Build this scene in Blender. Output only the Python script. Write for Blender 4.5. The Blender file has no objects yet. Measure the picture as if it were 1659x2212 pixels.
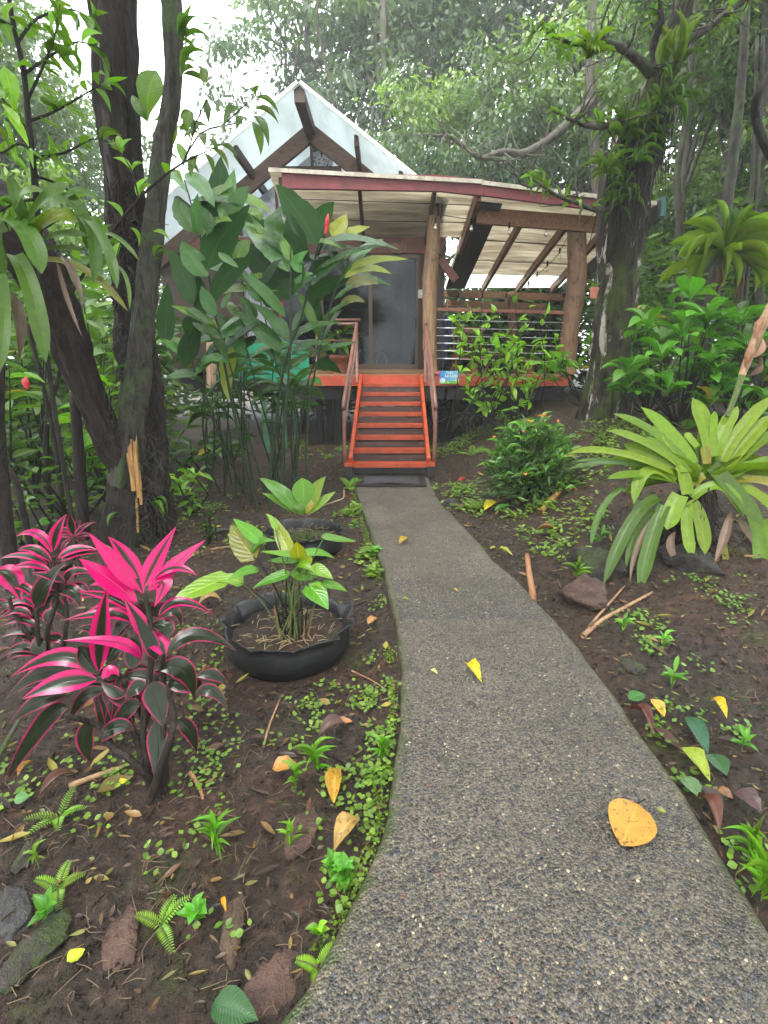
import bpy, math, random
import numpy as np
from mathutils import Vector, Matrix

SC = bpy.context.scene
COL = SC.collection
random.seed(11)
RNG = np.random.default_rng(11)

# ------------------------------------------------------------------ camera
CAM_H = 1.5
PITCH = math.radians(16.4)
cam_d = bpy.data.cameras.new('camera')
cam_d.sensor_fit = 'VERTICAL'
cam_d.sensor_height = 36.0
cam_d.lens = 18.0
cam_d.clip_start = 0.05
cam_d.clip_end = 600
cam = bpy.data.objects.new('camera', cam_d)
COL.objects.link(cam)
cam.location = (0, 0, CAM_H)
cam.rotation_euler = (math.radians(90) - PITCH, 0, 0)
SC.camera = cam

# ------------------------------------------------------------------ sky, sun, exposure
HAZE = 0.0023                           # density of the mist (its box is built after the forest)
SUN_EL, SUN_ROT = math.radians(62), math.radians(200)
w = bpy.data.worlds.new('World')
SC.world = w
w.use_nodes = True
wn = w.node_tree
for n_ in list(wn.nodes):
    wn.nodes.remove(n_)
sky = wn.nodes.new('ShaderNodeTexSky')
sky.sky_type = 'NISHITA'
sky.sun_disc = False
sky.sun_elevation = SUN_EL
sky.sun_rotation = SUN_ROT
sky.air_density = 1.0
sky.dust_density = 6.0
hs = wn.nodes.new('ShaderNodeHueSaturation')          # cloud cover takes the blue out of the sky
hs.inputs['Saturation'].default_value = 0.12
bg1 = wn.nodes.new('ShaderNodeBackground')
bg1.inputs['Strength'].default_value = 0.10
bg2 = wn.nodes.new('ShaderNodeBackground')            # even cloud layer
bg2.inputs['Color'].default_value = (0.93, 0.97, 1.0, 1)
bg2.inputs['Strength'].default_value = 1.15
ad = wn.nodes.new('ShaderNodeAddShader')
wo = wn.nodes.new('ShaderNodeOutputWorld')
wn.links.new(sky.outputs[0], hs.inputs['Color'])
wn.links.new(hs.outputs[0], bg1.inputs['Color'])
wn.links.new(bg1.outputs[0], ad.inputs[0])
wn.links.new(bg2.outputs[0], ad.inputs[1])
wn.links.new(ad.outputs[0], wo.inputs['Surface'])

sun_d = bpy.data.lights.new('sun', 'SUN')
sun_d.energy = 1.3
sun_d.angle = math.radians(25)
sun_d.color = (1.0, 0.97, 0.92)
sun = bpy.data.objects.new('sun', sun_d)
COL.objects.link(sun)
sun.rotation_euler = (math.radians(90) - SUN_EL, 0, math.radians(180) - SUN_ROT)

vs = SC.view_settings
vs.view_transform = 'Standard'
vs.look = 'None'
vs.exposure = 1.95
vs.gamma = 1.0
vs.use_curve_mapping = False
cy = SC.cycles
cy.max_bounces = 7
cy.diffuse_bounces = 3
cy.glossy_bounces = 3
cy.transmission_bounces = 5
cy.transparent_max_bounces = 10
cy.volume_bounces = 1
cy.use_denoising = True
cy.caustics_reflective = False
cy.caustics_refractive = False

# ------------------------------------------------------------------ layout: survey of the place
F = 1106.0
CP, SP = math.cos(PITCH), math.sin(PITCH)

def ray(px, py):
    u, v = (px - 829.5) / F, (py - 1106.0) / F
    return u, CP - v * SP, -(SP + v * CP)

def P(px, py, Y):
    a, b, c = ray(px, py)
    t = Y / b
    return Vector((a * t, Y, CAM_H + c * t))

def T(px, py, t):
    a, b, c = ray(px, py)
    return Vector((a * t, b * t, CAM_H + c * t))

def sstep(x):
    x = np.clip(x, 0, 1)
    return x * x * (3 - 2 * x)

# ---- value noise
def _hash(ix, iy, seed):
    h = (ix.astype(np.int64) * 374761393 + iy.astype(np.int64) * 668265263 + seed * 974634777) & 0xFFFFFFFF
    h = ((h ^ (h >> 13)) * 1274126177) & 0xFFFFFFFF
    return ((h ^ (h >> 16)) & 0xFFFF) / 65535.0

def vnoise(x, y, seed=0):
    ix, iy = np.floor(x), np.floor(y)
    fx, fy = x - ix, y - iy
    fx, fy = fx * fx * (3 - 2 * fx), fy * fy * (3 - 2 * fy)
    a, b = _hash(ix, iy, seed), _hash(ix + 1, iy, seed)
    c, d = _hash(ix, iy + 1, seed), _hash(ix + 1, iy + 1, seed)
    return (a * (1 - fx) + b * fx) * (1 - fy) + (c * (1 - fx) + d * fx) * fy - 0.5

def fbm(x, y, f, octv=4, seed=0, gain=0.5):
    s, a = 0, 1.0
    for k in range(octv):
        s = s + a * vnoise(x * f, y * f, seed + k * 17)
        f *= 2.03
        a *= gain
    return s

# ---- path edges, walked along the ground
def on_z(px, py, z=0.0):
    a, b, c = ray(px, py)
    t = (z - CAM_H) / c
    return a * t, b * t

PL = [(600, 2212), (675, 2119), (720, 2024), (770, 1934), (805, 1864), (829, 1799), (842, 1740), (852, 1663), (860, 1600), (865, 1540), (867, 1438),
      (860, 1390), (852, 1330), (840, 1270), (822, 1215), (805, 1165), (790, 1120), (775, 1080), (765, 1045), (757, 1018)]
PR = [(1790, 2212), (1650, 1993), (1594, 1903), (1549, 1828), (1499, 1748), (1449, 1673), (1374, 1573), (1322, 1493), (1280, 1438), (1219, 1361),
      (1179, 1317), (1117, 1251), (1069, 1212), (1038, 1174), (1010, 1144), (983, 1116), (957, 1090), (943, 1071), (930, 1039), (925, 1018)]
_l = np.array([on_z(*p) for p in PL]); _r = np.array([on_z(*p) for p in PR])
_l = np.vstack([[_l[0, 0] - 0.10, -2.0], _l, [_l[-1, 0], 7.2]]); _r = np.vstack([[_r[0, 0] + 0.05, -2.0], _r, [_r[-1, 0], 7.2]])
def path_l(y): return np.interp(y, _l[:, 1], _l[:, 0])
def path_r(y): return np.interp(y, _r[:, 1], _r[:, 0])

def gh(x, y):
    """height of the soil"""
    x = np.asarray(x, float); y = np.asarray(y, float)
    base = 0.85 * sstep((x - 0.9) / 2.2) * sstep((y - 1.8) / 4.6)
    base = base - 0.055 + 0.05 * fbm(x, y, 0.9, 2, 5)
    left = sstep((path_l(y) - x) / 0.25)
    base = base - 0.045 * left * (y < 9)
    base = base + 0.10 * sstep((-1.0 - x) / 1.5) * sstep((2.6 - y) / 1.2)
    base = base + 0.02 * sstep((x - path_r(y)) / 0.2) * (y < 8)
    ins = (x > path_l(y) + 0.03) & (x < path_r(y) - 0.03) & (y < 7.1)
    base = np.where(ins, -0.09, base)
    return base

def G(px, py, dz=0.0):
    a, b, c = ray(px, py)
    lo, hi = 0.5, 40.0
    t = lo
    while t < hi:
        p = (a * t, b * t, CAM_H + c * t)
        if p[2] <= float(gh(p[0], p[1])):
            break
        t += 0.02
    return Vector((a * t, b * t, float(gh(a * t, b * t)) + dz))

# ------------------------------------------------------------------ objects and meshes
BASE = {}

def link(o, parent=None, loc=(0, 0, 0)):
    COL.objects.link(o)
    loc = Vector(loc)
    if parent is not None:
        o.parent = parent
        o.location = loc - BASE[parent.name]
    else:
        o.location = loc
    BASE[o.name] = loc
    return o

def tag(o, label=None, cat=None, group=None, kind=None):
    if label: o['label'] = label
    if cat: o['category'] = cat
    if group: o['group'] = group
    if kind: o['kind'] = kind
    return o

def thing(name, label, cat, loc, group=None):
    o = bpy.data.objects.new(name, None)
    o.empty_display_size = 0.1
    link(o, None, loc)
    return tag(o, label, cat, group)

def mk(name, V, Q, mat=None, uv=None, col=None, smooth=True):
    V = np.asarray(V, np.float32); Q = np.asarray(Q, np.int32)
    me = bpy.data.meshes.new(name)
    k = Q.shape[1]
    me.vertices.add(len(V)); me.vertices.foreach_set('co', V.ravel())
    me.loops.add(Q.size); me.loops.foreach_set('vertex_index', Q.ravel())
    me.polygons.add(len(Q))
    me.polygons.foreach_set('loop_start', np.arange(0, Q.size, k, dtype=np.int32))
    me.polygons.foreach_set('loop_total', np.full(len(Q), k, np.int32))
    me.polygons.foreach_set('use_smooth', np.full(len(Q), bool(smooth)))
    if uv is not None:
        l = me.uv_layers.new(name='UVMap')
        l.data.foreach_set('uv', np.asarray(uv, np.float32)[Q.ravel()].ravel())
    if col is not None:
        c = np.ones((len(V), 4), np.float32); c[:, :3] = col
        a = me.attributes.new('tint', 'FLOAT_COLOR', 'POINT')
        a.data.foreach_set('color', c.ravel())
    me.update(calc_edges=True)
    if mat: me.materials.append(mat)
    return me

def ob(name, me, parent=None, loc=(0, 0, 0), color=None, label=None):
    o = bpy.data.objects.new(name, me)
    link(o, parent, loc)
    if color is not None:
        o.color = (color[0], color[1], color[2], color[3] if len(color) > 3 else 1)
    if label: o['label'] = label
    return o

def join(parts):
    V, Q, U, n = [], [], [], 0
    for v, q, u in parts:
        V.append(v); Q.append(np.asarray(q) + n); n += len(v)
        U.append(u if u is not None else np.zeros((len(v), 2)))
    return np.vstack(V), np.vstack(Q), np.vstack(U)

# ---- boxes and beams
BQ = np.array([(0, 3, 2, 1), (4, 5, 6, 7), (0, 1, 5, 4), (1, 2, 6, 5), (2, 3, 7, 6), (3, 0, 4, 7)])
def boxv(sx, sy, sz):
    x, y, z = sx / 2, sy / 2, sz / 2
    return np.array([(-x, -y, -z), (x, -y, -z), (x, y, -z), (-x, y, -z), (-x, -y, z), (x, -y, z), (x, y, z), (-x, y, z)], float)

def box(name, c, s, mat, parent, rotz=0, roty=0):
    V = boxv(*s)
    if roty: V = V @ np.array(Matrix.Rotation(roty, 3, 'Y')).T
    if rotz: V = V @ np.array(Matrix.Rotation(rotz, 3, 'Z')).T
    return ob(name, mk(name, V, BQ, mat, smooth=False), parent, c)

def beamv(p0, p1, wd, ht, up=(0, 0, 1)):
    p0, p1 = Vector(p0), Vector(p1)
    d = (p1 - p0); L = d.length; d.normalize()
    s = d.cross(Vector(up)).normalized(); n = s.cross(d).normalized()
    V = boxv(L, wd, ht)
    R = np.array([d, s, n])
    return V @ R

def beam(name, p0, p1, wd, ht, mat, parent, up=(0, 0, 1)):
    """bar from p0 to p1; wd across, ht along up"""
    return ob(name, mk(name, beamv(p0, p1, wd, ht, up), BQ, mat, smooth=False), parent, (Vector(p0) + Vector(p1)) / 2)

def slab(name, quad, th, mat, parent):
    """plate: four corners (top), thickness along -normal"""
    q = [Vector(p) for p in quad]
    n = (q[1] - q[0]).cross(q[3] - q[0]).normalized()
    if n.z < 0: n = -n
    c = sum(q, Vector()) / 4
    V = [p - c - n * th for p in q] + [p - c for p in q]
    uv = [(0, 0), (1, 0), (1, 1), (0, 1)] * 2
    return ob(name, mk(name, V, BQ, mat, uv=uv, smooth=False), parent, c)

# ---- tubes
def tubev(pts, rad, ns=8, noise=0.0, seed=0, cap=True, sub=1, ridge=0.0):
    pts = np.array([tuple(p) for p in pts], float); rad = np.array(rad, float) * np.ones(len(pts))
    if sub > 1:                                            # smooth the line through its points
        n = len(pts); tt = np.arange(n); t2 = np.linspace(0, n - 1, (n - 1) * sub + 1)
        def cr(a):
            out = []
            for t in t2:
                i = min(int(t), n - 2); f = t - i
                p0, p1, p2, p3 = a[max(i - 1, 0)], a[i], a[i + 1], a[min(i + 2, n - 1)]
                out.append(0.5 * (2 * p1 + (p2 - p0) * f + (2 * p0 - 5 * p1 + 4 * p2 - p3) * f * f + (3 * p1 - p0 - 3 * p2 + p3) * f ** 3))
            return np.array(out)
        pts = cr(pts); rad = np.interp(t2, tt, rad)
    n = len(pts)
    tan = np.gradient(pts, axis=0); tan /= np.linalg.norm(tan, axis=1)[:, None] + 1e-9
    ref = np.array((0.0, 1.0, 0.0)) if abs(tan[:, 1]).max() < 0.9 else np.array((1.0, 0.13, 0.2))
    s = np.cross(tan, ref); s /= np.linalg.norm(s, axis=1)[:, None] + 1e-9
    b = np.cross(s, tan)
    a = np.linspace(0, 2 * math.pi, ns, endpoint=False)
    ln = np.concatenate([[0], np.cumsum(np.linalg.norm(np.diff(pts, axis=0), axis=1))])
    R = rad[:, None] * np.ones((1, ns))
    if noise:
        aa = np.cos(a)[None] * 1.7 + seed; bb = np.sin(a)[None] * 1.7 + ln[:, None] * 2.2 / max(1e-3, rad.mean() * 9)
        aa = aa + 0 * bb
        R = R * (1 + noise * (fbm(aa, bb, 1.0, 2, seed) + 0.55 * fbm(aa * 2.3, bb * 2.7, 1.6, 2, seed + 3)) * 1.6)
    if ridge:                                              # fissured bark: streaks that run along the stem
        gx_ = np.cos(a)[None] * 5.5 + 0.9 * ln[:, None] + seed; gy_ = np.sin(a)[None] * 5.5 + 0.5 * ln[:, None]
        R = R * (1 + ridge * (fbm(gx_, gy_, 1.0, 3, seed + 7, 0.6) + 0.5 * fbm(gx_ * 1.5 + 9, gy_ * 1.5 + 4.0 * ln[:, None], 1.3, 2, seed + 5)))
    V = pts[:, None] + R[..., None] * (np.cos(a)[None, :, None] * s[:, None] + np.sin(a)[None, :, None] * b[:, None])
    i = np.arange(n - 1)[:, None] * ns; j = np.arange(ns)[None]
    k = (j + 1) % ns
    Q = np.stack([i + j, i + k, i + ns + k, i + ns + j], -1).reshape(-1, 4)
    uv = np.stack(np.broadcast_arrays(a[None] / 6.2832, ln[:, None]), -1).reshape(-1, 2)
    V = V.reshape(-1, 3)
    if cap:
        e = (n - 1) * ns; extra = []
        for st in (0, e):
            for q in range(0, ns - 2, 2):
                extra.append((st, st + q + 1, st + q + 2, st + (q + 3) % ns if q + 3 <= ns - 1 else st))
        extra = [x for x in extra if len(set(x)) == 4]
        if extra: Q = np.vstack([Q, extra])
    return V, Q, uv

def tube(name, pts, rad, mat, parent, ns=8, noise=0.0, seed=0, sub=1, label=None, ridge=0.0):
    o = Vector(pts[0])
    V, Q, uv = tubev([Vector(p) - o for p in pts], rad, ns, noise, seed, True, sub, ridge)
    return ob(name, mk(name, V, Q, mat, uv=uv), parent, o, label=label)

def tubes(name, lst, mat, parent, ns=5, kind=None):
    """many thin twigs in one mesh"""
    o = Vector(lst[0][0][0])
    parts = [tubev([Vector(p) - o for p in pts], rad, ns, 0, 0, False) for pts, rad in lst]
    V, Q, U = join(parts)
    x = ob(name, mk(name, V, Q, mat, uv=U), parent, o)
    if kind: x['kind'] = kind
    return x

# ---- leaves
def prof(kind, s):
    s = np.asarray(s, float)
    if kind == 'lance': return np.clip(np.sin(math.pi * s ** 0.78), 0, 1) ** 0.95
    if kind == 'ginger': return np.clip(np.sin(math.pi * np.clip(s, 0, 1) ** 0.80), 0, 1) ** 0.78 * np.clip((1 - s) / 0.12, 0, 1) ** 0.25
    if kind == 'strap': return np.clip((0.82 + 0.3 * s - 0.25 * s * s) * np.clip((1 - s) / 0.2, 0, 1) ** 0.6, 0, 1)
    if kind == 'blade': return np.clip(0.5 + 1.2 * s, 0, 1) * np.clip((1 - s) / 0.55, 0, 1) ** 0.75
    if kind == 'heart': return np.clip(np.clip(s / 0.06, 0, 1) ** 0.5 * np.clip(1 - (s - 0.25) ** 2 / 0.62, 0, 1) ** 1.2, 0, 1) * np.clip((1 - s) / 0.08, 0, 1) ** 0.3
    if kind == 'disc': return np.clip(np.sin(math.pi * s ** 0.80), 0, 1) ** 0.68
    if kind == 'obov': return np.clip(np.sin(math.pi * s ** 1.5), 0, 1) ** 0.8
    if kind == 'round': return np.clip(1 - (2 * s - 1) ** 2, 0, 1) ** 0.5
    return np.clip(np.sin(math.pi * s ** 0.72), 0, 1) ** 0.85      # ovate

def leaf_grid(kind, n, cols, fold, arch, wavy, seed=0, notch=0.0):
    """unit leaf: length 1 along +Y, width 1, face up (+Z)"""
    s = np.linspace(0, 1, n + 1)
    wd = prof(kind, s); wd[0] = max(wd[0], 0.06); wd[-1] = 0.02
    r = np.random.default_rng(seed)
    x = np.linspace(-1, 1, cols)
    wob = 1 + wavy * r.normal(0, 0.5, (n + 1, cols)) * np.abs(x)[None]
    X = 0.5 * x[None] * wd[:, None] * wob
    Yv = s[:, None] + 0 * X
    if notch: Yv = Yv - notch * np.abs(x)[None] ** 1.5 * np.exp(-s[:, None] * 9)
    Z = arch * 4 * s[:, None] * (1 - s[:, None]) + fold * np.abs(X) + wavy * 0.12 * np.abs(x)[None] * np.sin(s[:, None] * 19 + seed + 2.1 * x[None])
    V = np.stack([X, Yv, Z], -1).reshape(-1, 3)
    i = np.arange(n)[:, None] * cols; j = np.arange(cols - 1)[None]
    Q = np.stack([i + j, i + j + 1, i + cols + j + 1, i + cols + j], -1).reshape(-1, 4)
    uv = np.stack(np.broadcast_arrays((x[None] + 1) / 2, s[:, None]), -1).reshape(-1, 2)
    return V, Q, uv

def frame(d, nh):
    d = Vector(d).normalized(); nh = Vector(nh)
    s = d.cross(nh)
    if s.length < 1e-4: s = d.cross(Vector((0.3, 0.5, 0.8)))
    s.normalize()
    n = s.cross(d).normalized()
    return s, d, n

def put_leaf(name, me, parent, base, d, nh, L, W, color):
    """copy of a unit leaf at base, pointing along d, face towards nh"""
    s, dd, n = frame(d, nh)
    o = bpy.data.objects.new(name, me)
    COL.objects.link(o)
    o.parent = parent
    m = Matrix(((s.x * W, dd.x * L, n.x * L), (s.y * W, dd.y * L, n.y * L), (s.z * W, dd.z * L, n.z * L))).to_4x4()
    m.translation = Vector(base) - BASE[parent.name]
    o.matrix_basis = m
    BASE[o.name] = Vector(base)
    o.color = (color[0], color[1], color[2], 1)
    return o

UP = Vector((0, 0, 1))
CAMP = Vector((0, 0, CAM_H))

def hleaf(parent, p0, p1, p2, W, kind, color, mat, nh=None, fold=0.25, n=10, cols=5, wavy=0.0, seed=0, name='leaf', notch=0.0, label=None):
    """one large leaf along the curve p0-p1-p2, W metres wide"""
    p0, p1, p2 = np.array(p0), np.array(p1), np.array(p2)
    s = np.linspace(0, 1, n + 1)[:, None]
    c = p0 * (2 * s - 1) * (s - 1) + p1 * 4 * s * (1 - s) + p2 * s * (2 * s - 1)
    t = np.gradient(c, axis=0); t /= np.linalg.norm(t, axis=1)[:, None] + 1e-9
    if nh is None:
        v = CAMP - Vector(p1); v.normalize()
        nh = v * 0.75 + UP * 0.65
    nh = np.array(nh)
    sd = np.cross(t, nh); sd /= np.linalg.norm(sd, axis=1)[:, None] + 1e-9
    nn = np.cross(sd, t)
    wd = prof(kind, s[:, 0]); wd[0] = max(wd[0], 0.10); wd[-1] = 0.02
    x = np.linspace(-1, 1, cols)
    r = np.random.default_rng(seed)
    wob = 1 + wavy * r.normal(0, 0.5, (n + 1, cols)) * np.abs(x)[None]
    X = 0.5 * W * x[None] * wd[:, None] * wob
    H = fold * np.abs(X) + wavy * W * 0.25 * np.abs(x)[None] * np.sin(s * 17 + seed + 1.7 * x[None])
    V = c[:, None] + X[..., None] * sd[:, None] + H[..., None] * nn[:, None]
    if notch:
        L = np.linalg.norm(p2 - p0)
        V = V - (notch * L * np.abs(x)[None] ** 1.5 * np.exp(-s * 9))[..., None] * t[:, None]
    V = (V - p0).reshape(-1, 3)
    i = np.arange(n)[:, None] * cols; j = np.arange(cols - 1)[None]
    Q = np.stack([i + j, i + j + 1, i + cols + j + 1, i + cols + j], -1).reshape(-1, 4)
    uv = np.stack(np.broadcast_arrays((x[None] + 1) / 2, s), -1).reshape(-1, 2)
    return ob(name, mk(name, V, Q, mat, uv=uv), parent, p0, color, label)

def foliage(name, tmpl, pos, dirs, nhs, L, W, tint, mat, origin=(0, 0, 0)):
    """many small leaves as one mesh"""
    tv, tq, tuv = tmpl
    pos = np.asarray(pos, float); d = np.asarray(dirs, float); nh = np.asarray(nhs, float)
    d = d / (np.linalg.norm(d, axis=1)[:, None] + 1e-9)
    s = np.cross(d, nh); s /= np.linalg.norm(s, axis=1)[:, None] + 1e-9
    n = np.cross(s, d)
    L = np.asarray(L, float)[:, None, None] if np.ndim(L) else L
    W = np.asarray(W, float)[:, None, None] if np.ndim(W) else W
    V = pos[:, None] + W * tv[None, :, 0:1] * s[:, None] + L * (tv[None, :, 1:2] * d[:, None] + tv[None, :, 2:3] * n[:, None])
    k = len(tv); N = len(pos)
    Q = (tq[None] + (np.arange(N) * k)[:, None, None]).reshape(-1, tq.shape[1])
    col = np.repeat(np.asarray(tint, float), k, axis=0)
    return mk(name, (V - np.asarray(origin)).reshape(-1, 3), Q, mat, uv=np.tile(tuv, (N, 1)), col=col)

def tints(n, a, b, seed=0, light=0.35):
    r = np.random.default_rng(seed)
    f = r.random((n, 1)); a, b = np.array(a), np.array(b)
    return np.clip((a * (1 - f) + b * f) * (1 + light * r.normal(0, 1, (n, 1))) * np.array([1.25, 1.08, 0.7]), 0.004, 0.6)

def rdir(r, n, zmin=-1.0, zmax=1.0):
    z = r.uniform(zmin, zmax, n); a = r.uniform(0, 2 * math.pi, n)
    q = np.sqrt(np.clip(1 - z * z, 0, 1))
    return np.stack([q * np.cos(a), q * np.sin(a), z], -1)

# ------------------------------------------------------------------ materials
class Nd:
    def __init__(s, name):
        s.m = bpy.data.materials.new(name); s.m.use_nodes = True
        s.t = s.m.node_tree
        for n in list(s.t.nodes): s.t.nodes.remove(n)
        s.out = s.t.nodes.new('ShaderNodeOutputMaterial')
    def n(s, typ, props=None, **ins):
        x = s.t.nodes.new('ShaderNode' + typ)
        for k, v in (props or {}).items(): setattr(x, k, v)
        for k, v in ins.items():
            key = int(k[1:]) if k[0] == 'i' and k[1:].isdigit() else k.replace('_', ' ')
            sock = x.inputs[key]
            if isinstance(v, bpy.types.NodeSocket): s.t.links.new(v, sock)
            else: sock.default_value = v
        return x
    def math(s, op, a, b=0.0, c=None, clamp=False):
        kw = {'i0': a, 'i1': b}
        if c is not None: kw['i2'] = c
        return s.n('Math', {'operation': op, 'use_clamp': clamp}, **kw).outputs[0]
    def noise(s, vec, scale, detail=4.0, rough=0.55, dist=0.0):
        kw = dict(Scale=scale, Detail=detail, Roughness=rough, Distortion=dist)
        if vec is not None: kw['Vector'] = vec
        return s.n('TexNoise', **kw).outputs['Fac']
    def ramp(s, fac, stops):
        x = s.n('ValToRGB', Fac=fac)
        e = x.color_ramp.elements
        while len(e) < len(stops): e.new(0.5)
        for k, (p, c) in enumerate(stops):
            e[k].position = p; e[k].color = (*c, 1) if len(c) == 3 else c
        return x.outputs[0]
    def mix(s, f, a, b, mode='MIX'):
        x = s.n('Mix', {'data_type': 'RGBA', 'blend_type': mode})
        for sock, v in ((x.inputs[0], f), (x.inputs[6], a), (x.inputs[7], b)):
            if isinstance(v, bpy.types.NodeSocket): s.t.links.new(v, sock)
            elif sock.type == 'RGBA': sock.default_value = (*v[:3], 1)
            else: sock.default_value = v
        return x.outputs[2]
    def obj(s): return s.n('TexCoord').outputs['Object']
    def pos(s): return s.n('NewGeometry').outputs['Position']
    def mapv(s, vec, sc): return s.n('Mapping', Vector=vec, Scale=sc).outputs[0]
    def bump(s, h, strength=0.5, dist=0.01): return s.n('Bump', Height=h, Strength=strength, Distance=dist).outputs[0]
    def bsdf(s, color, rough=0.6, normal=None, spec=0.5, metal=0.0):
        kw = {'Base_Color': color if isinstance(color, bpy.types.NodeSocket) else (*color, 1), 'Roughness': rough, 'Metallic': metal, 'Specular_IOR_Level': spec}
        if normal is not None: kw['Normal'] = normal
        return s.n('BsdfPrincipled', **kw).outputs[0]
    def done(s, shader):
        s.t.links.new(shader, s.out.inputs['Surface']); return s.m

def leaf_mat(name, src='obj', rough=0.32, vein=0.0, slope=2.2, rib=0.5, trans=0.36, spot=0.25, spec=0.5, bump=0.35, pinkedge=False, vamp=0.10, holes=0.0):
    k = Nd(name)
    if src == 'obj': c = k.n('ObjectInfo').outputs['Color']
    else: c = k.n('Attribute', {'attribute_name': 'tint'}).outputs['Color']
    uvn = k.n('UVMap').outputs[0]
    sep = k.n('SeparateXYZ', Vector=uvn)
    d = k.math('MULTIPLY', k.math('ABSOLUTE', k.math('SUBTRACT', sep.outputs[0], 0.5)), 2.0)
    P_ = k.pos()
    nz = k.noise(P_, 26.0, 3.0)
    c = k.mix(k.math('MULTIPLY', nz, spot * 1.6), c, (0.35, 0.35, 0.35), 'MULTIPLY')
    if holes:                                                                               # brown blemishes
        bl = k.n('MapRange', Value=k.noise(P_, 55.0, 4.0, 0.7), From_Min=holes, From_Max=holes + 0.04).outputs[0]
        c = k.mix(k.math('MULTIPLY', bl, 0.85), c, (0.07, 0.035, 0.012))
    if pinkedge:
        rnd = k.n('ObjectInfo').outputs['Alpha']                                            # how far the pink reaches in
        st = k.noise(k.n('Mapping', Vector=uvn, Scale=(16.0, 0.7, 1.0)).outputs[0], 3.0, 3.0)
        dd = k.math('ADD', d, k.math('MULTIPLY', k.math('SUBTRACT', st, 0.5), 0.55))
        e = k.n('MapRange', Value=k.math('ADD', dd, rnd), From_Min=0.80, From_Max=1.06).outputs[0]
        dark = k.mix(nz, (0.005, 0.013, 0.004), (0.016, 0.021, 0.008))
        c = k.mix(e, dark, c)
    height = k.math('MULTIPLY', nz, 0.4)
    if vein:
        vv = k.math('SINE', k.math('MULTIPLY', k.math('SUBTRACT', sep.outputs[1], k.math('MULTIPLY', d, slope / 10.0)), vein))
        c = k.mix(k.math('MULTIPLY', k.math('ADD', vv, 1.0), vamp), c, (0.45, 0.5, 0.4), 'MULTIPLY')
        height = k.math('ADD', height, k.math('MULTIPLY', vv, 0.35))
    if rib:
        rb = k.n('MapRange', Value=d, From_Min=0.0, From_Max=0.10, To_Min=1.0, To_Max=0.0).outputs[0]
        c = k.mix(k.math('MULTIPLY', rb, rib), c, k.mix(1.0, c, (2.2, 2.0, 1.7), 'MULTIPLY'))
        height = k.math('SUBTRACT', height, k.math('MULTIPLY', rb, 0.8))
    nrm = k.bump(height, bump, 0.004)
    rg = k.math('ADD', rough - 0.1, k.math('MULTIPLY', k.noise(P_, 9.0, 2.0), 0.25))
    a = k.bsdf(c, rg, nrm, spec)
    tc = k.mix(1.0, c, (1.5, 1.7, 0.7), 'MULTIPLY')
    b = k.n('BsdfTranslucent', Color=tc, Normal=nrm).outputs[0]
    return k.done(k.n('MixShader', Fac=trans, i1=a, i2=b).outputs[0])

def wood_mat(name, c1, c2, scale=(2, 30, 30), rough=0.6, bump=0.3, stain=None):
    k = Nd(name)
    v = k.mapv(k.pos(), scale)
    g = k.noise(v, 1.0, 5.0, 0.6, 0.6)
    c = k.ramp(g, [(0.3, c1), (0.7, c2)])
    lg = k.noise(k.pos(), 2.3, 4.0)
    c = k.mix(k.math('MULTIPLY', lg, 0.6), c, (0.55, 0.52, 0.5), 'MULTIPLY')
    if stain:
        sm = k.n('MapRange', Value=k.noise(k.pos(), 6.0, 6.0, 0.7), From_Min=0.55, From_Max=0.72).outputs[0]
        c = k.mix(sm, c, stain)
    return k.done(k.bsdf(c, rough, k.bump(g, bump, 0.004), 0.45))

def paint_mat(name, c, worn, rough=0.45, amount=0.6):
    k = Nd(name)
    n1 = k.noise(k.pos(), 14.0, 6.0, 0.7)
    wr = k.n('MapRange', Value=n1, From_Min=amount, From_Max=amount + 0.1).outputs[0]
    col = k.mix(k.n('MapRange', Value=k.noise(k.pos(), 5.0, 6.0, 0.7), From_Min=0.35, From_Max=0.7).outputs[0], c, (0.50, 0.46, 0.42), 'MULTIPLY')
    col = k.mix(wr, col, worn)
    return k.done(k.bsdf(col, rough, k.bump(n1, 0.15, 0.003), 0.5))

def bark_mat(name, c1, c2, moss=None, moss_amt=0.5, pale=None, sc=(22, 22, 5), rough=0.7):
    k = Nd(name)
    v = k.mapv(k.pos(), sc)
    g = k.noise(v, 1.0, 6.0, 0.65, 0.8)
    f = k.noise(k.pos(), 70.0, 3.0)
    c = k.ramp(g, [(0.32, c1), (0.66, c2)])
    if pale:
        pm = k.n('MapRange', Value=k.noise(k.mapv(k.pos(), (7, 7, 1.6)), 1.0, 4.0, 0.6), From_Min=0.56, From_Max=0.62).outputs[0]
        c = k.mix(pm, c, pale)
    if moss:
        mm = k.n('MapRange', Value=k.noise(k.pos(), 4.0, 5.0, 0.65), From_Min=moss_amt, From_Max=moss_amt + 0.1).outputs[0]
        c = k.mix(mm, c, k.mix(f, moss, (moss[0] * 2, moss[1] * 2, moss[2] * 2)))
    h = k.math('ADD', g, k.math('MULTIPLY', f, 0.35))
    return k.done(k.bsdf(c, rough, k.bump(h, 1.0, 0.025), 0.22))

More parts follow.
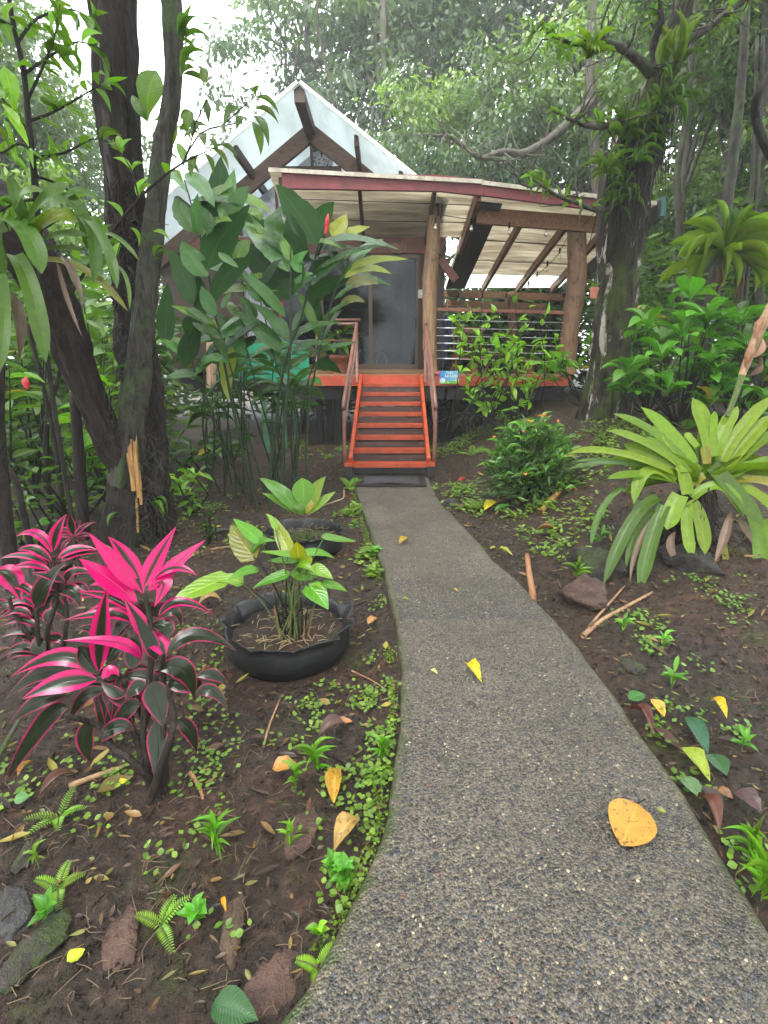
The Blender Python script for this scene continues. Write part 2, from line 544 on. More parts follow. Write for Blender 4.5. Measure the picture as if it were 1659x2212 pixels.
M = {}
M['leaf'] = leaf_mat('leaf_plain', vein=0, rib=0.4)
M['leaf_vein'] = leaf_mat('leaf_veined', vein=95, slope=2.0, rib=0.45, rough=0.24, holes=0.66)
M['leaf_ginger'] = leaf_mat('leaf_ginger', vein=210, slope=2.6, rib=0.35, rough=0.22, spec=0.5, trans=0.28, bump=0.5, holes=0.66)
M['leaf_backlit'] = leaf_mat('leaf_backlit_under', vein=210, slope=2.6, rib=0.5, rough=0.55, spec=0.12, trans=0.34, bump=0.4)  # shaded copy of the ginger leaf, for undersides seen against the light
M['leaf_strap'] = leaf_mat('leaf_strap', vein=0, rib=0.15, rough=0.36, spot=0.5, trans=0.34, spec=0.45, holes=0.64)
M['leaf_heart'] = leaf_mat('leaf_heart', vein=40, slope=4.0, rib=0.6, rough=0.25, spec=0.6, trans=0.38, holes=0.66)
M['leaf_pink'] = leaf_mat('leaf_pink', vein=0, rib=0.12, rough=0.18, spec=0.35, trans=0.26, holes=0.71, spot=0.12, pinkedge=True)
M['leaf_tint'] = leaf_mat('leaf_tint', src='attr', vein=0, rib=0.2, rough=0.38, trans=0.32)
M['leaf_far'] = leaf_mat('leaf_far', src='attr', vein=0, rib=0.0, rough=0.5, trans=0.35, bump=0.0)
M['dead'] = leaf_mat('dead_leaf', vein=42, slope=4.0, rib=0.35, rough=0.42, trans=0.08, spot=0.6, bump=0.12, vamp=0.05, holes=0.575)
M['stem'] = bark_mat('green_stem', (0.007, 0.018, 0.006), (0.020, 0.036, 0.011), sc=(30, 30, 14), rough=0.4)
M['stem_lt'] = bark_mat('light_stem', (0.06, 0.10, 0.02), (0.10, 0.14, 0.04), sc=(30, 30, 14), rough=0.4)
M['twig'] = bark_mat('dark_twig', (0.007, 0.006, 0.005), (0.028, 0.023, 0.019))
M['twig_grey'] = bark_mat('grey_twig', (0.022, 0.019, 0.015), (0.085, 0.075, 0.06), moss=(0.03, 0.045, 0.012), moss_amt=0.55)
M['bark_dark'] = bark_mat('bark_dark', (0.006, 0.0045, 0.004), (0.034, 0.024, 0.020), moss=(0.018, 0.026, 0.008), moss_amt=0.60)
M['bark_wet'] = bark_mat('bark_wet', (0.006, 0.004, 0.0035), (0.038, 0.022, 0.019), moss=(0.012, 0.02, 0.006), moss_amt=0.62, rough=0.45)
M['bark_lichen'] = bark_mat('bark_lichen', (0.010, 0.009, 0.0075), (0.075, 0.068, 0.056), moss=(0.035, 0.05, 0.02), moss_amt=0.5)
M['bark_white'] = bark_mat('bark_white', (0.008, 0.006, 0.005), (0.050, 0.038, 0.028), moss=(0.028, 0.040, 0.007), moss_amt=0.48, pale=(0.42, 0.38, 0.32), sc=(26, 26, 3))
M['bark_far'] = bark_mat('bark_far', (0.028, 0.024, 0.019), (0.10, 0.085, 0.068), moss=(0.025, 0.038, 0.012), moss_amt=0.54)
M['splinter'] = wood_mat('splintered_wood', (0.25, 0.11, 0.03), (0.62, 0.36, 0.12), (40, 40, 4), 0.6, 0.8)
M['log'] = wood_mat('peeled_log', (0.17, 0.088, 0.040), (0.42, 0.26, 0.14), (28, 28, 3), 0.55, 0.7, (0.05, 0.03, 0.02))
M['log_red'] = wood_mat('red_log', (0.13, 0.060, 0.030), (0.32, 0.175, 0.095), (24, 24, 3), 0.55, 0.7, (0.05, 0.03, 0.02))
M['rafter'] = wood_mat('rafter_wood', (0.16, 0.070, 0.033), (0.38, 0.19, 0.095), (30, 3, 30), 0.6, 0.3)
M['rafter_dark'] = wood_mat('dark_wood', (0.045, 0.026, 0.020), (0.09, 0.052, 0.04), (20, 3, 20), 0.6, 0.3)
M['gable_wood'] = wood_mat('gable_wood', (0.11, 0.060, 0.045), (0.21, 0.12, 0.09), (6, 20, 20), 0.65, 0.3)
M['plank_dark'] = wood_mat('riser_wood', (0.028, 0.013, 0.009), (0.085, 0.045, 0.036), (3, 40, 30), 0.4, 0.5, (0.12, 0.08, 0.07))
M['deckwood'] = wood_mat('deck_wood', (0.25, 0.13, 0.06), (0.45, 0.27, 0.14), (3, 30, 30), 0.55, 0.3)
M['black_wood'] = wood_mat('black_wood', (0.008, 0.007, 0.007), (0.03, 0.026, 0.024), (20, 20, 4), 0.6, 0.3)
M['red_paint'] = paint_mat('dull_red_paint', (0.20, 0.030, 0.034), (0.10, 0.04, 0.036), 0.5, 0.66)
M['brown_red'] = paint_mat('brown_red_paint', (0.24, 0.075, 0.045), (0.12, 0.05, 0.04), 0.5, 0.68)
M['orange'] = paint_mat('orange_paint', (0.50, 0.075, 0.022), (0.17, 0.045, 0.025), 0.42, 0.59)
M['fascia'] = paint_mat('coral_paint', (0.55, 0.085, 0.038), (0.3, 0.08, 0.05), 0.5, 0.70)
M['rail'] = paint_mat('brown_rail_paint', (0.25, 0.115, 0.085), (0.5, 0.4, 0.36), 0.4, 0.72)
M['teal'] = paint_mat('green_board_paint', (0.015, 0.30, 0.16), (0.03, 0.16, 0.09), 0.5, 0.66)
M['green_tin'] = paint_mat('green_sheet_paint', (0.14, 0.34, 0.19), (0.07, 0.13, 0.07), 0.5, 0.62)
M['teal_dark'] = paint_mat('dark_teal_paint', (0.01, 0.08, 0.08), (0.02, 0.05, 0.05), 0.5, 0.7)
M['terracotta'] = paint_mat('terracotta', (0.33, 0.10, 0.055), (0.16, 0.07, 0.05), 0.7, 0.6)
M['chair'] = wood_mat('chair_wood', (0.17, 0.055, 0.025), (0.32, 0.12, 0.05), (20, 20, 5), 0.45, 0.2)
k = Nd('steel_cable'); M['steel'] = k.done(k.bsdf((0.75, 0.76, 0.78), 0.3, None, 0.5, 0.6))
k = Nd('black_plastic'); M['black'] = k.done(k.bsdf((0.012, 0.012, 0.013), 0.4))
k = Nd('navy_cloth'); M['navy'] = k.done(k.bsdf((0.022, 0.026, 0.075), 0.75))
k = Nd('blue_curtain'); M['curtain'] = k.done(k.bsdf((0.10, 0.13, 0.28), 0.9))
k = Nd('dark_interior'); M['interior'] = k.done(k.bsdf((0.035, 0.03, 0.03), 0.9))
k = Nd('white_blind'); M['blind'] = k.done(k.bsdf((0.55, 0.53, 0.60), 0.8))
k = Nd('white_plate'); M['white'] = k.done(k.bsdf((0.75, 0.76, 0.74), 0.5))
k = Nd('red_flower'); M['red'] = k.done(k.bsdf((0.55, 0.015, 0.03), 0.5))
k = Nd('orange_flower'); M['oflower'] = k.done(k.bsdf((0.85, 0.22, 0.03), 0.5))
k = Nd('pink_plastic'); M['pink'] = k.done(k.bsdf((0.75, 0.10, 0.16), 0.35))
k = Nd('bronze_frame'); M['bronze'] = k.done(k.bsdf((0.11, 0.075, 0.05), 0.4, None, 0.5, 0.3))
k = Nd('door_glass')
fr = k.n('Fresnel', IOR=1.5).outputs[0]
M['glass'] = k.done(k.n('MixShader', Fac=k.math('MULTIPLY', fr, 0.7, clamp=True), i1=k.n('BsdfTransparent', Color=(0.36, 0.36, 0.38, 1)).outputs[0], i2=k.n('BsdfGlossy', Color=(0.75, 0.78, 0.8, 1), Roughness=0.09).outputs[0]).outputs[0])
k = Nd('clear_glass'); fr = k.n('Fresnel', IOR=1.45).outputs[0]
M['glass_clear'] = k.done(k.n('MixShader', Fac=fr, i1=k.n('BsdfTransparent', Color=(0.92, 0.93, 0.94, 1)).outputs[0], i2=k.n('BsdfGlossy', Color=(1, 1, 1, 1), Roughness=0.03).outputs[0]).outputs[0])
k = Nd('bulb_glass')
M['bulb'] = k.done(k.n('MixShader', Fac=0.35, i1=k.n('BsdfTransparent', Color=(0.95, 0.93, 0.85, 1)).outputs[0], i2=k.n('BsdfGlossy', Color=(1, 1, 1, 1), Roughness=0.05).outputs[0]).outputs[0])

def sheet_mat(name, c, dirt, amt, trans=0.5, sc=(1.2, 9, 9)):
    k = Nd(name)
    d1 = k.noise(k.mapv(k.pos(), sc), 1.0, 6.0, 0.65, 0.4)
    d2 = k.noise(k.pos(), 38.0, 3.0, 0.6)
    c2 = k.mix(k.n('MapRange', Value=d1, From_Min=amt - 0.16, From_Max=amt + 0.22).outputs[0], c, dirt)
    sp = k.n('MapRange', Value=d2, From_Min=0.70, From_Max=0.74).outputs[0]
    c2 = k.mix(k.math('MULTIPLY', sp, 0.7), c2, (0.05, 0.04, 0.03))
    a = k.bsdf(c2, 0.5, None, 0.4)
    b = k.n('BsdfTranslucent', Color=c2).outputs[0]
    return k.done(k.n('MixShader', Fac=trans, i1=a, i2=b).outputs[0])
M['sheet'] = sheet_mat('roof_sheet', (0.78, 0.74, 0.64), (0.36, 0.31, 0.23), 0.48, 0.55)
M['sheet_edge'] = paint_mat('pale_edge', (0.50, 0.46, 0.38), (0.22, 0.18, 0.13), 0.6, 0.55)
M['sheet_clear'] = sheet_mat('clear_roof_sheet', (0.93, 0.95, 0.93), (0.75, 0.75, 0.70), 0.6, 0.8)
M['gable_sheet'] = sheet_mat('gable_sheet', (0.78, 0.84, 0.86), (0.55, 0.60, 0.58), 0.58, 0.45, (1.5, 0.8, 3))

def soil_mat():
    k = Nd('wet_soil')
    p = k.pos()
    a = k.noise(p, 1.6, 6.0, 0.6); b = k.noise(p, 24.0, 6.0, 0.7); c3 = k.noise(p, 140.0, 3.0, 0.6)
    c = k.ramp(b, [(0.30, (0.008, 0.0045, 0.0032)), (0.52, (0.026, 0.0160, 0.0105)), (0.75, (0.085, 0.052, 0.037))])
    c = k.mix(k.n('MapRange', Value=a, From_Min=0.42, From_Max=0.62).outputs[0], c, k.mix(1.0, c, (1.5, 1.15, 1.0), 'MULTIPLY'))
    mz = k.math('ADD', k.math('MULTIPLY', k.noise(p, 2.7, 5.0, 0.7), 0.75), k.math('MULTIPLY', k.noise(p, 34.0, 3.0, 0.7), 0.3))
    mo = k.n('MapRange', Value=mz, From_Min=0.565, From_Max=0.66).outputs[0]
    c = k.mix(k.math('MULTIPLY', mo, 0.62), c, k.mix(c3, (0.014, 0.022, 0.005), (0.055, 0.075, 0.012)))
    h = k.math('ADD', k.math('MULTIPLY', b, 1.0), k.math('MULTIPLY', c3, 0.6))
    rg = k.math('ADD', 0.40, k.math('MULTIPLY', b, 0.5))
    return k.done(k.bsdf(c, rg, k.bump(h, 1.0, 0.02), 0.35))
M['soil'] = soil_mat()

def path_mat():
    k = Nd('exposed_aggregate')
    p = k.pos()
    v = k.n('TexVoronoi', {'feature': 'F1'}, Vector=p, Scale=130.0)
    v2 = k.n('TexVoronoi', {'feature': 'F1'}, Vector=p, Scale=55.0)
    sep = k.n('SeparateColor', Color=v.outputs['Color'])
    c = k.ramp(sep.outputs[0], [(0.0, (0.018, 0.0165, 0.015)), (0.45, (0.064, 0.056, 0.046)), (0.8, (0.16, 0.135, 0.10)), (1.0, (0.30, 0.25, 0.17))])
    cem = k.ramp(k.noise(p, 60.0, 5.0, 0.7), [(0.3, (0.062, 0.051, 0.038)), (0.7, (0.21, 0.172, 0.12))])
    e = k.n('MapRange', Value=v.outputs['Distance'], From_Min=0.35, From_Max=0.55).outputs[0]
    c = k.mix(e, c, cem)
    big = k.noise(p, 1.7, 5.0, 0.65)
    c = k.mix(k.n('MapRange', Value=big, From_Min=0.35, From_Max=0.65, To_Min=0.0, To_Max=0.75).outputs[0], c, (0.45, 0.43, 0.41), 'MULTIPLY')
    h = k.math('SUBTRACT', k.math('MULTIPLY', v2.outputs['Distance'], -0.5), v.outputs['Distance'])
    rg = k.n('MapRange', Value=k.noise(p, 5.0, 4.0), From_Min=0.3, From_Max=0.7, To_Min=0.28, To_Max=0.55).outputs[0]
    # moss creeping along the worn edge
    at = k.n('Attribute', {'attribute_name': 'tint'}).outputs['Color']
    ms = k.math('MULTIPLY', k.n('SeparateColor', Color=at).outputs[0], k.n('MapRange', Value=k.noise(p, 16.0, 5.0, 0.7), From_Min=0.42, From_Max=0.56).outputs[0])
    c = k.mix(ms, c, (0.035, 0.055, 0.012))
    return k.done(k.bsdf(c, rg, k.bump(h, 1.0, 0.008), 0.5))
M['path'] = path_mat()
k = Nd('pebble')
at = k.n('Attribute', {'attribute_name': 'tint'}).outputs['Color']
M['pebble'] = k.done(k.bsdf(at, 0.30, None, 0.5))

def rock_mat(name, c1, c2, moss_amt):
    k = Nd(name)
    a = k.noise(k.pos(), 11.0, 6.0, 0.7); b = k.noise(k.pos(), 60.0, 4.0, 0.7)
    c = k.ramp(a, [(0.3, c1), (0.7, c2)])
    mo = k.n('MapRange', Value=k.noise(k.pos(), 7.0, 5.0, 0.65), From_Min=moss_amt, From_Max=moss_amt + 0.08).outputs[0]
    c = k.mix(mo, c, k.mix(b, (0.010, 0.016, 0.004), (0.055, 0.075, 0.012)))
    return k.done(k.bsdf(c, 0.5, k.bump(k.math('ADD', a, k.math('MULTIPLY', b, 0.8)), 1.0, 0.035), 0.5))
M['rock_grey'] = rock_mat('grey_rock', (0.018, 0.017, 0.018), (0.075, 0.07, 0.07), 0.60)
M['rock_red'] = rock_mat('reddish_rock', (0.035, 0.017, 0.013), (0.14, 0.075, 0.055), 0.64)
M['rock_moss'] = rock_mat('mossy_rock', (0.014, 0.011, 0.009), (0.06, 0.043, 0.036), 0.47)
M['rock_dark'] = rock_mat('dark_rock', (0.008, 0.006, 0.005), (0.03, 0.021, 0.017), 0.58)
M['rock_tan'] = rock_mat('tan_rock', (0.05, 0.028, 0.015), (0.16, 0.105, 0.065), 0.62)

k = Nd('tyre_rubber')
n1 = k.noise(k.pos(), 30.0, 5.0, 0.7)
mu = k.n('MapRange', Value=k.noise(k.pos(), 9.0, 5.0, 0.7), From_Min=0.58, From_Max=0.75).outputs[0]
M['rubber'] = k.done(k.bsdf(k.mix(mu, (0.007, 0.007, 0.008), (0.026, 0.018, 0.013)), 0.42, k.bump(n1, 0.4, 0.006), 0.5))
k = Nd('mat_rubber')
vv = k.n('TexVoronoi', Vector=k.pos(), Scale=70.0)
M['mat'] = k.done(k.bsdf(k.ramp(vv.outputs['Distance'], [(0.2, (0.10, 0.105, 0.115)), (0.6, (0.02, 0.02, 0.024))]), 0.35, k.bump(vv.outputs['Distance'], 0.8, 0.01), 0.5))
M['mat_edge'] = M['black']

# ================================================================== SETTING
def ground_patch(xs, ys, fine):
    X, Y = np.meshgrid(xs, ys)
    Z = gh(X, Y)
    if fine:
        away = np.clip(np.minimum(np.abs(X - path_l(Y)), np.abs(X - path_r(Y))) / 0.05, 0.25, 1)
        cl = fbm(X, Y, 26.0, 4, 3, 0.6)
        Z = Z + away * (0.016 * cl + 0.022 * fbm(X, Y, 7.0, 3, 9) + 0.012 * np.clip(fbm(X, Y, 13.0, 2, 31), 0, 1))
    else:
        Z = Z + 0.03 * fbm(X, Y, 3.0, 3, 9)
    return X, Y, Z

def grid_mesh(X, Y, Z, skip=None):
    h, wd = X.shape
    V = np.stack([X, Y, Z], -1).reshape(-1, 3)
    i = np.arange(h - 1)[:, None] * wd; j = np.arange(wd - 1)[None]
    Q = np.stack([i + j, i + j + 1, i + wd + j + 1, i + wd + j], -1)
    if skip is not None: Q = Q[~skip]
    return V, Q.reshape(-1, 4)

# one sheet: fine spacing near the path, coarse far away
xs = np.concatenate([[-300, -120, -60, -35, -22, -16, -12, -9.5, -8, -7], np.arange(-6, -3.0, 0.12), np.arange(-3.0, -2.0, 0.04), np.arange(-2.0, 2.9, 0.0135), np.arange(2.9, 4.2, 0.04), np.arange(4.2, 7.5, 0.12), [8.2, 9.5, 12, 16, 22, 35, 60, 120, 300]])
ys = np.concatenate([[-60, -25, -12, -6, -3, -1.5, -0.6, 0.2], np.arange(0.7, 3.4, 0.0135), np.arange(3.4, 5.5, 0.022), np.arange(5.5, 9, 0.05), np.arange(9, 14, 0.15), [14.6, 15.5, 17, 20, 25, 32, 45, 70, 120, 300]])
X, Y, Z = ground_patch(xs, ys, True)
V, Q = grid_mesh(X, Y, Z)
g = ob('ground', mk('ground', V, Q, M['soil'])); g['kind'] = 'structure'

# path slab
ysp = np.concatenate([[-2, -0.5, 0.3], np.arange(0.8, 3.2, 0.03), np.arange(3.2, 7.16, 0.05)])
pl, pr = path_l(ysp), path_r(ysp)
pl = pl + 0.012 * fbm(ysp, ysp * 0 + 3.3, 6.0, 3, 2); pr = pr + 0.012 * fbm(ysp, ysp * 0 + 8.3, 6.0, 3, 2)
cols_ = np.concatenate([[0.0, 0.0, 0.012], np.linspace(0.03, 0.97, 34), [0.988, 1.0, 1.0]])
XX = pl[:, None] + (pr - pl)[:, None] * cols_[None]
YY = ysp[:, None] + 0 * XX
ZZ = 0.006 * fbm(XX, YY, 2.2, 3, 8) + 0.003 * fbm(XX, YY, 18.0, 2, 4)
ZZ[:, 1] -= 0.016; ZZ[:, -2] -= 0.014; ZZ[:, 2] -= 0.003; ZZ[:, -3] -= 0.003
ZZ[:, 0] = -0.16; ZZ[:, -1] = -0.16
V, Q = grid_mesh(XX, YY, ZZ)
ed = np.zeros((len(V), 3)); fr_ = np.broadcast_to(cols_[None], XX.shape)
ed[:, 0] = np.clip(1.2 - np.minimum(fr_, (1 - fr_) * 1.6) / 0.05, 0, 1).ravel()
pt = ob('path', mk('path', V, Q, M['path'], col=ed)); pt['kind'] = 'structure'

# exposed pebbles of the path, too many to count
def pebbles(n, y0, y1, r0, r1, seed):
    r = np.random.default_rng(seed)
    # denser near the walker, where stones are large in the view
    y = y0 + (y1 - y0) * r.random(n) ** 1.5
    f = 0.03 + 0.94 * r.random(n)
    f = np.clip(f, 0.03, 0.97)
    x = path_l(y) + (path_r(y) - path_l(y)) * f
    z = 0.006 * fbm(x, y, 2.2, 3, 8) + 0.003 * fbm(x, y, 18.0, 2, 4)
    a = np.linspace(0, 2 * math.pi, 6, endpoint=False)
    ring = np.stack([np.cos(a), np.sin(a), 0 * a - 0.25], -1)
    ring2 = np.stack([0.72 * np.cos(a), 0.72 * np.sin(a), 0 * a + 0.42], -1)
    tv = np.vstack([ring, ring2])
    tq = [(i, (i + 1) % 6, 6 + (i + 1) % 6, 6 + i) for i in range(6)] + [(6, 7, 8, 9), (6, 9, 10, 11)]
    tq = np.array(tq)
    sz = r0 + (r1 - r0) * r.random(n) ** 2.4
    el = r.uniform(0.55, 1.0, n); an = r.uniform(0, 6.28, n)
    ca, sa = np.cos(an), np.sin(an)
    j = 1 + 0.18 * r.normal(0, 1, (n, 12))
    bx = tv[None, :, 0] * j * sz[:, None]; by = tv[None, :, 1] * j * (sz * el)[:, None]
    Vx = x[:, None] + bx * ca[:, None] - by * sa[:, None]
    Vy = y[:, None] + bx * sa[:, None] + by * ca[:, None]
    Vz = z[:, None] + tv[None, :, 2] * (sz * 0.62)[:, None]
    V = np.stack([Vx, Vy, Vz], -1).reshape(-1, 3)
    Q = (tq[None] + (np.arange(n) * 12)[:, None, None]).reshape(-1, 4)
    kind = r.random(n)
    pal = np.array([(0.012, 0.012, 0.013), (0.026, 0.025, 0.025), (0.055, 0.051, 0.046), (0.10, 0.088, 0.070), (0.26, 0.215, 0.14), (0.10, 0.045, 0.03), (0.035, 0.041, 0.055)])
    idx = np.searchsorted(np.cumsum([0.32, 0.28, 0.18, 0.12, 0.03, 0.02, 0.05]), kind).clip(0, 6)
    c = pal[idx] * (1 + 0.25 * r.normal(0, 1, (n, 1)))
    return V, Q, np.repeat(np.clip(c, 0.01, 0.6), 12, axis=0)
V1, Q1, C1 = pebbles(46000, 0.72, 3.4, 0.0020, 0.0080, 5)
V2, Q2, C2 = pebbles(14000, 2.8, 6.7, 0.004, 0.008, 6)
gv = ob('path_gravel', mk('path_gravel', np.vstack([V1, V2]), np.vstack([Q1, Q2 + len(V1)]), M['pebble'], col=np.vstack([C1, C2])))
gv['kind'] = 'stuff'

# ================================================================== CABIN
YD, YW = 9.4, 10.5                      # deck edge, front wall
ZD = 1.27
cabin = thing('cabin', 'cabin with steep white gable roof standing on posts behind the stairs', 'cabin', (-1.3, YW, 0.9))
XA = -1.27
gy0 = 9.2                                # front edge of the gable roof
apex_f = P(645, 177, gy0); XA = apex_f.x; ZA = apex_f.z
SL = 0.70
def roofpt(dx, y, dz=0.0): return Vector((XA + dx, y, ZA - SL * abs(dx) + dz))
XLW, XRW = 3.05, 2.3
GB = 19.0
rf = None
for sgn, ext in ((-1, XLW), (1, XRW)):
    me_r = slab('roof', [roofpt(0, gy0), roofpt(0, GB), roofpt(sgn * ext, GB), roofpt(sgn * ext, gy0)], 0.03, M['gable_sheet'], cabin)
    # thin trim along the sheet's front edge
    beam('roof_trim', roofpt(sgn * 0.02, gy0 - 0.012, 0.012), roofpt(sgn * ext, gy0 - 0.012, 0.012), 0.02, 0.045, M['white'], me_r)
    for dx in ((1.05, 2.05, 2.85) if sgn < 0 else (0.85, 1.55, 2.2)):      # purlins under the sheet
        beam('purlin', roofpt(sgn * dx, gy0 + 0.12, -0.115), roofpt(sgn * dx, YW + 2.0, -0.115), 0.07, 0.15, M['rafter_dark'], me_r)
    # barge timber against the wall
    beam('barge_beam', roofpt(sgn * 0.0, YW - 0.05, -0.20), roofpt(sgn * ext, YW - 0.05, -0.20), 0.10, 0.25, M['gable_wood'], me_r)
beam('ridge_beam', Vector((XA, gy0 + 0.02, ZA - 0.13)), Vector((XA, GB, ZA - 0.13)), 0.16, 0.24, M['rafter_dark'], cabin)
# gable wall: glazed triangles, timbers, blinds behind the panes
def gable_poly(name, pts2d, y, th, mat):
    c = Vector((sum(p[0] for p in pts2d) / len(pts2d), y, sum(p[1] for p in pts2d) / len(pts2d)))
    n = len(pts2d)
    V = [(p[0] - c.x, -th / 2, p[1] - c.z) for p in pts2d] + [(p[0] - c.x, th / 2, p[1] - c.z) for p in pts2d]
    me = bpy.data.meshes.new(name)
    me.from_pydata(V, [], [tuple(range(n)), tuple(range(2 * n - 1, n - 1, -1))] + [(i, i + n, (i + 1) % n + n, (i + 1) % n) for i in range(n)])
    me.materials.append(mat); me.update()
    return ob(name, me, cabin, c)
gl = 3.72
half = (ZA - 0.33 - gl) / SL
gable_poly('gable_window', [(XA - half, gl), (XA + half, gl), (XA, ZA - 0.33)], YW + 0.02, 0.012, M['glass_clear'])
gable_poly('gable_blind', [(XA - half, gl), (XA + half, gl), (XA, ZA - 0.33)], YW + 0.42, 0.02, M['blind'])
beam('gable_crossbar', (XA - 0.52, YW - 0.005, ZA - 0.74), (XA + 0.52, YW - 0.005, ZA - 0.74), 0.05, 0.09, M['rafter_dark'], cabin)
for dx in (-1.35, -0.66, 0.0, 0.66):
    beam('gable_mullion', (XA + dx, YW - 0.006, gl), (XA + dx, YW - 0.006, ZA - 0.35 - SL * abs(dx)), 0.05, 0.05, M['rafter_dark'], cabin, (0, 1, 0))
# patterned lampshade seen through the gable glass
ls = P(697, 352, YW + 0.20)
lv, lq, lu = tubev([(0, 0, -0.2), (0, 0, -0.17), (0, 0, 0), (0, 0, 0.15), (0, 0, 0.19)], [0.04, 0.13, 0.19, 0.13, 0.04], 14)
k = Nd('patterned_shade')
M['shade'] = k.done(k.bsdf(k.mix(k.n('MapRange', Value=k.noise(k.pos(), 9.0, 2.0, 0.5, 3.0), From_Min=0.53, From_Max=0.56).outputs[0], (0.75, 0.73, 0.78), (0.12, 0.11, 0.13)), 0.7))
lamp = thing('pendant_lamp', 'white pendant lampshade with dark branch print hanging behind the gable glass', 'lamp', ls)
ob('lamp_shade', mk('lamp_shade', lv, lq, M['shade'], uv=lu), lamp, ls)
tube('lamp_cord', [ls + Vector((0, 0, 0.19)), ls + Vector((0, 0, 0.5))], 0.006, M['black'], lamp, 5)

# front wall: header, sliding door, dark side panels
X0, X1 = -4.2, 1.08
zt = P(850, 515, YW).z
box('header_beam', ((X0 + X1) / 2, YW - 0.02, zt - 0.13), (X1 - X0, 0.12, 0.27), M['brown_red'], cabin)
zdt, zdb = zt - 0.27, ZD + 0.075
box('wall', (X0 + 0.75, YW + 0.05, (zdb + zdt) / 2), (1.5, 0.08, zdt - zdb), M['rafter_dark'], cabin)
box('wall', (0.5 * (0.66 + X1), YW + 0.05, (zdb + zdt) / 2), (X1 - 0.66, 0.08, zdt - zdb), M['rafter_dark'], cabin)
box('sill', (-0.5, YW - 0.09, ZD + 0.04), (2.7, 0.24, 0.07), M['deckwood'], cabin)
def door_panel(xa, xb, yy, nm):
    d = thing_part(nm, ((xa + xb) / 2, yy, (zdb + zdt) / 2))
    zc = (zdb + zdt) / 2; h = zdt - zdb
    for x in (xa + 0.028, xb - 0.028): box('door_stile', (x, yy, zc), (0.056, 0.05, h), M['bronze'], d)
    for z in (zdb + 0.05, zdt - 0.035): box('door_rail', ((xa + xb) / 2, yy, z), (xb - xa - 0.112, 0.048, 0.10 if z < zc else 0.07), M['bronze'], d)
    box('pane', ((xa + xb) / 2, yy, zc), (xb - xa - 0.11, 0.008, h - 0.17), M['glass'], d)
    return d
def thing_part(name, loc):
    o = bpy.data.objects.new(name, None); o.empty_display_size = 0.1
    return link(o, cabin, loc)
door_panel(-0.28, 0.66, YW + 0.0, 'sliding_door')
door_panel(-1.22, -0.24, YW + 0.055, 'sliding_door')
door_panel(-2.18, -1.22, YW + 0.055, 'window')
box('door_handle', (0.61, YW - 0.04, 2.2), (0.03, 0.03, 0.22), M['black'], cabin)
# room behind the glass
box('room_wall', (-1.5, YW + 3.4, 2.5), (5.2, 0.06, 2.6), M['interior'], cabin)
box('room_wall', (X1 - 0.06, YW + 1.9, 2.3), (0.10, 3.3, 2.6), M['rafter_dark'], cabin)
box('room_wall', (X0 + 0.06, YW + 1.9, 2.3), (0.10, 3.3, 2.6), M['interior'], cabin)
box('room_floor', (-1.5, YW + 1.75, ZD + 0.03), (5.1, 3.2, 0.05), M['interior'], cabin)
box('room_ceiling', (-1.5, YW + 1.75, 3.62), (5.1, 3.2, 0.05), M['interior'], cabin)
def curtain(xa, xb, mat, y, za, zb):
    n = 40
    xx = np.linspace(xa, xb, n); yy = y + 0.025 * np.sin(np.arange(n) * 1.5)
    c = np.array([(xa + xb) / 2, y, (za + zb) / 2])
    V = np.vstack([np.stack([xx, yy, 0 * xx + za], -1), np.stack([xx, yy, 0 * xx + zb], -1)]) - c
    Q = np.array([(i, i + 1, n + i + 1, n + i) for i in range(n - 1)])
    ob('curtain', mk('curtain', V, Q, mat), cabin, c)
curtain(0.36, 0.60, M['curtain'], YW + 0.16, zdb + 0.03, zdt - 0.1)
curtain(-1.72, -1.30, M['curtain'], YW + 0.2, zdb + 0.03, zdt - 0.1)
curtain(-2.7, -2.2, M['blind'], YW + 0.2, zdb + 0.3, zdt - 0.1)
# a chair back glimpsed in the dark room
tube('chair_back', [(-0.16, YW + 0.9, 1.32), (-0.15, YW + 0.9, 1.56), (-0.09, YW + 0.9, 1.66), (-0.01, YW + 0.9, 1.66), (0.04, YW + 0.9, 1.56), (0.05, YW + 0.9, 1.32)], 0.016, M['blind'], cabin, 6, sub=3)
# side wall along the porch
box('side_wall', (X1 + 0.03, YW + 1.2, 2.4), (0.06, 2.4, 2.2), M['rafter_dark'], cabin)
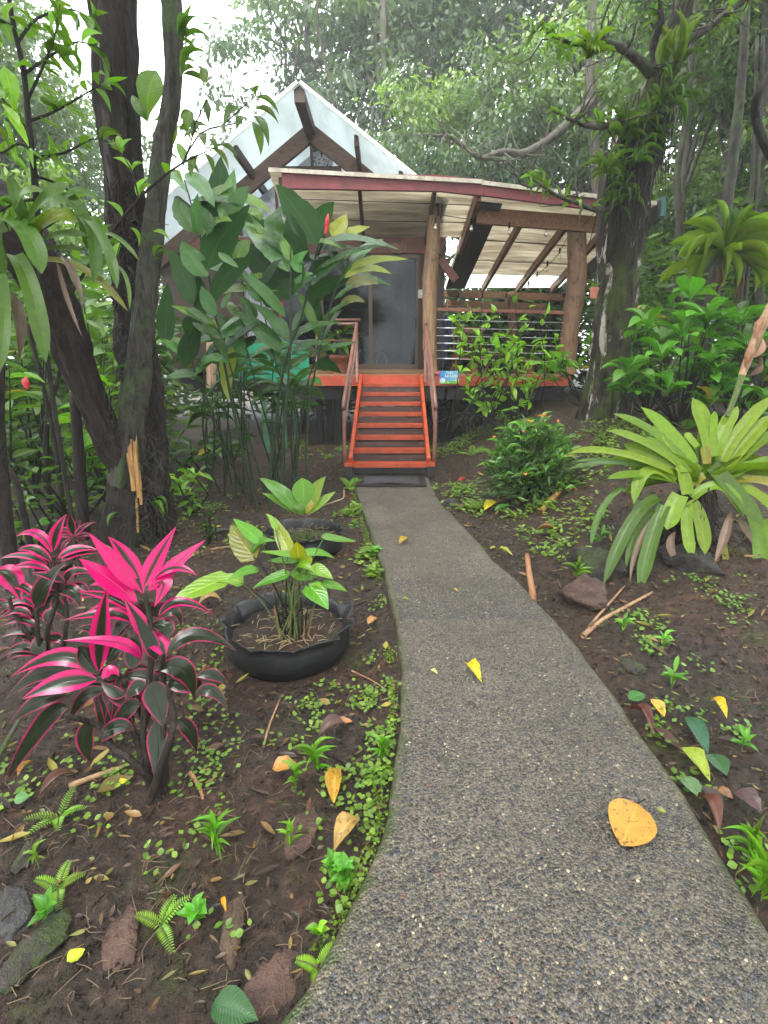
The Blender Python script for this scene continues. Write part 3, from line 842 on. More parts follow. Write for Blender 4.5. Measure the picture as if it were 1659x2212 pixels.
# posts and sheets under the house
for i, (px, yy) in enumerate([(690, 10.2), (712, 10.9), (728, 9.9), (742, 11.6), (985, 11.2), (1055, 9.7), (655, 12.0)]):
    q = P(px, 870, yy)
    box('stilt', (q.x, yy, 0.55), (0.13, 0.13, 1.3), M['black_wood'], cabin)
box('floor_beam', (-0.4, YD + 0.18, ZD - 0.33), (3.0, 0.12, 0.22), M['black_wood'], cabin)
box('floor_beam', (2.2, YD + 0.18, ZD - 0.33), (2.1, 0.12, 0.22), M['black_wood'], cabin)
box('floor_beam', (-3.0, YD + 1.4, ZD - 0.2), (2.2, 0.12, 0.3), M['black_wood'], cabin)
def tin(px0, px1, ptop, pbot, yy):
    """corrugated strip hanging under the side balcony"""
    a, b = P(px0, ptop, yy), P(px1, pbot, yy)
    n = 19
    xx = np.linspace(0, b.x - a.x, n); dy = 0.018 * np.sin(np.arange(n) * math.pi / 2)
    zb = min(b.z, a.z - 0.1)
    V = np.vstack([np.stack([xx, dy, 0 * xx], -1), np.stack([xx, dy, 0 * xx + (zb - a.z)], -1), np.stack([xx, dy + 0.004, 0 * xx], -1), np.stack([xx, dy + 0.004, 0 * xx + (zb - a.z)], -1)])
    Q = [(i, i + 1, n + i + 1, n + i) for i in range(n - 1)] + [(2 * n + i + 1, 2 * n + i, 3 * n + i, 3 * n + i + 1) for i in range(n - 1)]
    ob('tin_strip', mk('tin_strip', V, np.array(Q), M['green_tin']), cabin, a)
tin(563, 586, 868, 1008, 9.0); tin(603, 622, 868, 985, 9.5); tin(632, 647, 868, 968, 9.9); tin(511, 524, 868, 1040, 8.4); tin(681, 710, 966, 994, 9.6)
tin(800, 812, 866, 900, 10.0)
# green boards of the side balcony
for i, (za, zb) in enumerate([(735, 765), (766.5, 796), (797.5, 826)]):
    a, b = P(463, za, 9.55), P(668, zb, 9.55)
    box('balcony_board', ((a.x + b.x) / 2, 9.55 + 0.004 * i, (a.z + b.z) / 2), (b.x - a.x, 0.035, a.z - b.z), M['teal'], cabin)
a = P(455, 690, 9.4); tube('balcony_post', [P(457, 838, 9.45), P(456, 690, 9.45)], [0.09, 0.08], M['log'], cabin, 10, 0.15, 4)

# ================================================================== PORCH
porch = thing('porch', 'raised porch with coral edge board, log posts and pale sheet roof', 'porch', (1.0, YD, ZD))
DX0, DX1 = P(665, 818, YD).x, P(1232, 818, YD).x
for i in range(12):                                                      # deck boards run along the front
    y = YD + 0.02 + 0.145 * i + 0.07
    if y > YW - 0.05: x0, x1 = 1.12, DX1 - 0.02
    else: x0, x1 = DX0 + 0.01, DX1 - 0.02
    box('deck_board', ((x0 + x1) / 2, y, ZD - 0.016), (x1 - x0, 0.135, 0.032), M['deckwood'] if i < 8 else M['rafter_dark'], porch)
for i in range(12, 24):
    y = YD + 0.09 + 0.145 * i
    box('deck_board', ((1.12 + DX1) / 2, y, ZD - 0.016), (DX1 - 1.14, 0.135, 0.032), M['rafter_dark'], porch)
s0, s1 = -0.42, 0.64                                                    # gap of the stairs
box('edge_board', ((DX0 + s0) / 2, YD - 0.02, ZD - 0.105), (s0 - DX0, 0.045, 0.165), M['fascia'], porch)
box('edge_board', ((s1 + DX1) / 2, YD - 0.02, ZD - 0.105), (DX1 - s1, 0.045, 0.165), M['fascia'], porch)
box('edge_board', ((s0 + s1) / 2, YD - 0.02, ZD - 0.075), (s1 - s0 - 0.01, 0.044, 0.15), M['fascia'], porch)

def log(name, pts, rads, mat, seed):
    return tube(name, pts, rads, mat, porch, 16, 0.13, seed, sub=4)
log('log_post', [P(931, 806, YD + 0.08), P(928, 720, YD + 0.08), P(929, 600, YD + 0.08), P(935, 540, YD + 0.08), P(937, 470, YD + 0.08), P(941, 428, YD + 0.08)], [0.115, 0.11, 0.125, 0.12, 0.105, 0.105], M['log'], 3)
log('log_post', [P(1224, 808, YD + 0.1), P(1232, 700, YD + 0.1), P(1245, 620, YD + 0.1), P(1247, 540, YD + 0.1), P(1243, 475, YD + 0.1)], [0.165, 0.145, 0.16, 0.15, 0.135], M['log_red'], 8)
log('log_post', [P(1106, 810, 12.6), P(1107, 700, 12.6), P(1108, 630, 12.6)], [0.11, 0.10, 0.10], M['log_red'], 9)

# roof over the entry: rises towards the front
ye = 8.72
c_fl, c_fr = P(580, 365, ye), P(1043, 391, ye)
zb_ = zt + 0.02
roof_l = slab('roof_sheet', [c_fl, c_fr, Vector((c_fr.x + 0.12, YW - 0.06, zb_)), Vector((c_fl.x, YW - 0.06, zb_))], 0.012, M['sheet'], porch)
fz = lambda x, y: None
def on_l(x, y, dz=0.0):
    f = (x - c_fl.x) / (c_fr.x - c_fl.x); zf = c_fl.z + f * (c_fr.z - c_fl.z)
    g_ = (y - ye) / (YW - 0.06 - ye)
    return Vector((x, y, zf + g_ * (zb_ - zf) + dz))
beam('roof_edge', c_fl + Vector((0, -0.012, -0.012)), c_fr + Vector((0, -0.012, -0.012)), 0.02, 0.055, M['sheet_edge'], porch)
# sheet overlaps seen as dark seams
for y in (9.35, 9.9):
    beam('sheet_seam', on_l(c_fl.x + 0.05, y, -0.018), on_l(c_fr.x, y, -0.018), 0.018, 0.008, M['rafter_dark'], porch)
yb = 8.775
b0, b1 = P(610, 391, yb), P(952, 397, yb)
b2 = P(1042, 407, yb); b3 = P(1300, 440, yb); b4 = P(1402, 454, yb)
hb = 0.21
for q0, q1 in ((b0, b1), (b1, b2 + Vector((0.02, 0, 0)))):
    beam('front_beam', q0, q1, 0.07, hb, M['red_paint'], porch)
beam('front_beam', b2 + Vector((0.025, 0, -0.005)), b4, 0.07, 0.19, M['red_paint'], porch)
for px in (613, 778, 936):
    x = P(px, 405, 9.1).x
    beam('rafter', on_l(x, yb + 0.05, -0.09), on_l(x, YW - 0.1, -0.09), 0.055, 0.13, M['rafter_dark'], porch)
# right part: falls away to the back
YB = 12.8
e_fl, e_fr = P(1040, 393, ye), P(1418, 438, ye)
zbk = P(1100, 632, YB).z + 0.12
RX0, RX1 = e_fl.x - 0.05, e_fr.x
def on_r(x, y, dz=0.0):
    f = (x - e_fl.x) / (e_fr.x - e_fl.x); zf = e_fl.z + f * (e_fr.z - e_fl.z)
    g_ = (y - ye) / (YB + 0.2 - ye)
    return Vector((x, y, zf + g_ * (zbk - zf) + dz))
def rquad(xa, xb, ya, yb_, dz=0.0): return [on_r(xa, ya, dz), on_r(xb, ya, dz), on_r(xb, yb_, dz), on_r(xa, yb_, dz)]
for i, (ya, yb_) in enumerate([(ye, 9.5), (9.47, 10.5), (10.47, 11.4), (11.37, 12.15)]):
    slab('roof_sheet', rquad(RX0, RX1, ya, yb_, 0.004 * i), 0.012, M['sheet'], porch)
slab('clear_sheet', rquad(RX0, RX1, 12.12, YB + 0.2, 0.018), 0.010, M['sheet_clear'], porch)
slab('gutter_board', rquad(RX0 + 0.02, RX0 + 0.46, ye + 0.4, YB, -0.055), 0.03, M['black_wood'], porch)
beam('roof_edge', e_fl + Vector((0, -0.012, -0.012)), e_fr + Vector((0, -0.012, -0.012)), 0.02, 0.055, M['sheet_edge'], porch)
for x in (RX0 + 0.04,): beam('rafter', on_r(x, yb + 0.06, -0.13), on_r(x, YW + 0.2, -0.13), 0.07, 0.15, M['brown_red'], porch)
for pf, pb in (((1130, 482), (1042, 630)), ((1225, 507), (1116, 630)), ((1312, 515), (1190, 630)), ((1375, 480), (1225, 630))):
    xa, xb = P(*pf, YD).x, P(*pb, YB).x
    beam('rafter', on_r(xa, YD + 0.1, -0.10), on_r(xb, YB - 0.05, -0.10), 0.065, 0.15, M['rafter'], porch)
for y in (9.48, 10.48, 11.38):
    beam('sheet_seam', on_r(RX0 + 0.48, y, -0.022), on_r(RX1 - 0.05, y, -0.022), 0.02, 0.008, M['rafter_dark'], porch)
h0, h1 = P(1030, 466, YD - 0.05), P(1300, 487, YD - 0.05)
beam('cross_beam', h0, h1, 0.09, 0.23, M['rafter'], porch)
k0, k1 = P(952, 634, YB), P(1262, 644, YB)
beam('back_beam', k0, k1, 0.09, 0.15, M['rafter'], porch)
k0, k1 = P(962, 655, YB - 0.08), P(1180, 663, YB - 0.08)
beam('back_beam', k0, k1, 0.05, 0.14, M['rafter'], porch)
# end of the roof: dark barge with a teal tip
beam('barge_board', on_r(RX1 + 0.03, ye - 0.1, -0.12), on_r(RX1 + 0.03, YB, -0.12), 0.04, 0.26, M['black_wood'], porch)
beam('barge_tip', on_r(RX1 + 0.055, ye - 0.12, -0.09), on_r(RX1 + 0.055, ye + 0.42, -0.09), 0.06, 0.27, M['teal_dark'], porch)
beam('brace', P(950, 560, YW - 0.1), P(985, 605, YW - 0.1), 0.08, 0.14, M['brown_red'], porch)
# railing: top bar and steel cables
beam('top_bar', P(938, 668, YD + 0.1), P(1236, 676, YD + 0.1), 0.10, 0.055, M['brown_red'], porch)
for i, (ya, yb_) in enumerate([(690.5, 697), (708, 714), (725, 731), (741, 748), (757, 765), (774, 782)]):
    a, b = P(943, ya, YD + 0.06), P(1224, yb_, YD + 0.06)
    c = tube('cable', [a, a.lerp(b, 0.5) + Vector((0, 0, -0.004)), b], 0.0045, M['steel'], porch, 5)
    tube('turnbuckle', [a.lerp(b, 0.05), a.lerp(b, 0.07), a.lerp(b, 0.15), a.lerp(b, 0.17)], [0.006, 0.012, 0.012, 0.006], M['steel'], c, 6)
# left railing of the deck and the mesh panel behind it
tube('side_rail', [P(676, 691, YD + 0.12), P(722, 691, YD + 0.1), P(778, 691, YD + 0.06)], 0.021, M['rail'], porch, 8)
tube('side_rail', [P(668, 735, YD + 0.12), P(770, 736, YD + 0.06)], 0.013, M['rail'], porch, 8)
tube('side_rail_post', [P(684, 808, YD + 0.12), P(684, 691, YD + 0.12)], 0.018, M['rail'], porch, 8)

# ================================================================== STAIRS
stairs = thing('staircase', 'orange painted staircase with dark wooden risers leading up to the porch', 'stairs', (0.11, 6.9, 0.0))
NT = 8
y0s, z0s = 6.80, 0.175
gs, rs = (9.22 - y0s) / (NT - 1), (1.125 - z0s) / (NT - 1)
xc0, xc1 = 0.075, 0.125
for i in range(NT):
    f = i / (NT - 1); xc = xc0 + (xc1 - xc0) * f
    y, z = y0s + gs * i, z0s + rs * i
    box('tread', (xc, y + 0.135, z - 0.026), (1.0, 0.27, 0.052), M['orange'], stairs)
    if i < NT - 1:
        box('riser', (xc, y + 0.20, z + rs / 2 - 0.028), (0.985, 0.022, rs - 0.055), M['plank_dark'], stairs)
for sg in (-1, 1):
    xa, xb = xc0 + sg * 0.525, xc1 + sg * 0.525
    beam('stringer', (xa, y0s - 0.0, z0s + 0.005), (xb, 9.36, z0s + rs / gs * (9.36 - y0s) + 0.035), 0.048, 0.17, M['orange'], stairs)
    box('stringer_foot', (xc0 + sg * 0.545, y0s + 0.03, 0.085), (0.09, 0.15, 0.165), M['black_wood'], stairs)
    box('stringer_cap', (xc0 + sg * 0.55, y0s + 0.01, z0s - 0.0), (0.11, 0.16, 0.05), M['orange'], stairs)
box('kick_board', (xc0, y0s + 0.06, 0.075), (0.96, 0.02, 0.09), M['black_wood'], stairs)
for sg in (-1, 1):
    xa, xb = xc0 + sg * 0.605, xc1 + sg * 0.60
    ztop = 2.12
    top = [Vector((xb, 9.46, ztop)), Vector((xb, 9.30, ztop - 0.0)), Vector((xb, 9.18, ztop - 0.10))]
    low = [Vector((xa, 6.98, 1.02)), Vector((xa, 6.87, 0.90)), Vector((xa, 6.84, 0.72)), Vector((xa, 6.84, 0.16))]
    if sg > 0: top = [Vector((xb, 9.32, ztop - 0.02)), Vector((xb, 9.2, ztop - 0.10))]
    if sg < 0: top = [Vector((DX0 + 0.55, 9.46, ztop)), Vector((xb - 0.10, 9.46, ztop)), Vector((xb, 9.40, ztop)), Vector((xb, 9.20, ztop - 0.09))]
    tube('handrail', top + low, 0.027, M['rail'], stairs, 10, sub=3)
    tube('mid_rail', [Vector((xb - sg * 0.004, 9.2, ztop - 0.33)), Vector((xa - sg * 0.004, 6.90, 0.70))], 0.02, M['rail'], stairs, 8)
    tube('newel_post', [Vector((xb, 9.36, ZD - 0.12)), Vector((xb, 9.36, ztop - 0.015))], 0.026, M['rail'], stairs, 8)

# door mat on the path
mt = thing('doormat', 'black rubber doormat lying at the foot of the orange stairs', 'doormat', (0.075, 6.35, 0.01))
ml, mr = P(768, 1043, 6.2).x, P(922, 1043, 6.2).x
mc = (ml + mr) / 2; mw = mr - ml
my0, my1 = 6.18, 6.72
def rib_mat():
    n = 40; m = 14
    xx = np.linspace(-mw / 2 + 0.09, mw / 2 - 0.09, n); yy = np.linspace(my0 + 0.09, my1 - 0.06, m)
    X_, Y_ = np.meshgrid(xx, yy)
    Z_ = 0.016 + 0.006 * (RNG.random(X_.shape)) + 0.012 * np.exp(-((X_ + 0.0) / 0.14) ** 2 - ((Y_ - my0 - 0.09) / 0.05) ** 2)
    V, Q = grid_mesh(X_, Y_ - 6.35, Z_)
    return V, Q
V, Q = rib_mat(); ob('mat_pile', mk('mat_pile', V + np.array([0, 0, 0.0]), Q, M['mat']), mt, (mc, 6.35, 0.008))
for (x, y, sx, sy) in ((mc, my0 + 0.045, mw, 0.09), (mc, my1 - 0.03, mw, 0.06), (mc - mw / 2 + 0.045, (my0 + my1) / 2 + 0.015, 0.088, my1 - my0 - 0.152), (mc + mw / 2 - 0.045, (my0 + my1) / 2 + 0.015, 0.088, my1 - my0 - 0.152)):
    box('mat_border', (x, y, 0.017), (sx, sy, 0.016), M['mat_edge'], mt)
box('mat_base', (mc, (my0 + my1) / 2, 0.009), (mw - 0.01, my1 - my0 - 0.01, 0.006), M['mat_edge'], mt)

# ---- sign on the edge board
sl_, sr_ = P(950, 801, YD - 0.08), P(991, 829, YD - 0.08)
sc_ = (sl_ + sr_) / 2; sw, sh = sr_.x - sl_.x, sl_.z - sr_.z
sign = thing('name_sign', 'small blue sign reading Casita La Luna fixed to the coral edge board', 'sign', sc_)
k = Nd('sign_print')
sp = k.n('SeparateXYZ', Vector=k.n('UVMap').outputs[0])
skyc = k.ramp(sp.outputs[0], [(0.0, (0.02, 0.19, 0.55)), (1.0, (0.22, 0.52, 0.62))])
grassline = k.math('ADD', 0.12, k.math('MULTIPLY', k.noise(k.n('Mapping', Vector=k.n('UVMap').outputs[0], Scale=(7.0, 0.0, 1.0)).outputs[0], 1.0, 3.0), 0.16))
gm = k.math('LESS_THAN', sp.outputs[1], grassline)
M['sign'] = k.done(k.bsdf(k.mix(gm, skyc, (0.10, 0.42, 0.06)), 0.4))
V = boxv(sw, 0.012, sh); uvs = [((v[0] / sw) + 0.5, (v[2] / sh) + 0.5) for v in V]
ob('sign_plate', mk('sign_plate', V, BQ, M['sign'], uv=uvs, smooth=False), sign, sc_)
def text(name, s, size, x, z, mat, parent, y):
    cu = bpy.data.curves.new(name, 'FONT'); cu.body = s; cu.size = size; cu.align_x = 'CENTER'; cu.align_y = 'CENTER'; cu.extrude = 0.001
    cu.offset = size * 0.018
    cu.materials.append(mat)
    tmp = bpy.data.objects.new(name, cu)
    me = bpy.data.meshes.new_from_object(tmp); bpy.data.objects.remove(tmp); me.name = name
    if not me.materials: me.materials.append(mat)
    o = bpy.data.objects.new(name, me); link(o, parent, (x, y, z)); o.rotation_euler = (math.radians(90), 0, 0)
    return o
yf = sc_.y - 0.008
text('lettering', 'Casita', sh * 0.21, sc_.x + sw * 0.0, sc_.z + sh * 0.36, M['white'], sign, yf)
text('lettering', 'La Luna', sh * 0.33, sc_.x + sw * 0.10, sc_.z + sh * 0.12, M['white'], sign, yf)
def disc(name, c, r, mat, parent, th=0.003, n=18, sx=1.0):
    a = np.linspace(0, 2 * math.pi, n, endpoint=False)
    V = [(r * sx * math.cos(t), -th / 2, r * math.sin(t)) for t in a] + [(r * sx * math.cos(t), th / 2, r * math.sin(t)) for t in a]
    me = bpy.data.meshes.new(name)
    me.from_pydata(V, [], [tuple(range(n)), tuple(range(2 * n - 1, n - 1, -1))] + [(i, i + n, (i + 1) % n + n, (i + 1) % n) for i in range(n)])
    me.materials.append(mat); me.update()
    return ob(name, me, parent, c)
mo_ = Vector((sc_.x - sw * 0.34, yf, sc_.z - sh * 0.26))
moon = disc('moon', mo_, sh * 0.21, M['white'], sign)
ar = [mo_ + Vector((sh * 0.13 * math.cos(t), -0.003, sh * 0.13 * math.sin(t))) for t in np.linspace(1.9, 5.6, 9)]
tube('moon_face', ar, sh * 0.012, M['navy'], moon, 4)
for dx in (-0.05, 0.05): disc('moon_eye', mo_ + Vector((sh * dx, -0.004, sh * 0.05)), sh * 0.018, M['navy'], moon, 0.002, 8)
k = Nd('yellow_print'); M['yellow'] = k.done(k.bsdf((0.72, 0.62, 0.06), 0.5))
for i in range(6):
    t = i * 1.047
    disc('petal', Vector((sc_.x + sw * 0.39 + sh * 0.08 * math.cos(t), yf, sc_.z - sh * 0.30 + sh * 0.08 * math.sin(t))), sh * 0.055, M['yellow'], sign, 0.003, 8)
disc('flower_centre', Vector((sc_.x + sw * 0.39, yf - 0.002, sc_.z - sh * 0.30)), sh * 0.045, M['oflower'], sign, 0.003, 8)
disc('bush_print', Vector((sc_.x - sw * 0.06, yf, sc_.z - sh * 0.42)), sh * 0.06, M['yellow'], sign, 0.002, 8, 1.8)

# ---- small things on and round the porch
q = P(913, 635, YW - 0.08)
sg2 = thing('paper_notice', 'small white notice beside the sliding door', 'notice', q)
box('notice_sheet', q, (0.17, 0.006, 0.15), M['white'], sg2)
tube('notice_drawing', [q + Vector((0.045 * math.cos(t) - 0.03, -0.005, 0.035 * math.sin(t))) for t in np.linspace(0, 6, 10)], 0.003, M['interior'], sg2, 4)
tube('notice_drawing', [q + Vector((x, -0.005, z)) for x, z in ((0.01, -0.02), (0.03, 0.03), (0.04, -0.01), (0.06, 0.03), (0.07, 0.0))], 0.003, M['interior'], sg2, 4)
q = P(860, 535, YW - 0.11)
pq = thing('oval_plaque', 'oval carved wooden plaque above the sliding door', 'plaque', q)
disc('plaque_board', q, 0.10, M['log_red'], pq, 0.03, 24, 1.9)
disc('plaque_carving', q + Vector((-0.05, -0.02, 0.02)), 0.045, M['deckwood'], pq, 0.015, 14, 1.6)
q = P(943, 797, YD - 0.0)
tc_ = thing('toy_truck', 'tiny pink and white plastic toy truck on the deck edge above the blue sign', 'toy', (q.x, YD + 0.02, ZD))
box('truck_body', (q.x + 0.03, YD + 0.03, ZD + 0.035), (0.11, 0.06, 0.055), M['pink'], tc_)
box('truck_cab', (q.x - 0.055, YD + 0.03, ZD + 0.045), (0.05, 0.058, 0.07), M['white'], tc_)
for x in (-0.055, 0.0, 0.06):
    dd_ = disc('wheel', Vector((q.x + x, YD + 0.0, ZD + 0.014)), 0.014, M['black'], tc_, 0.01, 8)

def pot(name, label, x, y, z, r, h, group=None):
    t = thing(name, label, 'flower pot', (x, y, z), group)
    V, Q, U = tubev([(0, 0, 0), (0, 0, h * 0.8), (0, 0, h * 0.8), (0, 0, h), (0, 0, h), (0, 0, h * 0.85)], [r * 0.72, r * 0.95, r * 1.06, r * 1.08, r * 0.95, r * 0.9], 18)
    ob('pot', mk('pot', V, Q, M['terracotta'], uv=U), t, (x, y, z))
    disc_s = tubev([(0, 0, h * 0.84), (0, 0, h * 0.85)], [r * 0.9, 0.004], 14)
    ob('potting_soil', mk('potting_soil', disc_s[0], disc_s[1], M['soil']), t, (x, y, z))
    return t

# string lights
sL = thing('string_light', 'black string of clear bulbs hanging under the right porch roof', 'string lights', P(930, 470, YD - 0.12))
def zz(x, y): return (884.8 + x / 2.727, 387 + y / 2.727)
seqs = [([(130, 262), (150, 212), (250, 222), (370, 238), (480, 245), (590, 256), (700, 258), (810, 268), (880, 285), (940, 318)], YD - 0.16, YD + 0.2), ([(940, 318), (884, 430), (812, 510), (752, 565), (690, 630), (640, 655)], YD + 0.2, YB - 0.4),
        ([(265, 690), (350, 705), (430, 700), (560, 700), (640, 690)], YB - 0.25, YB - 0.25)]
for pts, ya, yb_ in seqs:
    n = len(pts)
    tube('cord', [P(*zz(*p), ya + (yb_ - ya) * i / (n - 1)) for i, p in enumerate(pts)], 0.006, M['black'], sL, 5, sub=3)
for (x, y, yy) in [(153, 262, YD - 0.17), (365, 270, YD - 0.14), (588, 290, YD - 0.1), (806, 300, YD - 0.02), (884, 440, 10.0), (812, 515, 10.8), (752, 575, 11.4), (700, 630, 12.0), (288, 700, YB - 0.26), (430, 705, YB - 0.26), (570, 705, YB - 0.26)]:
    q = P(*zz(x, y - 12), yy)
    V, Q, U = tubev([(0, 0, 0.06), (0, 0, -0.03)], [0.016, 0.018], 8)
    s_ = ob('socket', mk('socket', V, Q, M['black']), sL, q)
    V, Q, U = tubev([(0, 0, -0.03), (0, 0, -0.05), (0, 0, -0.09), (0, 0, -0.12), (0, 0, -0.135)], [0.013, 0.026, 0.034, 0.024, 0.004], 10)
    ob('bulb', mk('bulb', V, Q, M['bulb']), s_, q)
# folded umbrella hung by the railing
q = P(966, 668, YD + 0.5)
um = thing('folded_umbrella', 'folded navy umbrella hanging behind the porch railing by the log post', 'umbrella', q)
V, Q, U = tubev([(0, 0, -0.10), (0.004, 0, -0.16), (0.008, 0, -0.5), (-0.02, 0, -0.95), (-0.03, 0, -1.02)], [0.02, 0.085, 0.075, 0.03, 0.008], 16, 0.5, 7)
ob('canopy', mk('canopy', V, Q, M['navy'], smooth=False), um, q)
tube('shaft', [q + Vector((0, 0, 0.1)), q + Vector((0, 0, -0.12))], 0.008, M['steel'], um, 6)
# wooden armchair on the deck
cx, cyy = 1.62, YD + 0.75
ch = thing('wooden_armchair', 'low reddish wooden chair on the porch behind the railing cables', 'chair', (cx, cyy, ZD))
box('seat', (cx, cyy, ZD + 0.28), (0.62, 0.55, 0.04), M['chair'], ch)
for sx in (-1, 1):
    for sy in (-1, 1): tube('leg', [(cx + sx * 0.29, cyy + sy * 0.25, ZD), (cx + sx * 0.28, cyy + sy * 0.23, ZD + 0.42)], 0.02, M['chair'], ch, 6)
    beam('arm', (cx + sx * 0.29, cyy - 0.3, ZD + 0.44), (cx + sx * 0.29, cyy + 0.28, ZD + 0.42), 0.06, 0.025, M['chair'], ch)
    tube('rocker', [(cx + sx * 0.29, cyy - 0.42, ZD + 0.09), (cx + sx * 0.29, cyy, ZD + 0.015), (cx + sx * 0.29, cyy + 0.42, ZD + 0.09)], 0.018, M['chair'], ch, 6, sub=3)
for i in range(7): tube('spindle', [(cx - 0.26 + 0.087 * i, cyy + 0.26, ZD + 0.3), (cx - 0.27 + 0.09 * i, cyy + 0.36, ZD + 0.80)], 0.011, M['chair'], ch, 6)
beam('top_rail', (cx - 0.31, cyy + 0.36, ZD + 0.82), (cx + 0.31, cyy + 0.36, ZD + 0.82), 0.03, 0.08, M['chair'], ch)
c2x = 2.28
tb = thing('side_table', 'low wooden side table on the porch beside the armchair', 'table', (c2x, YD + 0.8, ZD))
box('table_top', (c2x, YD + 0.8, ZD + 0.35), (0.55, 0.45, 0.03), M['chair'], tb)
for sx in (-1, 1):
    for sy in (-1, 1): tube('leg', [(c2x + sx * 0.24, YD + 0.8 + sy * 0.19, ZD), (c2x + sx * 0.22, YD + 0.8 + sy * 0.17, ZD + 0.34)], 0.018, M['chair'], tb, 6)

# ================================================================== FOREST BEHIND
T_FAR = (np.array([(0, 0, 0), (-0.5, 0.45, 0.03), (0, 1, -0.06), (0.5, 0.45, 0.03)], float), np.array([(0, 3, 2, 1)]), np.array([(0.5, 0), (0, 0.5), (0.5, 1), (1, 0.5)], float))
T_KITE = leaf_grid('ovate', 3, 3, 0.2, -0.06, 0.0)
T_LANCE = leaf_grid('lance', 4, 3, 0.25, -0.10, 0.0)
T_ROUND = leaf_grid('round', 3, 3, 0.12, 0.0, 0.0)

def crown_mesh(seed, rx, rz, nclump, per, L, W, c0, c1, droop=0.5, clump_r=0.62):
    """crown as clumps of small leaves round the branch ends; origin at the crown's middle"""
    r = np.random.default_rng(seed)
    d = rdir(r, nclump); rad = r.random(nclump) ** 0.45
    cen = d * rad[:, None] * np.array([rx, rx, rz])
    # uneven outline
    cen *= (1 + 0.22 * np.sin(d[:, :1] * 3 + seed) + 0.18 * np.sin(d[:, 1:2] * 5 + 2 * seed))
    n = nclump * per
    cl = np.repeat(cen, per, 0)
    sz = np.repeat(r.uniform(0.55, 1.35, (nclump, 1)), per, 0) * clump_r
    off = r.normal(0, 1, (n, 3)) * np.array([0.6, 0.6, 0.32]) * sz
    pos = cl + off
    dr = off * np.array([1, 1, 0.3]) + r.normal(0, 0.5, (n, 3)); dr[:, 2] -= droop
    nh = np.array([0, 0, 1.0]) + r.normal(0, 0.55, (n, 3))
    tn = tints(nclump, c0, c1, seed, 0.22)
    return foliage('crown', T_FAR, pos, dr, nh, r.uniform(0.7, 1.3, n) * L, r.uniform(0.7, 1.3, n) * W, np.repeat(tn, per, 0), M['leaf_far']), cen

def trunk_parts(r, h, rb, cen, zc, k=9, lean=(0, 0)):
    top = zc + 0.3 * abs(cen[:, 2]).max()
    pts = [Vector((lean[0] * f + 0.12 * math.sin(5 * f + r.random()), lean[1] * f + 0.1 * math.cos(4 * f), top * f)) for f in np.linspace(0, 1, 8)]
    parts = [tubev(pts, [rb * (1.25 if i == 0 else 1 - 0.09 * i) for i in range(8)], 8, 0.12, int(r.integers(99)))]
    for i in r.choice(len(cen), min(k, len(cen)), False):
        e = Vector(cen[i]) + Vector((lean[0], lean[1], zc))
        f = r.uniform(0.42, 0.85); s = Vector((lean[0] * f, lean[1] * f, top * f))
        mid = s.lerp(e, 0.5) + Vector(r.normal(0, 0.35, 3))
        parts.append(tubev([s, s.lerp(mid, 0.5) + Vector(r.normal(0, 0.12, 3)), mid, mid.lerp(e, 0.5) + Vector(r.normal(0, 0.15, 3)), e], [rb * 0.42, rb * 0.3, rb * 0.24, rb * 0.15, rb * 0.06], 6))
    return join(parts)

# five kinds of crown; trees of one kind share their meshes
KINDS = []
spec = [(3.6, 4.6, 105, 95, 0.25, 0.10, (0.030, 0.066, 0.060), (0.075, 0.125, 0.10)),  # blue-grey tone of the mist is put into these leaf colours
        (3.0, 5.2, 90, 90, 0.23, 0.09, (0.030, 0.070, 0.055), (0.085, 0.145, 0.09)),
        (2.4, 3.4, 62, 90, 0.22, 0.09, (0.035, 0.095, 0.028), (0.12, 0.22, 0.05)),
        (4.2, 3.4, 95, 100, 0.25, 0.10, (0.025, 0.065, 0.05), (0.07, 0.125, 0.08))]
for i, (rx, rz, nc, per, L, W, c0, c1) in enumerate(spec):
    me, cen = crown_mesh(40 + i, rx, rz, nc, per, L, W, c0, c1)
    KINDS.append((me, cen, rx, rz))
TRUNKS = {}
def tree(px, Y, ztop, kind, scale, label, zc=None, group='misty forest trees behind the cabin', rot=0.0, rb=0.2):
    me, cen, rx, rz = KINDS[kind]
    x = P(px, 780, Y).x; z0 = float(gh(x, Y)) - 0.1
    hc = (ztop - rz * scale - z0) / scale                 # height of the crown's middle, in the kind's own metres
    key = (kind, round(hc, 1))
    if key not in TRUNKS:
        r = np.random.default_rng(kind * 7 + int(hc * 3))
        V, Q, U = trunk_parts(r, hc, rb, cen, hc, 12, (r.normal(0, 0.3), 0))
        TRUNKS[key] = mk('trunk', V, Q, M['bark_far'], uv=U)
    t = thing('forest_tree', label, 'tree', (x, Y, z0), group)
    t.rotation_euler = (0, 0, rot); t.scale = (scale, scale, scale)
    for nm, m_, z in (('trunk', TRUNKS[key], 0.0), ('crown', me, hc)):
        o = bpy.data.objects.new(nm, m_); COL.objects.link(o); o.parent = t; o.location = (0, 0, z); BASE[o.name] = Vector((x, Y, z0))
    return t
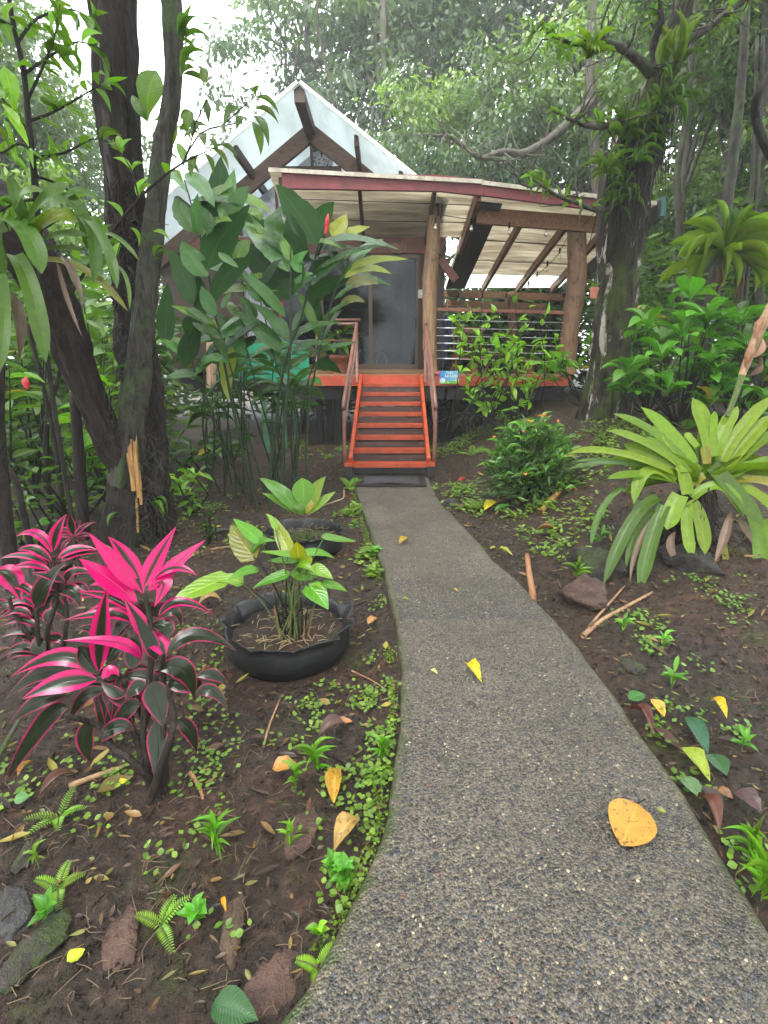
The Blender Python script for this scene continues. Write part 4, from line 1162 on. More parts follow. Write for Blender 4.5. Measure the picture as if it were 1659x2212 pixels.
FT = [
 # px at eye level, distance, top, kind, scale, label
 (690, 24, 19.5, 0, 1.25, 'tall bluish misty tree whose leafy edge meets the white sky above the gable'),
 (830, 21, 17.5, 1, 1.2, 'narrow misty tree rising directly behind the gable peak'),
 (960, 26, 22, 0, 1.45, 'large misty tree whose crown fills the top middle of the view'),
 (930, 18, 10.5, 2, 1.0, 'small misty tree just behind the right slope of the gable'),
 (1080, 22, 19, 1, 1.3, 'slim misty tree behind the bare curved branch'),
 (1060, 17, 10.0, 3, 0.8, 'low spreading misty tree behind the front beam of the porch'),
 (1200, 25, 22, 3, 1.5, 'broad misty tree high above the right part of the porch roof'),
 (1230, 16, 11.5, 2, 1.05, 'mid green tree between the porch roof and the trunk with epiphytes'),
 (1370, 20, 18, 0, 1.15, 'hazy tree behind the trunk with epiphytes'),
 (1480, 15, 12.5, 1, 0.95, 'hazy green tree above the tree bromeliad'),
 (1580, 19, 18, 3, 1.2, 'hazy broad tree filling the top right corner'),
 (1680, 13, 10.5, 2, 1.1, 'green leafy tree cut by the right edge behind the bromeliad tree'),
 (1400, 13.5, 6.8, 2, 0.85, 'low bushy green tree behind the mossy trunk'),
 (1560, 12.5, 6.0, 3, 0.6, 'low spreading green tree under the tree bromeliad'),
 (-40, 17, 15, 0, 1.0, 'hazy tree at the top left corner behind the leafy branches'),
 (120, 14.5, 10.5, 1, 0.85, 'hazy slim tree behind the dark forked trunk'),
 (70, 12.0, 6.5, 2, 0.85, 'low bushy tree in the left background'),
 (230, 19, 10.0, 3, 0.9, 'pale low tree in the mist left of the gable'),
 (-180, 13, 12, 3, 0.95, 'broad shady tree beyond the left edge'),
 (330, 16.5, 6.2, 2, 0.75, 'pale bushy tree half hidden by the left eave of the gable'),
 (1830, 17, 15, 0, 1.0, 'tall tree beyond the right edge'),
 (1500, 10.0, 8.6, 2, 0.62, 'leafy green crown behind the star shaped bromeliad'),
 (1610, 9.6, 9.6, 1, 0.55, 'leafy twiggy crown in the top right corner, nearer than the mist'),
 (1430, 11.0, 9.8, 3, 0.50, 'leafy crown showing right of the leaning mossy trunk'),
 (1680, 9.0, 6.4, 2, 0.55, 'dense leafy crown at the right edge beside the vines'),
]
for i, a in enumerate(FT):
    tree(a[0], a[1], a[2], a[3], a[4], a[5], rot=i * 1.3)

# bare crooked limb hanging over the porch roof, on its own leaning tree
q0 = P(1330, 800, 13.5)
lt = thing('leaning_tree', 'leaning grey tree sending a bare crooked limb over the porch roof', 'tree', (q0.x, 13.5, float(gh(q0.x, 13.5))))
tube('trunk', [(q0.x, 13.5, 0.6), P(1290, 400, 13.5), P(1275, 150, 13.5), P(1290, -150, 13.5)], [0.14, 0.12, 0.10, 0.07], M['bark_far'], lt, 10, 0.1, 2, 3)
limb = tube('limb', [P(1282, 215, 13.5), P(1240, 255, 13.3), P(1180, 305, 13.0), P(1130, 332, 12.8), P(1085, 328, 12.6), P(1040, 342, 12.4), P(1005, 318, 12.2), P(965, 290, 12.0), P(940, 250, 11.9)], [0.11, 0.10, 0.095, 0.09, 0.07, 0.055, 0.045, 0.03, 0.012], M['twig_grey'], lt, 8, 0.12, 5, 4)
r = np.random.default_rng(8)
tw = []
for (x, y, Y) in [(1240, 255, 13.3), (1180, 305, 13.0), (1130, 332, 12.8), (1085, 328, 12.6), (1040, 342, 12.4), (1005, 318, 12.2), (965, 290, 12.0)]:
    for k_ in range(4):
        p = P(x, y, Y); d = Vector(r.normal(0, 1, 3)); d.z = d.z * 0.7 + 0.25
        pts = [p]
        for s in range(5):
            d = (d + Vector(r.normal(0, 0.45, 3))).normalized(); p = p + d * r.uniform(0.14, 0.34); pts.append(p)
        tw.append((pts, [0.025, 0.018, 0.013, 0.009, 0.006, 0.003]))
tubes('branchlets', tw, M['twig_grey'], lt, 5)

# understory: one far mass that nobody could count, kept low
def mass(name, boxes, n, L, W, c0, c1, seed, tm=T_KITE, mat='leaf_tint'):
    r = np.random.default_rng(seed)
    pos = []
    for (x0, x1, ya, yb_, h, wgt) in boxes:
        m = int(n * wgt)
        x = r.uniform(x0, x1, m); y = r.uniform(ya, yb_, m)
        hh = h * (0.55 + 0.9 * np.clip(0.5 + fbm(x, y, 0.55, 3, seed), 0, 1))
        z = gh(x, y) + hh * r.random(m) ** 0.7
        pos.append(np.stack([x, y, z], -1))
    pos = np.vstack(pos); m = len(pos)
    dr = rdir(r, m, -0.6, 0.35); nh = np.array([0, -0.35, 1.0]) + r.normal(0, 0.4, (m, 3))
    q = np.floor(pos / 0.7); hsh = _hash(q[:, 0] + 50, q[:, 1] * 7 + q[:, 2] + 90, seed)[:, None]
    tn = (np.array(c0) * (1 - hsh) + np.array(c1) * hsh) * (1 + 0.2 * r.normal(0, 1, (m, 1)))
    me = foliage(name, tm, pos, dr, nh, r.uniform(0.6, 1.35, m) * L, r.uniform(0.6, 1.3, m) * W, np.clip(tn * np.array([1.3, 1.12, 0.7]), 0.005, 0.5), M[mat])
    o = ob(name, me); o['kind'] = 'stuff'
    return o
mass('undergrowth', [(-9, 4.0, 14.4, 17.5, 2.6, 0.34), (4.2, 12, 11, 15.5, 3.6, 0.34), (-12, -5.0, 8.0, 13.5, 3.0, 0.32)], 17000, 0.34, 0.12, (0.022, 0.070, 0.018), (0.085, 0.19, 0.035), 3)
mass('undergrowth', [(4.2, 10.0, 8.6, 11.0, 2.2, 0.55), (-7.5, -3.1, 6.4, 9.0, 2.3, 0.45)], 5200, 0.28, 0.10, (0.028, 0.085, 0.016), (0.11, 0.24, 0.03), 4)

mass('undergrowth', [(-3.0, 7.5, 13.6, 15.2, 4.2, 0.6), (0.8, 4.5, 13.3, 14.3, 2.9, 0.4)], 12000, 0.34, 0.12, (0.015, 0.05, 0.018), (0.05, 0.12, 0.03), 6)
mass('unseen_woods', [(-16, 16, -14, -7, 13.0, 0.55), (-16, -8, -7, 3, 11.0, 0.22), (9, 16, -7, 5, 11.0, 0.23)], 16000, 0.55, 0.24, (0.02, 0.055, 0.02), (0.06, 0.12, 0.035), 7, T_FAR, 'leaf_far')

def overhead(n, blobs, seed):                                     # unseen leaf clumps added overhead to thin and dapple the sky light
    r = np.random.default_rng(seed); pos = []
    for (x, y, z, rx, rz) in blobs:
        k_ = 16; m = n // (len(blobs) * k_)
        for q in rdir(r, k_) * np.array([rx, rx, rz]) * r.random((k_, 1)) ** 0.5:
            pos.append(np.array([x, y, z]) + q + r.normal(0, 1, (m, 3)) * np.array([0.75, 0.75, 0.35]))
    pos = np.vstack(pos); m = len(pos)
    me = foliage('unseen_woods', T_FAR, pos, rdir(r, m, -0.7, 0.2), np.array([0, 0, 1.0]) + r.normal(0, 0.4, (m, 3)), r.uniform(0.6, 1.3, m) * 0.38, r.uniform(0.6, 1.3, m) * 0.16, tints(m, (0.02, 0.055, 0.02), (0.06, 0.12, 0.035), seed), M['leaf_far'])
    o = ob('unseen_woods', me); o['kind'] = 'stuff'
overhead(15000, [(-4.5, 1.0, 8.0, 3.2, 1.6), (-5.5, 5.0, 9.0, 2.5, 1.6), (4.6, 1.0, 9.0, 3.2, 1.8), (6.5, 5.0, 9.5, 3.0, 1.8), (0.3, -3.0, 9.5, 3.6, 1.8), (-1.5, 1.5, 11.0, 2.6, 1.4), (2.2, 3.0, 12.0, 2.6, 1.4)], 19)

# thin trunks on the right, one thing each
def pole(name, label, pts, rads, mat, cat='tree', group=None, seed=1, noise=0.12):
    p0 = Vector(pts[0])
    t = thing(name, label, cat, p0, group)
    tube('trunk', pts, rads, mat, t, 10, noise, seed, 4)
    return t
def gp(px, Y):
    q = P(px, 900, Y); return Vector((q.x, Y, float(gh(q.x, Y)) - 0.08))
pole('slim_tree', 'slim pinkish grey trunk standing behind the leafy glossy bush', [gp(1460, 9.5), P(1467, 520, 9.5), P(1463, 380, 9.5), P(1478, 280, 9.4), P(1500, 60, 9.4), P(1505, -80, 9.4)], [0.065, 0.055, 0.05, 0.045, 0.04, 0.03], M['bark_lichen'], seed=4)
bt = pole('slim_tree', 'leaning mossy grey trunk that carries the star shaped tree bromeliad', [gp(1520, 7.6), P(1533, 690, 7.6), P(1545, 600, 7.6), P(1562, 500, 7.6), P(1578, 380, 7.6), P(1598, 210, 7.6), P(1610, 40, 7.6), P(1615, -60, 7.6)], [0.10, 0.085, 0.085, 0.08, 0.065, 0.055, 0.045, 0.035], M['bark_lichen'], seed=6)
pole('slim_tree', 'dim grey trunk at the right edge beside the hanging vines', [gp(1640, 8.8), P(1640, 600, 8.8), P(1650, 300, 8.8), P(1655, -60, 8.8)], [0.09, 0.075, 0.06, 0.045], M['bark_lichen'], seed=9)
for i, (a, b) in enumerate(((1618, 1640), (1608, 1628))):
    pole('hanging_vine', ('pale mossy vine in front of the dim grey trunk, nearer the edge', 'pale mossy vine left of its twin at the dim grey trunk')[i], [gp(a - 20, 7.9), P(a - 8, 640, 7.9), P(a + 8, 500, 7.9), P(b, 330, 7.9), P(b + 8, 80, 7.9)], [0.03, 0.03, 0.028, 0.024, 0.02], M['bark_lichen'], 'vine', seed=12 + i)
db = pole('dark_branch_tree', 'crooked dark branch reaching in at the upper right edge', [gp(1790, 6.2), P(1770, 600, 6.2), P(1690, 380, 6.2), P(1652, 310, 6.1), P(1632, 250, 6.1), P(1638, 205, 6.0), P(1665, 165, 6.0), P(1690, 110, 6.0)], [0.10, 0.09, 0.06, 0.045, 0.045, 0.04, 0.04, 0.03], M['twig'], seed=3)

# ================================================================== RIGHT TREE WITH EPIPHYTES
YT = 7.0
b0_ = P(1312, 880, YT); b0_.z = float(gh(b0_.x, YT)) - 0.12
rt = thing('epiphyte_tree', 'big mossy leaning tree with peeling white bark beside the porch corner', 'tree', b0_)
tube('trunk', [b0_, P(1313, 850, YT), P(1318, 780, YT), P(1326, 690, YT), P(1333, 600, YT), P(1340, 500, YT), P(1352, 410, YT), P(1376, 320, 6.95), P(1402, 245, 6.9), P(1425, 180, 6.9), P(1446, 110, 6.9), P(1470, 30, 6.9), P(1492, -50, 6.9)],
     [0.33, 0.27, 0.235, 0.225, 0.225, 0.245, 0.27, 0.25, 0.21, 0.16, 0.12, 0.09, 0.07], M['bark_white'], rt, 56, 0.16, 5, 9, ridge=0.32)
tube('limb', [P(1425, 190, 6.9), P(1400, 150, 6.8), P(1352, 110, 6.7), P(1300, 90, 6.6), P(1240, 95, 6.5), P(1180, 70, 6.4)], [0.07, 0.06, 0.045, 0.035, 0.022, 0.01], M['twig_grey'], rt, 8, 0.12, 2, 4)
tube('limb', [P(1416, 210, 6.9), P(1380, 235, 6.75), P(1335, 262, 6.6), P(1290, 275, 6.5), P(1240, 262, 6.4), P(1195, 240, 6.3)], [0.055, 0.045, 0.035, 0.028, 0.018, 0.008], M['twig_grey'], rt, 8, 0.12, 3, 4)
tube('limb', [P(1432, 170, 6.9), P(1412, 100, 6.85), P(1428, 40, 6.8), P(1410, -40, 6.8)], [0.06, 0.05, 0.04, 0.03], M['twig'], rt, 8, 0.12, 4, 4)
tube('limb', [P(1350, 435, 6.8), P(1300, 455, 6.65), P(1250, 440, 6.5), P(1210, 425, 6.4), P(1165, 398, 6.3), P(1140, 375, 6.3)], [0.035, 0.03, 0.024, 0.018, 0.01, 0.005], M['twig_grey'], rt, 7, 0.12, 6, 4)
tube('limb', [P(1462, 100, 6.9), P(1530, 60, 6.9), P(1580, 20, 6.9), P(1640, -20, 6.9)], [0.05, 0.04, 0.03, 0.02], M['twig_grey'], rt, 8, 0.12, 7, 4)
r = np.random.default_rng(21)
tw = []
for (x, y, t) in [(1400, 150, 6.8), (1352, 110, 6.7), (1300, 90, 6.6), (1240, 95, 6.5), (1380, 235, 6.75), (1335, 262, 6.6), (1290, 275, 6.5), (1240, 262, 6.4), (1250, 440, 6.5), (1210, 425, 6.4), (1165, 398, 6.3), (1412, 60, 6.85), (1530, 60, 6.9), (1580, 20, 6.9), (1450, 90, 6.9), (1480, 20, 6.9)]:
    for k_ in range(3):
        p = P(x, y, t); d = Vector(r.normal(0, 1, 3)); d.z = abs(d.z) * 0.8
        pts = [p]
        for s in range(6):
            d = (d + Vector(r.normal(0, 0.55, 3))).normalized(); p = p + d * r.uniform(0.06, 0.2); pts.append(p)
        tw.append((pts, [0.014, 0.011, 0.009, 0.007, 0.005, 0.004, 0.002]))
tubes('twigs', tw, M['twig_grey'], rt, 5)
# roots and dry strands hanging down the trunk
hs_ = []
for i in range(420):
    f = r.random(); x = 1352 + 75 * f + r.normal(0, 20); y = 430 - 260 * f + r.normal(0, 18)
    p = P(x, y, 6.78 + r.normal(0, 0.12)); L = r.uniform(0.25, 0.95)
    q1 = p + Vector((r.normal(0, 0.04), r.normal(0, 0.04), -L * 0.5)); q2 = q1 + Vector((r.normal(0, 0.05), r.normal(0, 0.03), -L * 0.5))
    hs_.append(([p, q1, q2], [0.008, 0.006, 0.003]))
o = tubes('hanging_roots', hs_, M['bark_dark'], rt, 4, 'stuff')
# strap leaved epiphytes on the trunk; leaf copies share four meshes
STRAP = [mk('strap_leaf', *leaf_grid('strap', 8, 3, 0.35, a, 0.0, 3 + i)[:2], M['leaf_strap'], uv=leaf_grid('strap', 8, 3, 0.35, a, 0.0)[2]) for i, a in enumerate((0.06, 0.16, 0.26, 0.34))]
def um(name, kind, n, cols, fold, arch, wavy, mat, seed=0, notch=0):
    V, Q, U = leaf_grid(kind, n, cols, fold, arch, wavy, seed, notch)
    return mk(name, V, Q, M[mat], uv=U)
BLADE = [um('blade_leaf', 'lance', 6, 3, 0.3, a, 0.0, 'leaf_strap') for a in (0.05, 0.18, 0.3)]
OVATE = [um('ovate_leaf', 'ovate', 6, 5, 0.25, a, w_, 'leaf_vein', s) for a, w_, s in ((0.02, 0.02, 1), (0.10, 0.05, 2), (0.18, 0.06, 3), (-0.06, 0.05, 4))]
LANCE = [um('lance_leaf', 'lance', 6, 3, 0.3, a, 0.02, 'leaf', s) for a, s in ((0.04, 1), (0.14, 2), (0.22, 3))]
OBOV = [um('broad_leaf', 'obov', 7, 5, 0.22, a, w_, 'leaf_ginger', s) for a, w_, s in ((0.06, 0.04, 1), (0.15, 0.06, 2), (0.24, 0.05, 3))]
DEADM = [um('dry_leaf', 'lance', 6, 3, 0.5, a, 0.08, 'dead', s) for a, s in ((0.1, 1), (0.25, 2))]

def jit(c, r, a=0.18):
    f = 1 + a * r.normal(); g = (1.55, 1.32, 0.6) if c[1] > c[0] else (1, 1, 1)
    return tuple(max(0.003, x * q * f * (1 + 0.06 * r.normal())) for x, q in zip(c, g))

def tuft(name, label, cat, c, n, L, W, meshes, col, r, elev=(0.1, 1.2), az=(0, 6.283), group=None, parent=None, leafname='leaf'):
    t = parent or thing(name, label, cat, c, group)
    for i in range(n):
        a = r.uniform(*az); e = r.uniform(*elev)
        d = Vector((math.cos(a) * math.cos(e), math.sin(a) * math.cos(e), math.sin(e)))
        l = L * r.uniform(0.55, 1.15)
        put_leaf(leafname, meshes[r.integers(len(meshes))], t, Vector(c) + Vector(r.normal(0, 0.012, 3)), d, UP if e < 1.25 else Vector((0, -1, 0.2)), l, W * r.uniform(0.8, 1.2), jit(col, r))
    return t
r = np.random.default_rng(33)
ep = [(1438, 185, 6.75, 16, 0.62, 0.065, (0.11, 0.20, 0.03), 'upright strap leaved epiphyte in the top fork of the leaning tree', (0.85, 1.5)),
      (1345, 300, 6.6, 34, 0.34, 0.036, (0.065, 0.15, 0.025), 'bushy strap leaved epiphyte on the left side of the leaning trunk', (-0.3, 1.3)),
      (1395, 262, 6.55, 26, 0.30, 0.034, (0.05, 0.12, 0.025), 'strap leaved epiphyte hanging at the middle of the leaning trunk', (-1.0, 0.9)),
      (1270, 125, 6.55, 24, 0.30, 0.045, (0.13, 0.25, 0.025), 'bright green epiphyte clump on the upper left limb of the leaning tree', (-0.4, 1.3)),
      (1310, 372, 6.6, 26, 0.32, 0.026, (0.08, 0.17, 0.025), 'thin leaved epiphyte over the porch beam beside the leaning trunk', (-0.7, 0.9)),
      (1378, 350, 6.5, 9, 0.22, 0.05, (0.07, 0.20, 0.04), 'small bright epiphyte facing the path low on the leaning trunk', (-0.2, 0.9)),
      (1460, 215, 6.7, 26, 0.34, 0.03, (0.045, 0.11, 0.025), 'dull strap leaved epiphyte on the right side of the leaning trunk', (-1.2, 0.8)),
      (1425, 235, 6.6, 24, 0.28, 0.03, (0.06, 0.14, 0.03), 'small leaved epiphyte under the top fork of the leaning tree', (-0.8, 1.0))]
for (x, y, t, n, L, W, c, lb, el) in ep:
    tuft('epiphyte', lb, 'epiphyte', P(x, y, t), n, L, W, BLADE + STRAP[:2], c, r, el, group='epiphytes growing on the leaning mossy tree')
for i in range(9):
    f = i / 8.0; x = 1330 + 130 * f + r.normal(0, 8); y = 440 - 290 * f
    tuft('epiphyte', '', 'epiphyte', P(x, y, 6.62), 15, 0.27, 0.028, BLADE + LANCE, (0.05, 0.125, 0.025), r, (-1.1, 0.9), parent=rt, leafname='clinging_leaf')
# leafy twigs of the same tree
def leaf_spray(parent, pts, n, L, W, meshes, col, r, spread=1.0, droop=0.3, name='leaf'):
    n_ = len(pts)
    for i in range(n):
        f = r.uniform(0.1, 1.0) * (n_ - 1); k = min(int(f), n_ - 2)
        p = Vector(pts[k]).lerp(Vector(pts[k + 1]), f - k)
        ax = (Vector(pts[k + 1]) - Vector(pts[k])).normalized()
        d = ax * 0.5 + Vector(r.normal(0, 1, 3)) * spread * 0.7 - UP * droop
        nh = UP + Vector(r.normal(0, 0.45, 3))
        put_leaf(name, meshes[r.integers(len(meshes))], parent, p, d, nh, L * r.uniform(0.65, 1.2), W * r.uniform(0.75, 1.15), jit(col, r, 0.22))
for pts, n in (([P(1352, 110, 6.7), P(1240, 95, 6.5), P(1180, 70, 6.4)], 26), ([P(1335, 262, 6.6), P(1240, 262, 6.4), P(1195, 240, 6.3)], 16), ([P(1300, 455, 6.65), P(1210, 425, 6.4), P(1140, 375, 6.3)], 24),
               ([P(1420, 60, 6.8), P(1410, -20, 6.8)], 14), ([P(1530, 60, 6.9), P(1640, -20, 6.9)], 20), ([P(1130, 20, 6.2), P(1170, 80, 6.3), P(1230, 120, 6.4)], 12)):
    leaf_spray(rt, pts, int(n * 1.6), 0.15, 0.045, LANCE + OVATE[:2], (0.08, 0.18, 0.03), r, 1.0, 0.3)
hp = P(1283, 634, 6.75)
hpt = thing('hanging_pot', 'small red hanging pot on the left side of the mossy trunk', 'flower pot', hp)
V, Q, U = tubev([(0, 0, -0.06), (0, 0, 0.06), (0, 0, 0.07)], [0.035, 0.055, 0.045], 12)
ob('pot', mk('pot', V, Q, M['terracotta'], uv=U), hpt, hp)
tube('hanger', [hp + Vector((0, 0, 0.06)), hp + Vector((0.02, 0.02, 0.5))], 0.004, M['black'], hpt, 4)
for i in range(5): put_leaf('leaf', OVATE[i % 4], hpt, hp + Vector((0, 0, 0.06)), Vector((math.cos(i * 1.3), math.sin(i * 1.3), 0.8)), UP, 0.10, 0.04, (0.1, 0.22, 0.03))

# bromeliad up the slim trunk
c = P(1556, 560, 7.45)
br = thing('tree_bromeliad', 'star shaped green bromeliad clasping the slim mossy trunk', 'bromeliad', c)
r = np.random.default_rng(5)
for i in range(40):
    a = i * 2.39996; e = r.uniform(-0.75, 0.75)
    d = Vector((math.cos(a) * math.cos(e), -abs(math.sin(a)) * 0.6 * math.cos(e) + 0.15 * r.normal(), math.sin(e)))
    put_leaf('leaf', STRAP[i % 3], br, c + Vector((0.06 * math.cos(a), -0.08, 0)), d, UP, r.uniform(0.55, 0.8), 0.065, jit((0.11, 0.21, 0.025), r))
for i, (dx, dz) in enumerate(((-40, 330), (-10, 350), (60, 240))):
    put_leaf('leaf', STRAP[0], br, c, Vector((0.15 * i - 0.1, -0.1, 1.0)), Vector((0, -1, 0)), 0.62, 0.10, (0.08, 0.17, 0.03))
for dx in (-0.10, 0.12): put_leaf('dry_leaf', DEADM[0], br, c + Vector((dx, -0.1, -0.08)), Vector((dx, -0.1, -1)), Vector((0, -1, 0)), 0.5, 0.05, (0.2, 0.11, 0.05))

# ================================================================== RIGHT BUSHES
def whorl_bush(name, label, c, rx, rz, nwh, per, L, W, meshes, col, seed, cat='bush', squash=0.55, group=None):
    """bush of stems, each ending in a whorl of leaves"""
    r = np.random.default_rng(seed)
    c = Vector(c); t = thing(name, label, cat, c, group)
    tw = []
    for i in range(nwh):
        d = rdir(r, 1, 0.0, 1.0)[0]
        e = c + Vector((d[0] * rx, d[1] * rx * squash if squash else d[1] * rx, 0.25 * rz + d[2] * rz * r.uniform(0.55, 1.0)))
        m_ = c.lerp(e, 0.5) + Vector(r.normal(0, 0.05, 3))
        tw.append(([c, m_, e], [0.014, 0.010, 0.006]))
        for k in range(per):
            a = k * 2.39996 + r.random(); el = r.uniform(-0.25, 0.75) * (1 - 0.0)
            dd = Vector((math.cos(a) * math.cos(el), math.sin(a) * math.cos(el), math.sin(el)))
            cc = jit(col, r, 0.2)
            if r.random() < 0.03: cc = (0.35, 0.30, 0.03)
            put_leaf('leaf', meshes[r.integers(len(meshes))], t, e - UP * 0.03 * (k // 3), dd, UP + Vector(r.normal(0, 0.2, 3)), L * r.uniform(0.6, 1.1), W * r.uniform(0.75, 1.1), cc)
    tubes('stems', tw, M['twig'], t, 5)
    return t
def gpt(px, py, Y):
    q = P(px, py, Y); q.z = float(gh(q.x, Y)) - 0.03; return q
whorl_bush('glossy_bush', 'large glossy bush with whorls of veined leaves beside the mossy trunk', gpt(1470, 900, 6.0), 0.72, 1.25, 24, 9, 0.34, 0.15, OBOV, (0.065, 0.22, 0.035), 3)
whorl_bush('glossy_bush', 'lower glossy bush right of the large one, behind the flower stalk', gpt(1600, 905, 5.8), 0.60, 0.75, 14, 9, 0.30, 0.13, OBOV, (0.055, 0.19, 0.03), 4)
whorl_bush('leafy_shrub', 'soft green shrub at the foot of the mossy trunk on the right', gpt(1400, 880, 7.3), 0.6, 1.3, 16, 8, 0.26, 0.09, OVATE, (0.07, 0.20, 0.03), 14)
whorl_bush('leafy_shrub', 'bright leafy shrub between the porch corner and the mossy trunk', gpt(1270, 860, 8.3), 0.55, 1.4, 16, 8, 0.26, 0.07, LANCE, (0.085, 0.24, 0.03), 15)
whorl_bush('leafy_shrub', 'dark shrub at the right edge behind the bromeliad', gpt(1640, 870, 6.6), 0.7, 1.5, 18, 8, 0.30, 0.12, OVATE, (0.04, 0.11, 0.03), 16)
# torch like red flowers in the shade
for px, py, Y, lb in ((1501, 712, 8.0, 'red torch flower above the large glossy bush'), (1385, 688, 8.0, 'small red flower behind the mossy trunk')):
    q = P(px, py, Y); t = thing('torch_flower', lb, 'flower', (q.x, q.y, float(gh(q.x, q.y))))
    tube('stem', [(q.x, q.y, float(gh(q.x, q.y))), q], 0.012, M['stem'], t, 5)
    V, Q, U = tubev([(0, 0, -0.06), (0, 0, 0.0), (0, 0, 0.08), (0, 0, 0.14)], [0.02, 0.05, 0.04, 0.008], 8, 0.4, 3)
    ob('bloom', mk('bloom', V, Q, M['red'], uv=U), t, q)
    for i in range(5): put_leaf('leaf', OBOV[i % 3], t, q - UP * (0.12 + 0.1 * i), Vector((math.cos(i * 2.4), math.sin(i * 2.4), 0.35)), UP, 0.4, 0.12, (0.05, 0.15, 0.03))

# bush with orange flowers
r = np.random.default_rng(17)
c = gpt(1140, 1060, 5.35)
fb = thing('flowering_bush', 'rounded dark green bush dotted with small orange flowers on the bank', 'bush', c)
tw = []
for i in range(48):
    d = rdir(r, 1, -0.05, 1.0)[0]
    e = c + Vector((d[0] * 0.46, d[1] * 0.46, 0.16 + max(d[2], 0) ** 0.75 * 0.66)) * 1.0
    tw.append(([c + Vector((d[0] * 0.05, d[1] * 0.05, 0)), c.lerp(e, 0.6), e], [0.006, 0.005, 0.003]))
    for k_ in range(6 if i < 44 else 4):
        a = k_ * 2.4 + r.random(); dd = Vector((math.cos(a), math.sin(a), r.uniform(-0.35, 0.8))) + Vector(d) * 0.4
        put_leaf('leaf', LANCE[r.integers(3)], fb, e - Vector(d) * 0.025 * k_, dd, UP + Vector(r.normal(0, 0.25, 3)), r.uniform(0.11, 0.185), 0.040, jit((0.08, 0.20, 0.08), r, 0.4))
    if i % 2 == 0 and d[1] < 0.35:
        o3 = e + Vector(d) * 0.06 + Vector((0, -0.03, 0.02))
        pd = rdir(r, 6, 0.0, 1.0)
        ob('flower', foliage('flower', T_KITE, [tuple(o3)] * 6, pd, rdir(r, 6), 0.026, 0.013, np.ones((6, 3)) * 0.5, M['oflower'], o3), fb, o3)
tubes('stems', tw, M['twig'], fb, 4)
# leaves inside the bush that cannot be told apart
n = 900
dd = rdir(r, n, -0.1, 1.0); pos = np.array(c) + dd * (r.random((n, 1)) ** 0.6) * np.array([0.45, 0.45, 0.70]) + np.array([0, 0, 0.14])
o = ob('inner_leaves', foliage('inner_leaves', T_LANCE, pos, dd + r.normal(0, 0.6, (n, 3)), np.array([0, 0, 1.0]) + r.normal(0, 0.3, (n, 3)), 0.13, 0.032, tints(n, (0.03, 0.08, 0.03), (0.06, 0.15, 0.04), 3), M['leaf_tint'], c), fb, c); o['kind'] = 'stuff'

# scrambling shrub in front of the railing
r = np.random.default_rng(23)
c = gpt(1075, 900, 8.75)
sc2 = thing('climbing_shrub', 'sprawling leafy shrub climbing in front of the porch railing cables', 'shrub', c)
tw = []
ends = [(985, 690), (1010, 668), (1040, 655), (1075, 660), (1110, 640), (1150, 652), (1190, 668), (1215, 700), (1180, 720), (1120, 700), (1060, 710), (1000, 735), (1030, 760), (1090, 750), (1150, 770), (1200, 760), (985, 790), (1060, 800), (1120, 810), (1180, 815), (1010, 840), (1090, 850), (1150, 860), (1060, 880), (1195, 640), (1120, 735), (1165, 690), (1045, 690)]
for (x, y) in ends:
    yy = 8.75 + r.uniform(-0.15, 0.3); e = P(x, y, yy); s = c + Vector((r.normal(0, 0.45), r.normal(0, 0.05), 0.05))
    m1 = s.lerp(e, 0.35) + Vector((r.normal(0, 0.16), r.normal(0, 0.05), r.normal(0, 0.08))); m2 = s.lerp(e, 0.7) + Vector((r.normal(0, 0.12), r.normal(0, 0.05), r.normal(0, 0.06)))
    pts = [s, m1, m2, e]; tw.append((pts, [0.011, 0.009, 0.006, 0.003]))
    leaf_spray(sc2, [m1.lerp(m2, 0.4), m2, e], 11, 0.185, 0.095, OVATE, (0.15, 0.36, 0.04), r, 1.1, 0.25)
tubes('stems', tw, M['twig'], sc2, 5)
tw2 = []
for i in range(34):
    p = c + Vector((r.uniform(-0.7, 0.75), r.uniform(-0.2, 0.2), r.uniform(0, 0.15))); pts = [p]; d = Vector((r.normal(0, 0.6), r.normal(0, 0.2), 1))
    for k_ in range(5):
        d = (d + Vector(r.normal(0, 0.5, 3))).normalized(); p = p + d * r.uniform(0.08, 0.2); pts.append(p)
    tw2.append((pts, [0.006, 0.005, 0.004, 0.003, 0.003, 0.002]))
tubes('dry_twigs', tw2, M['twig_grey'], sc2, 4)
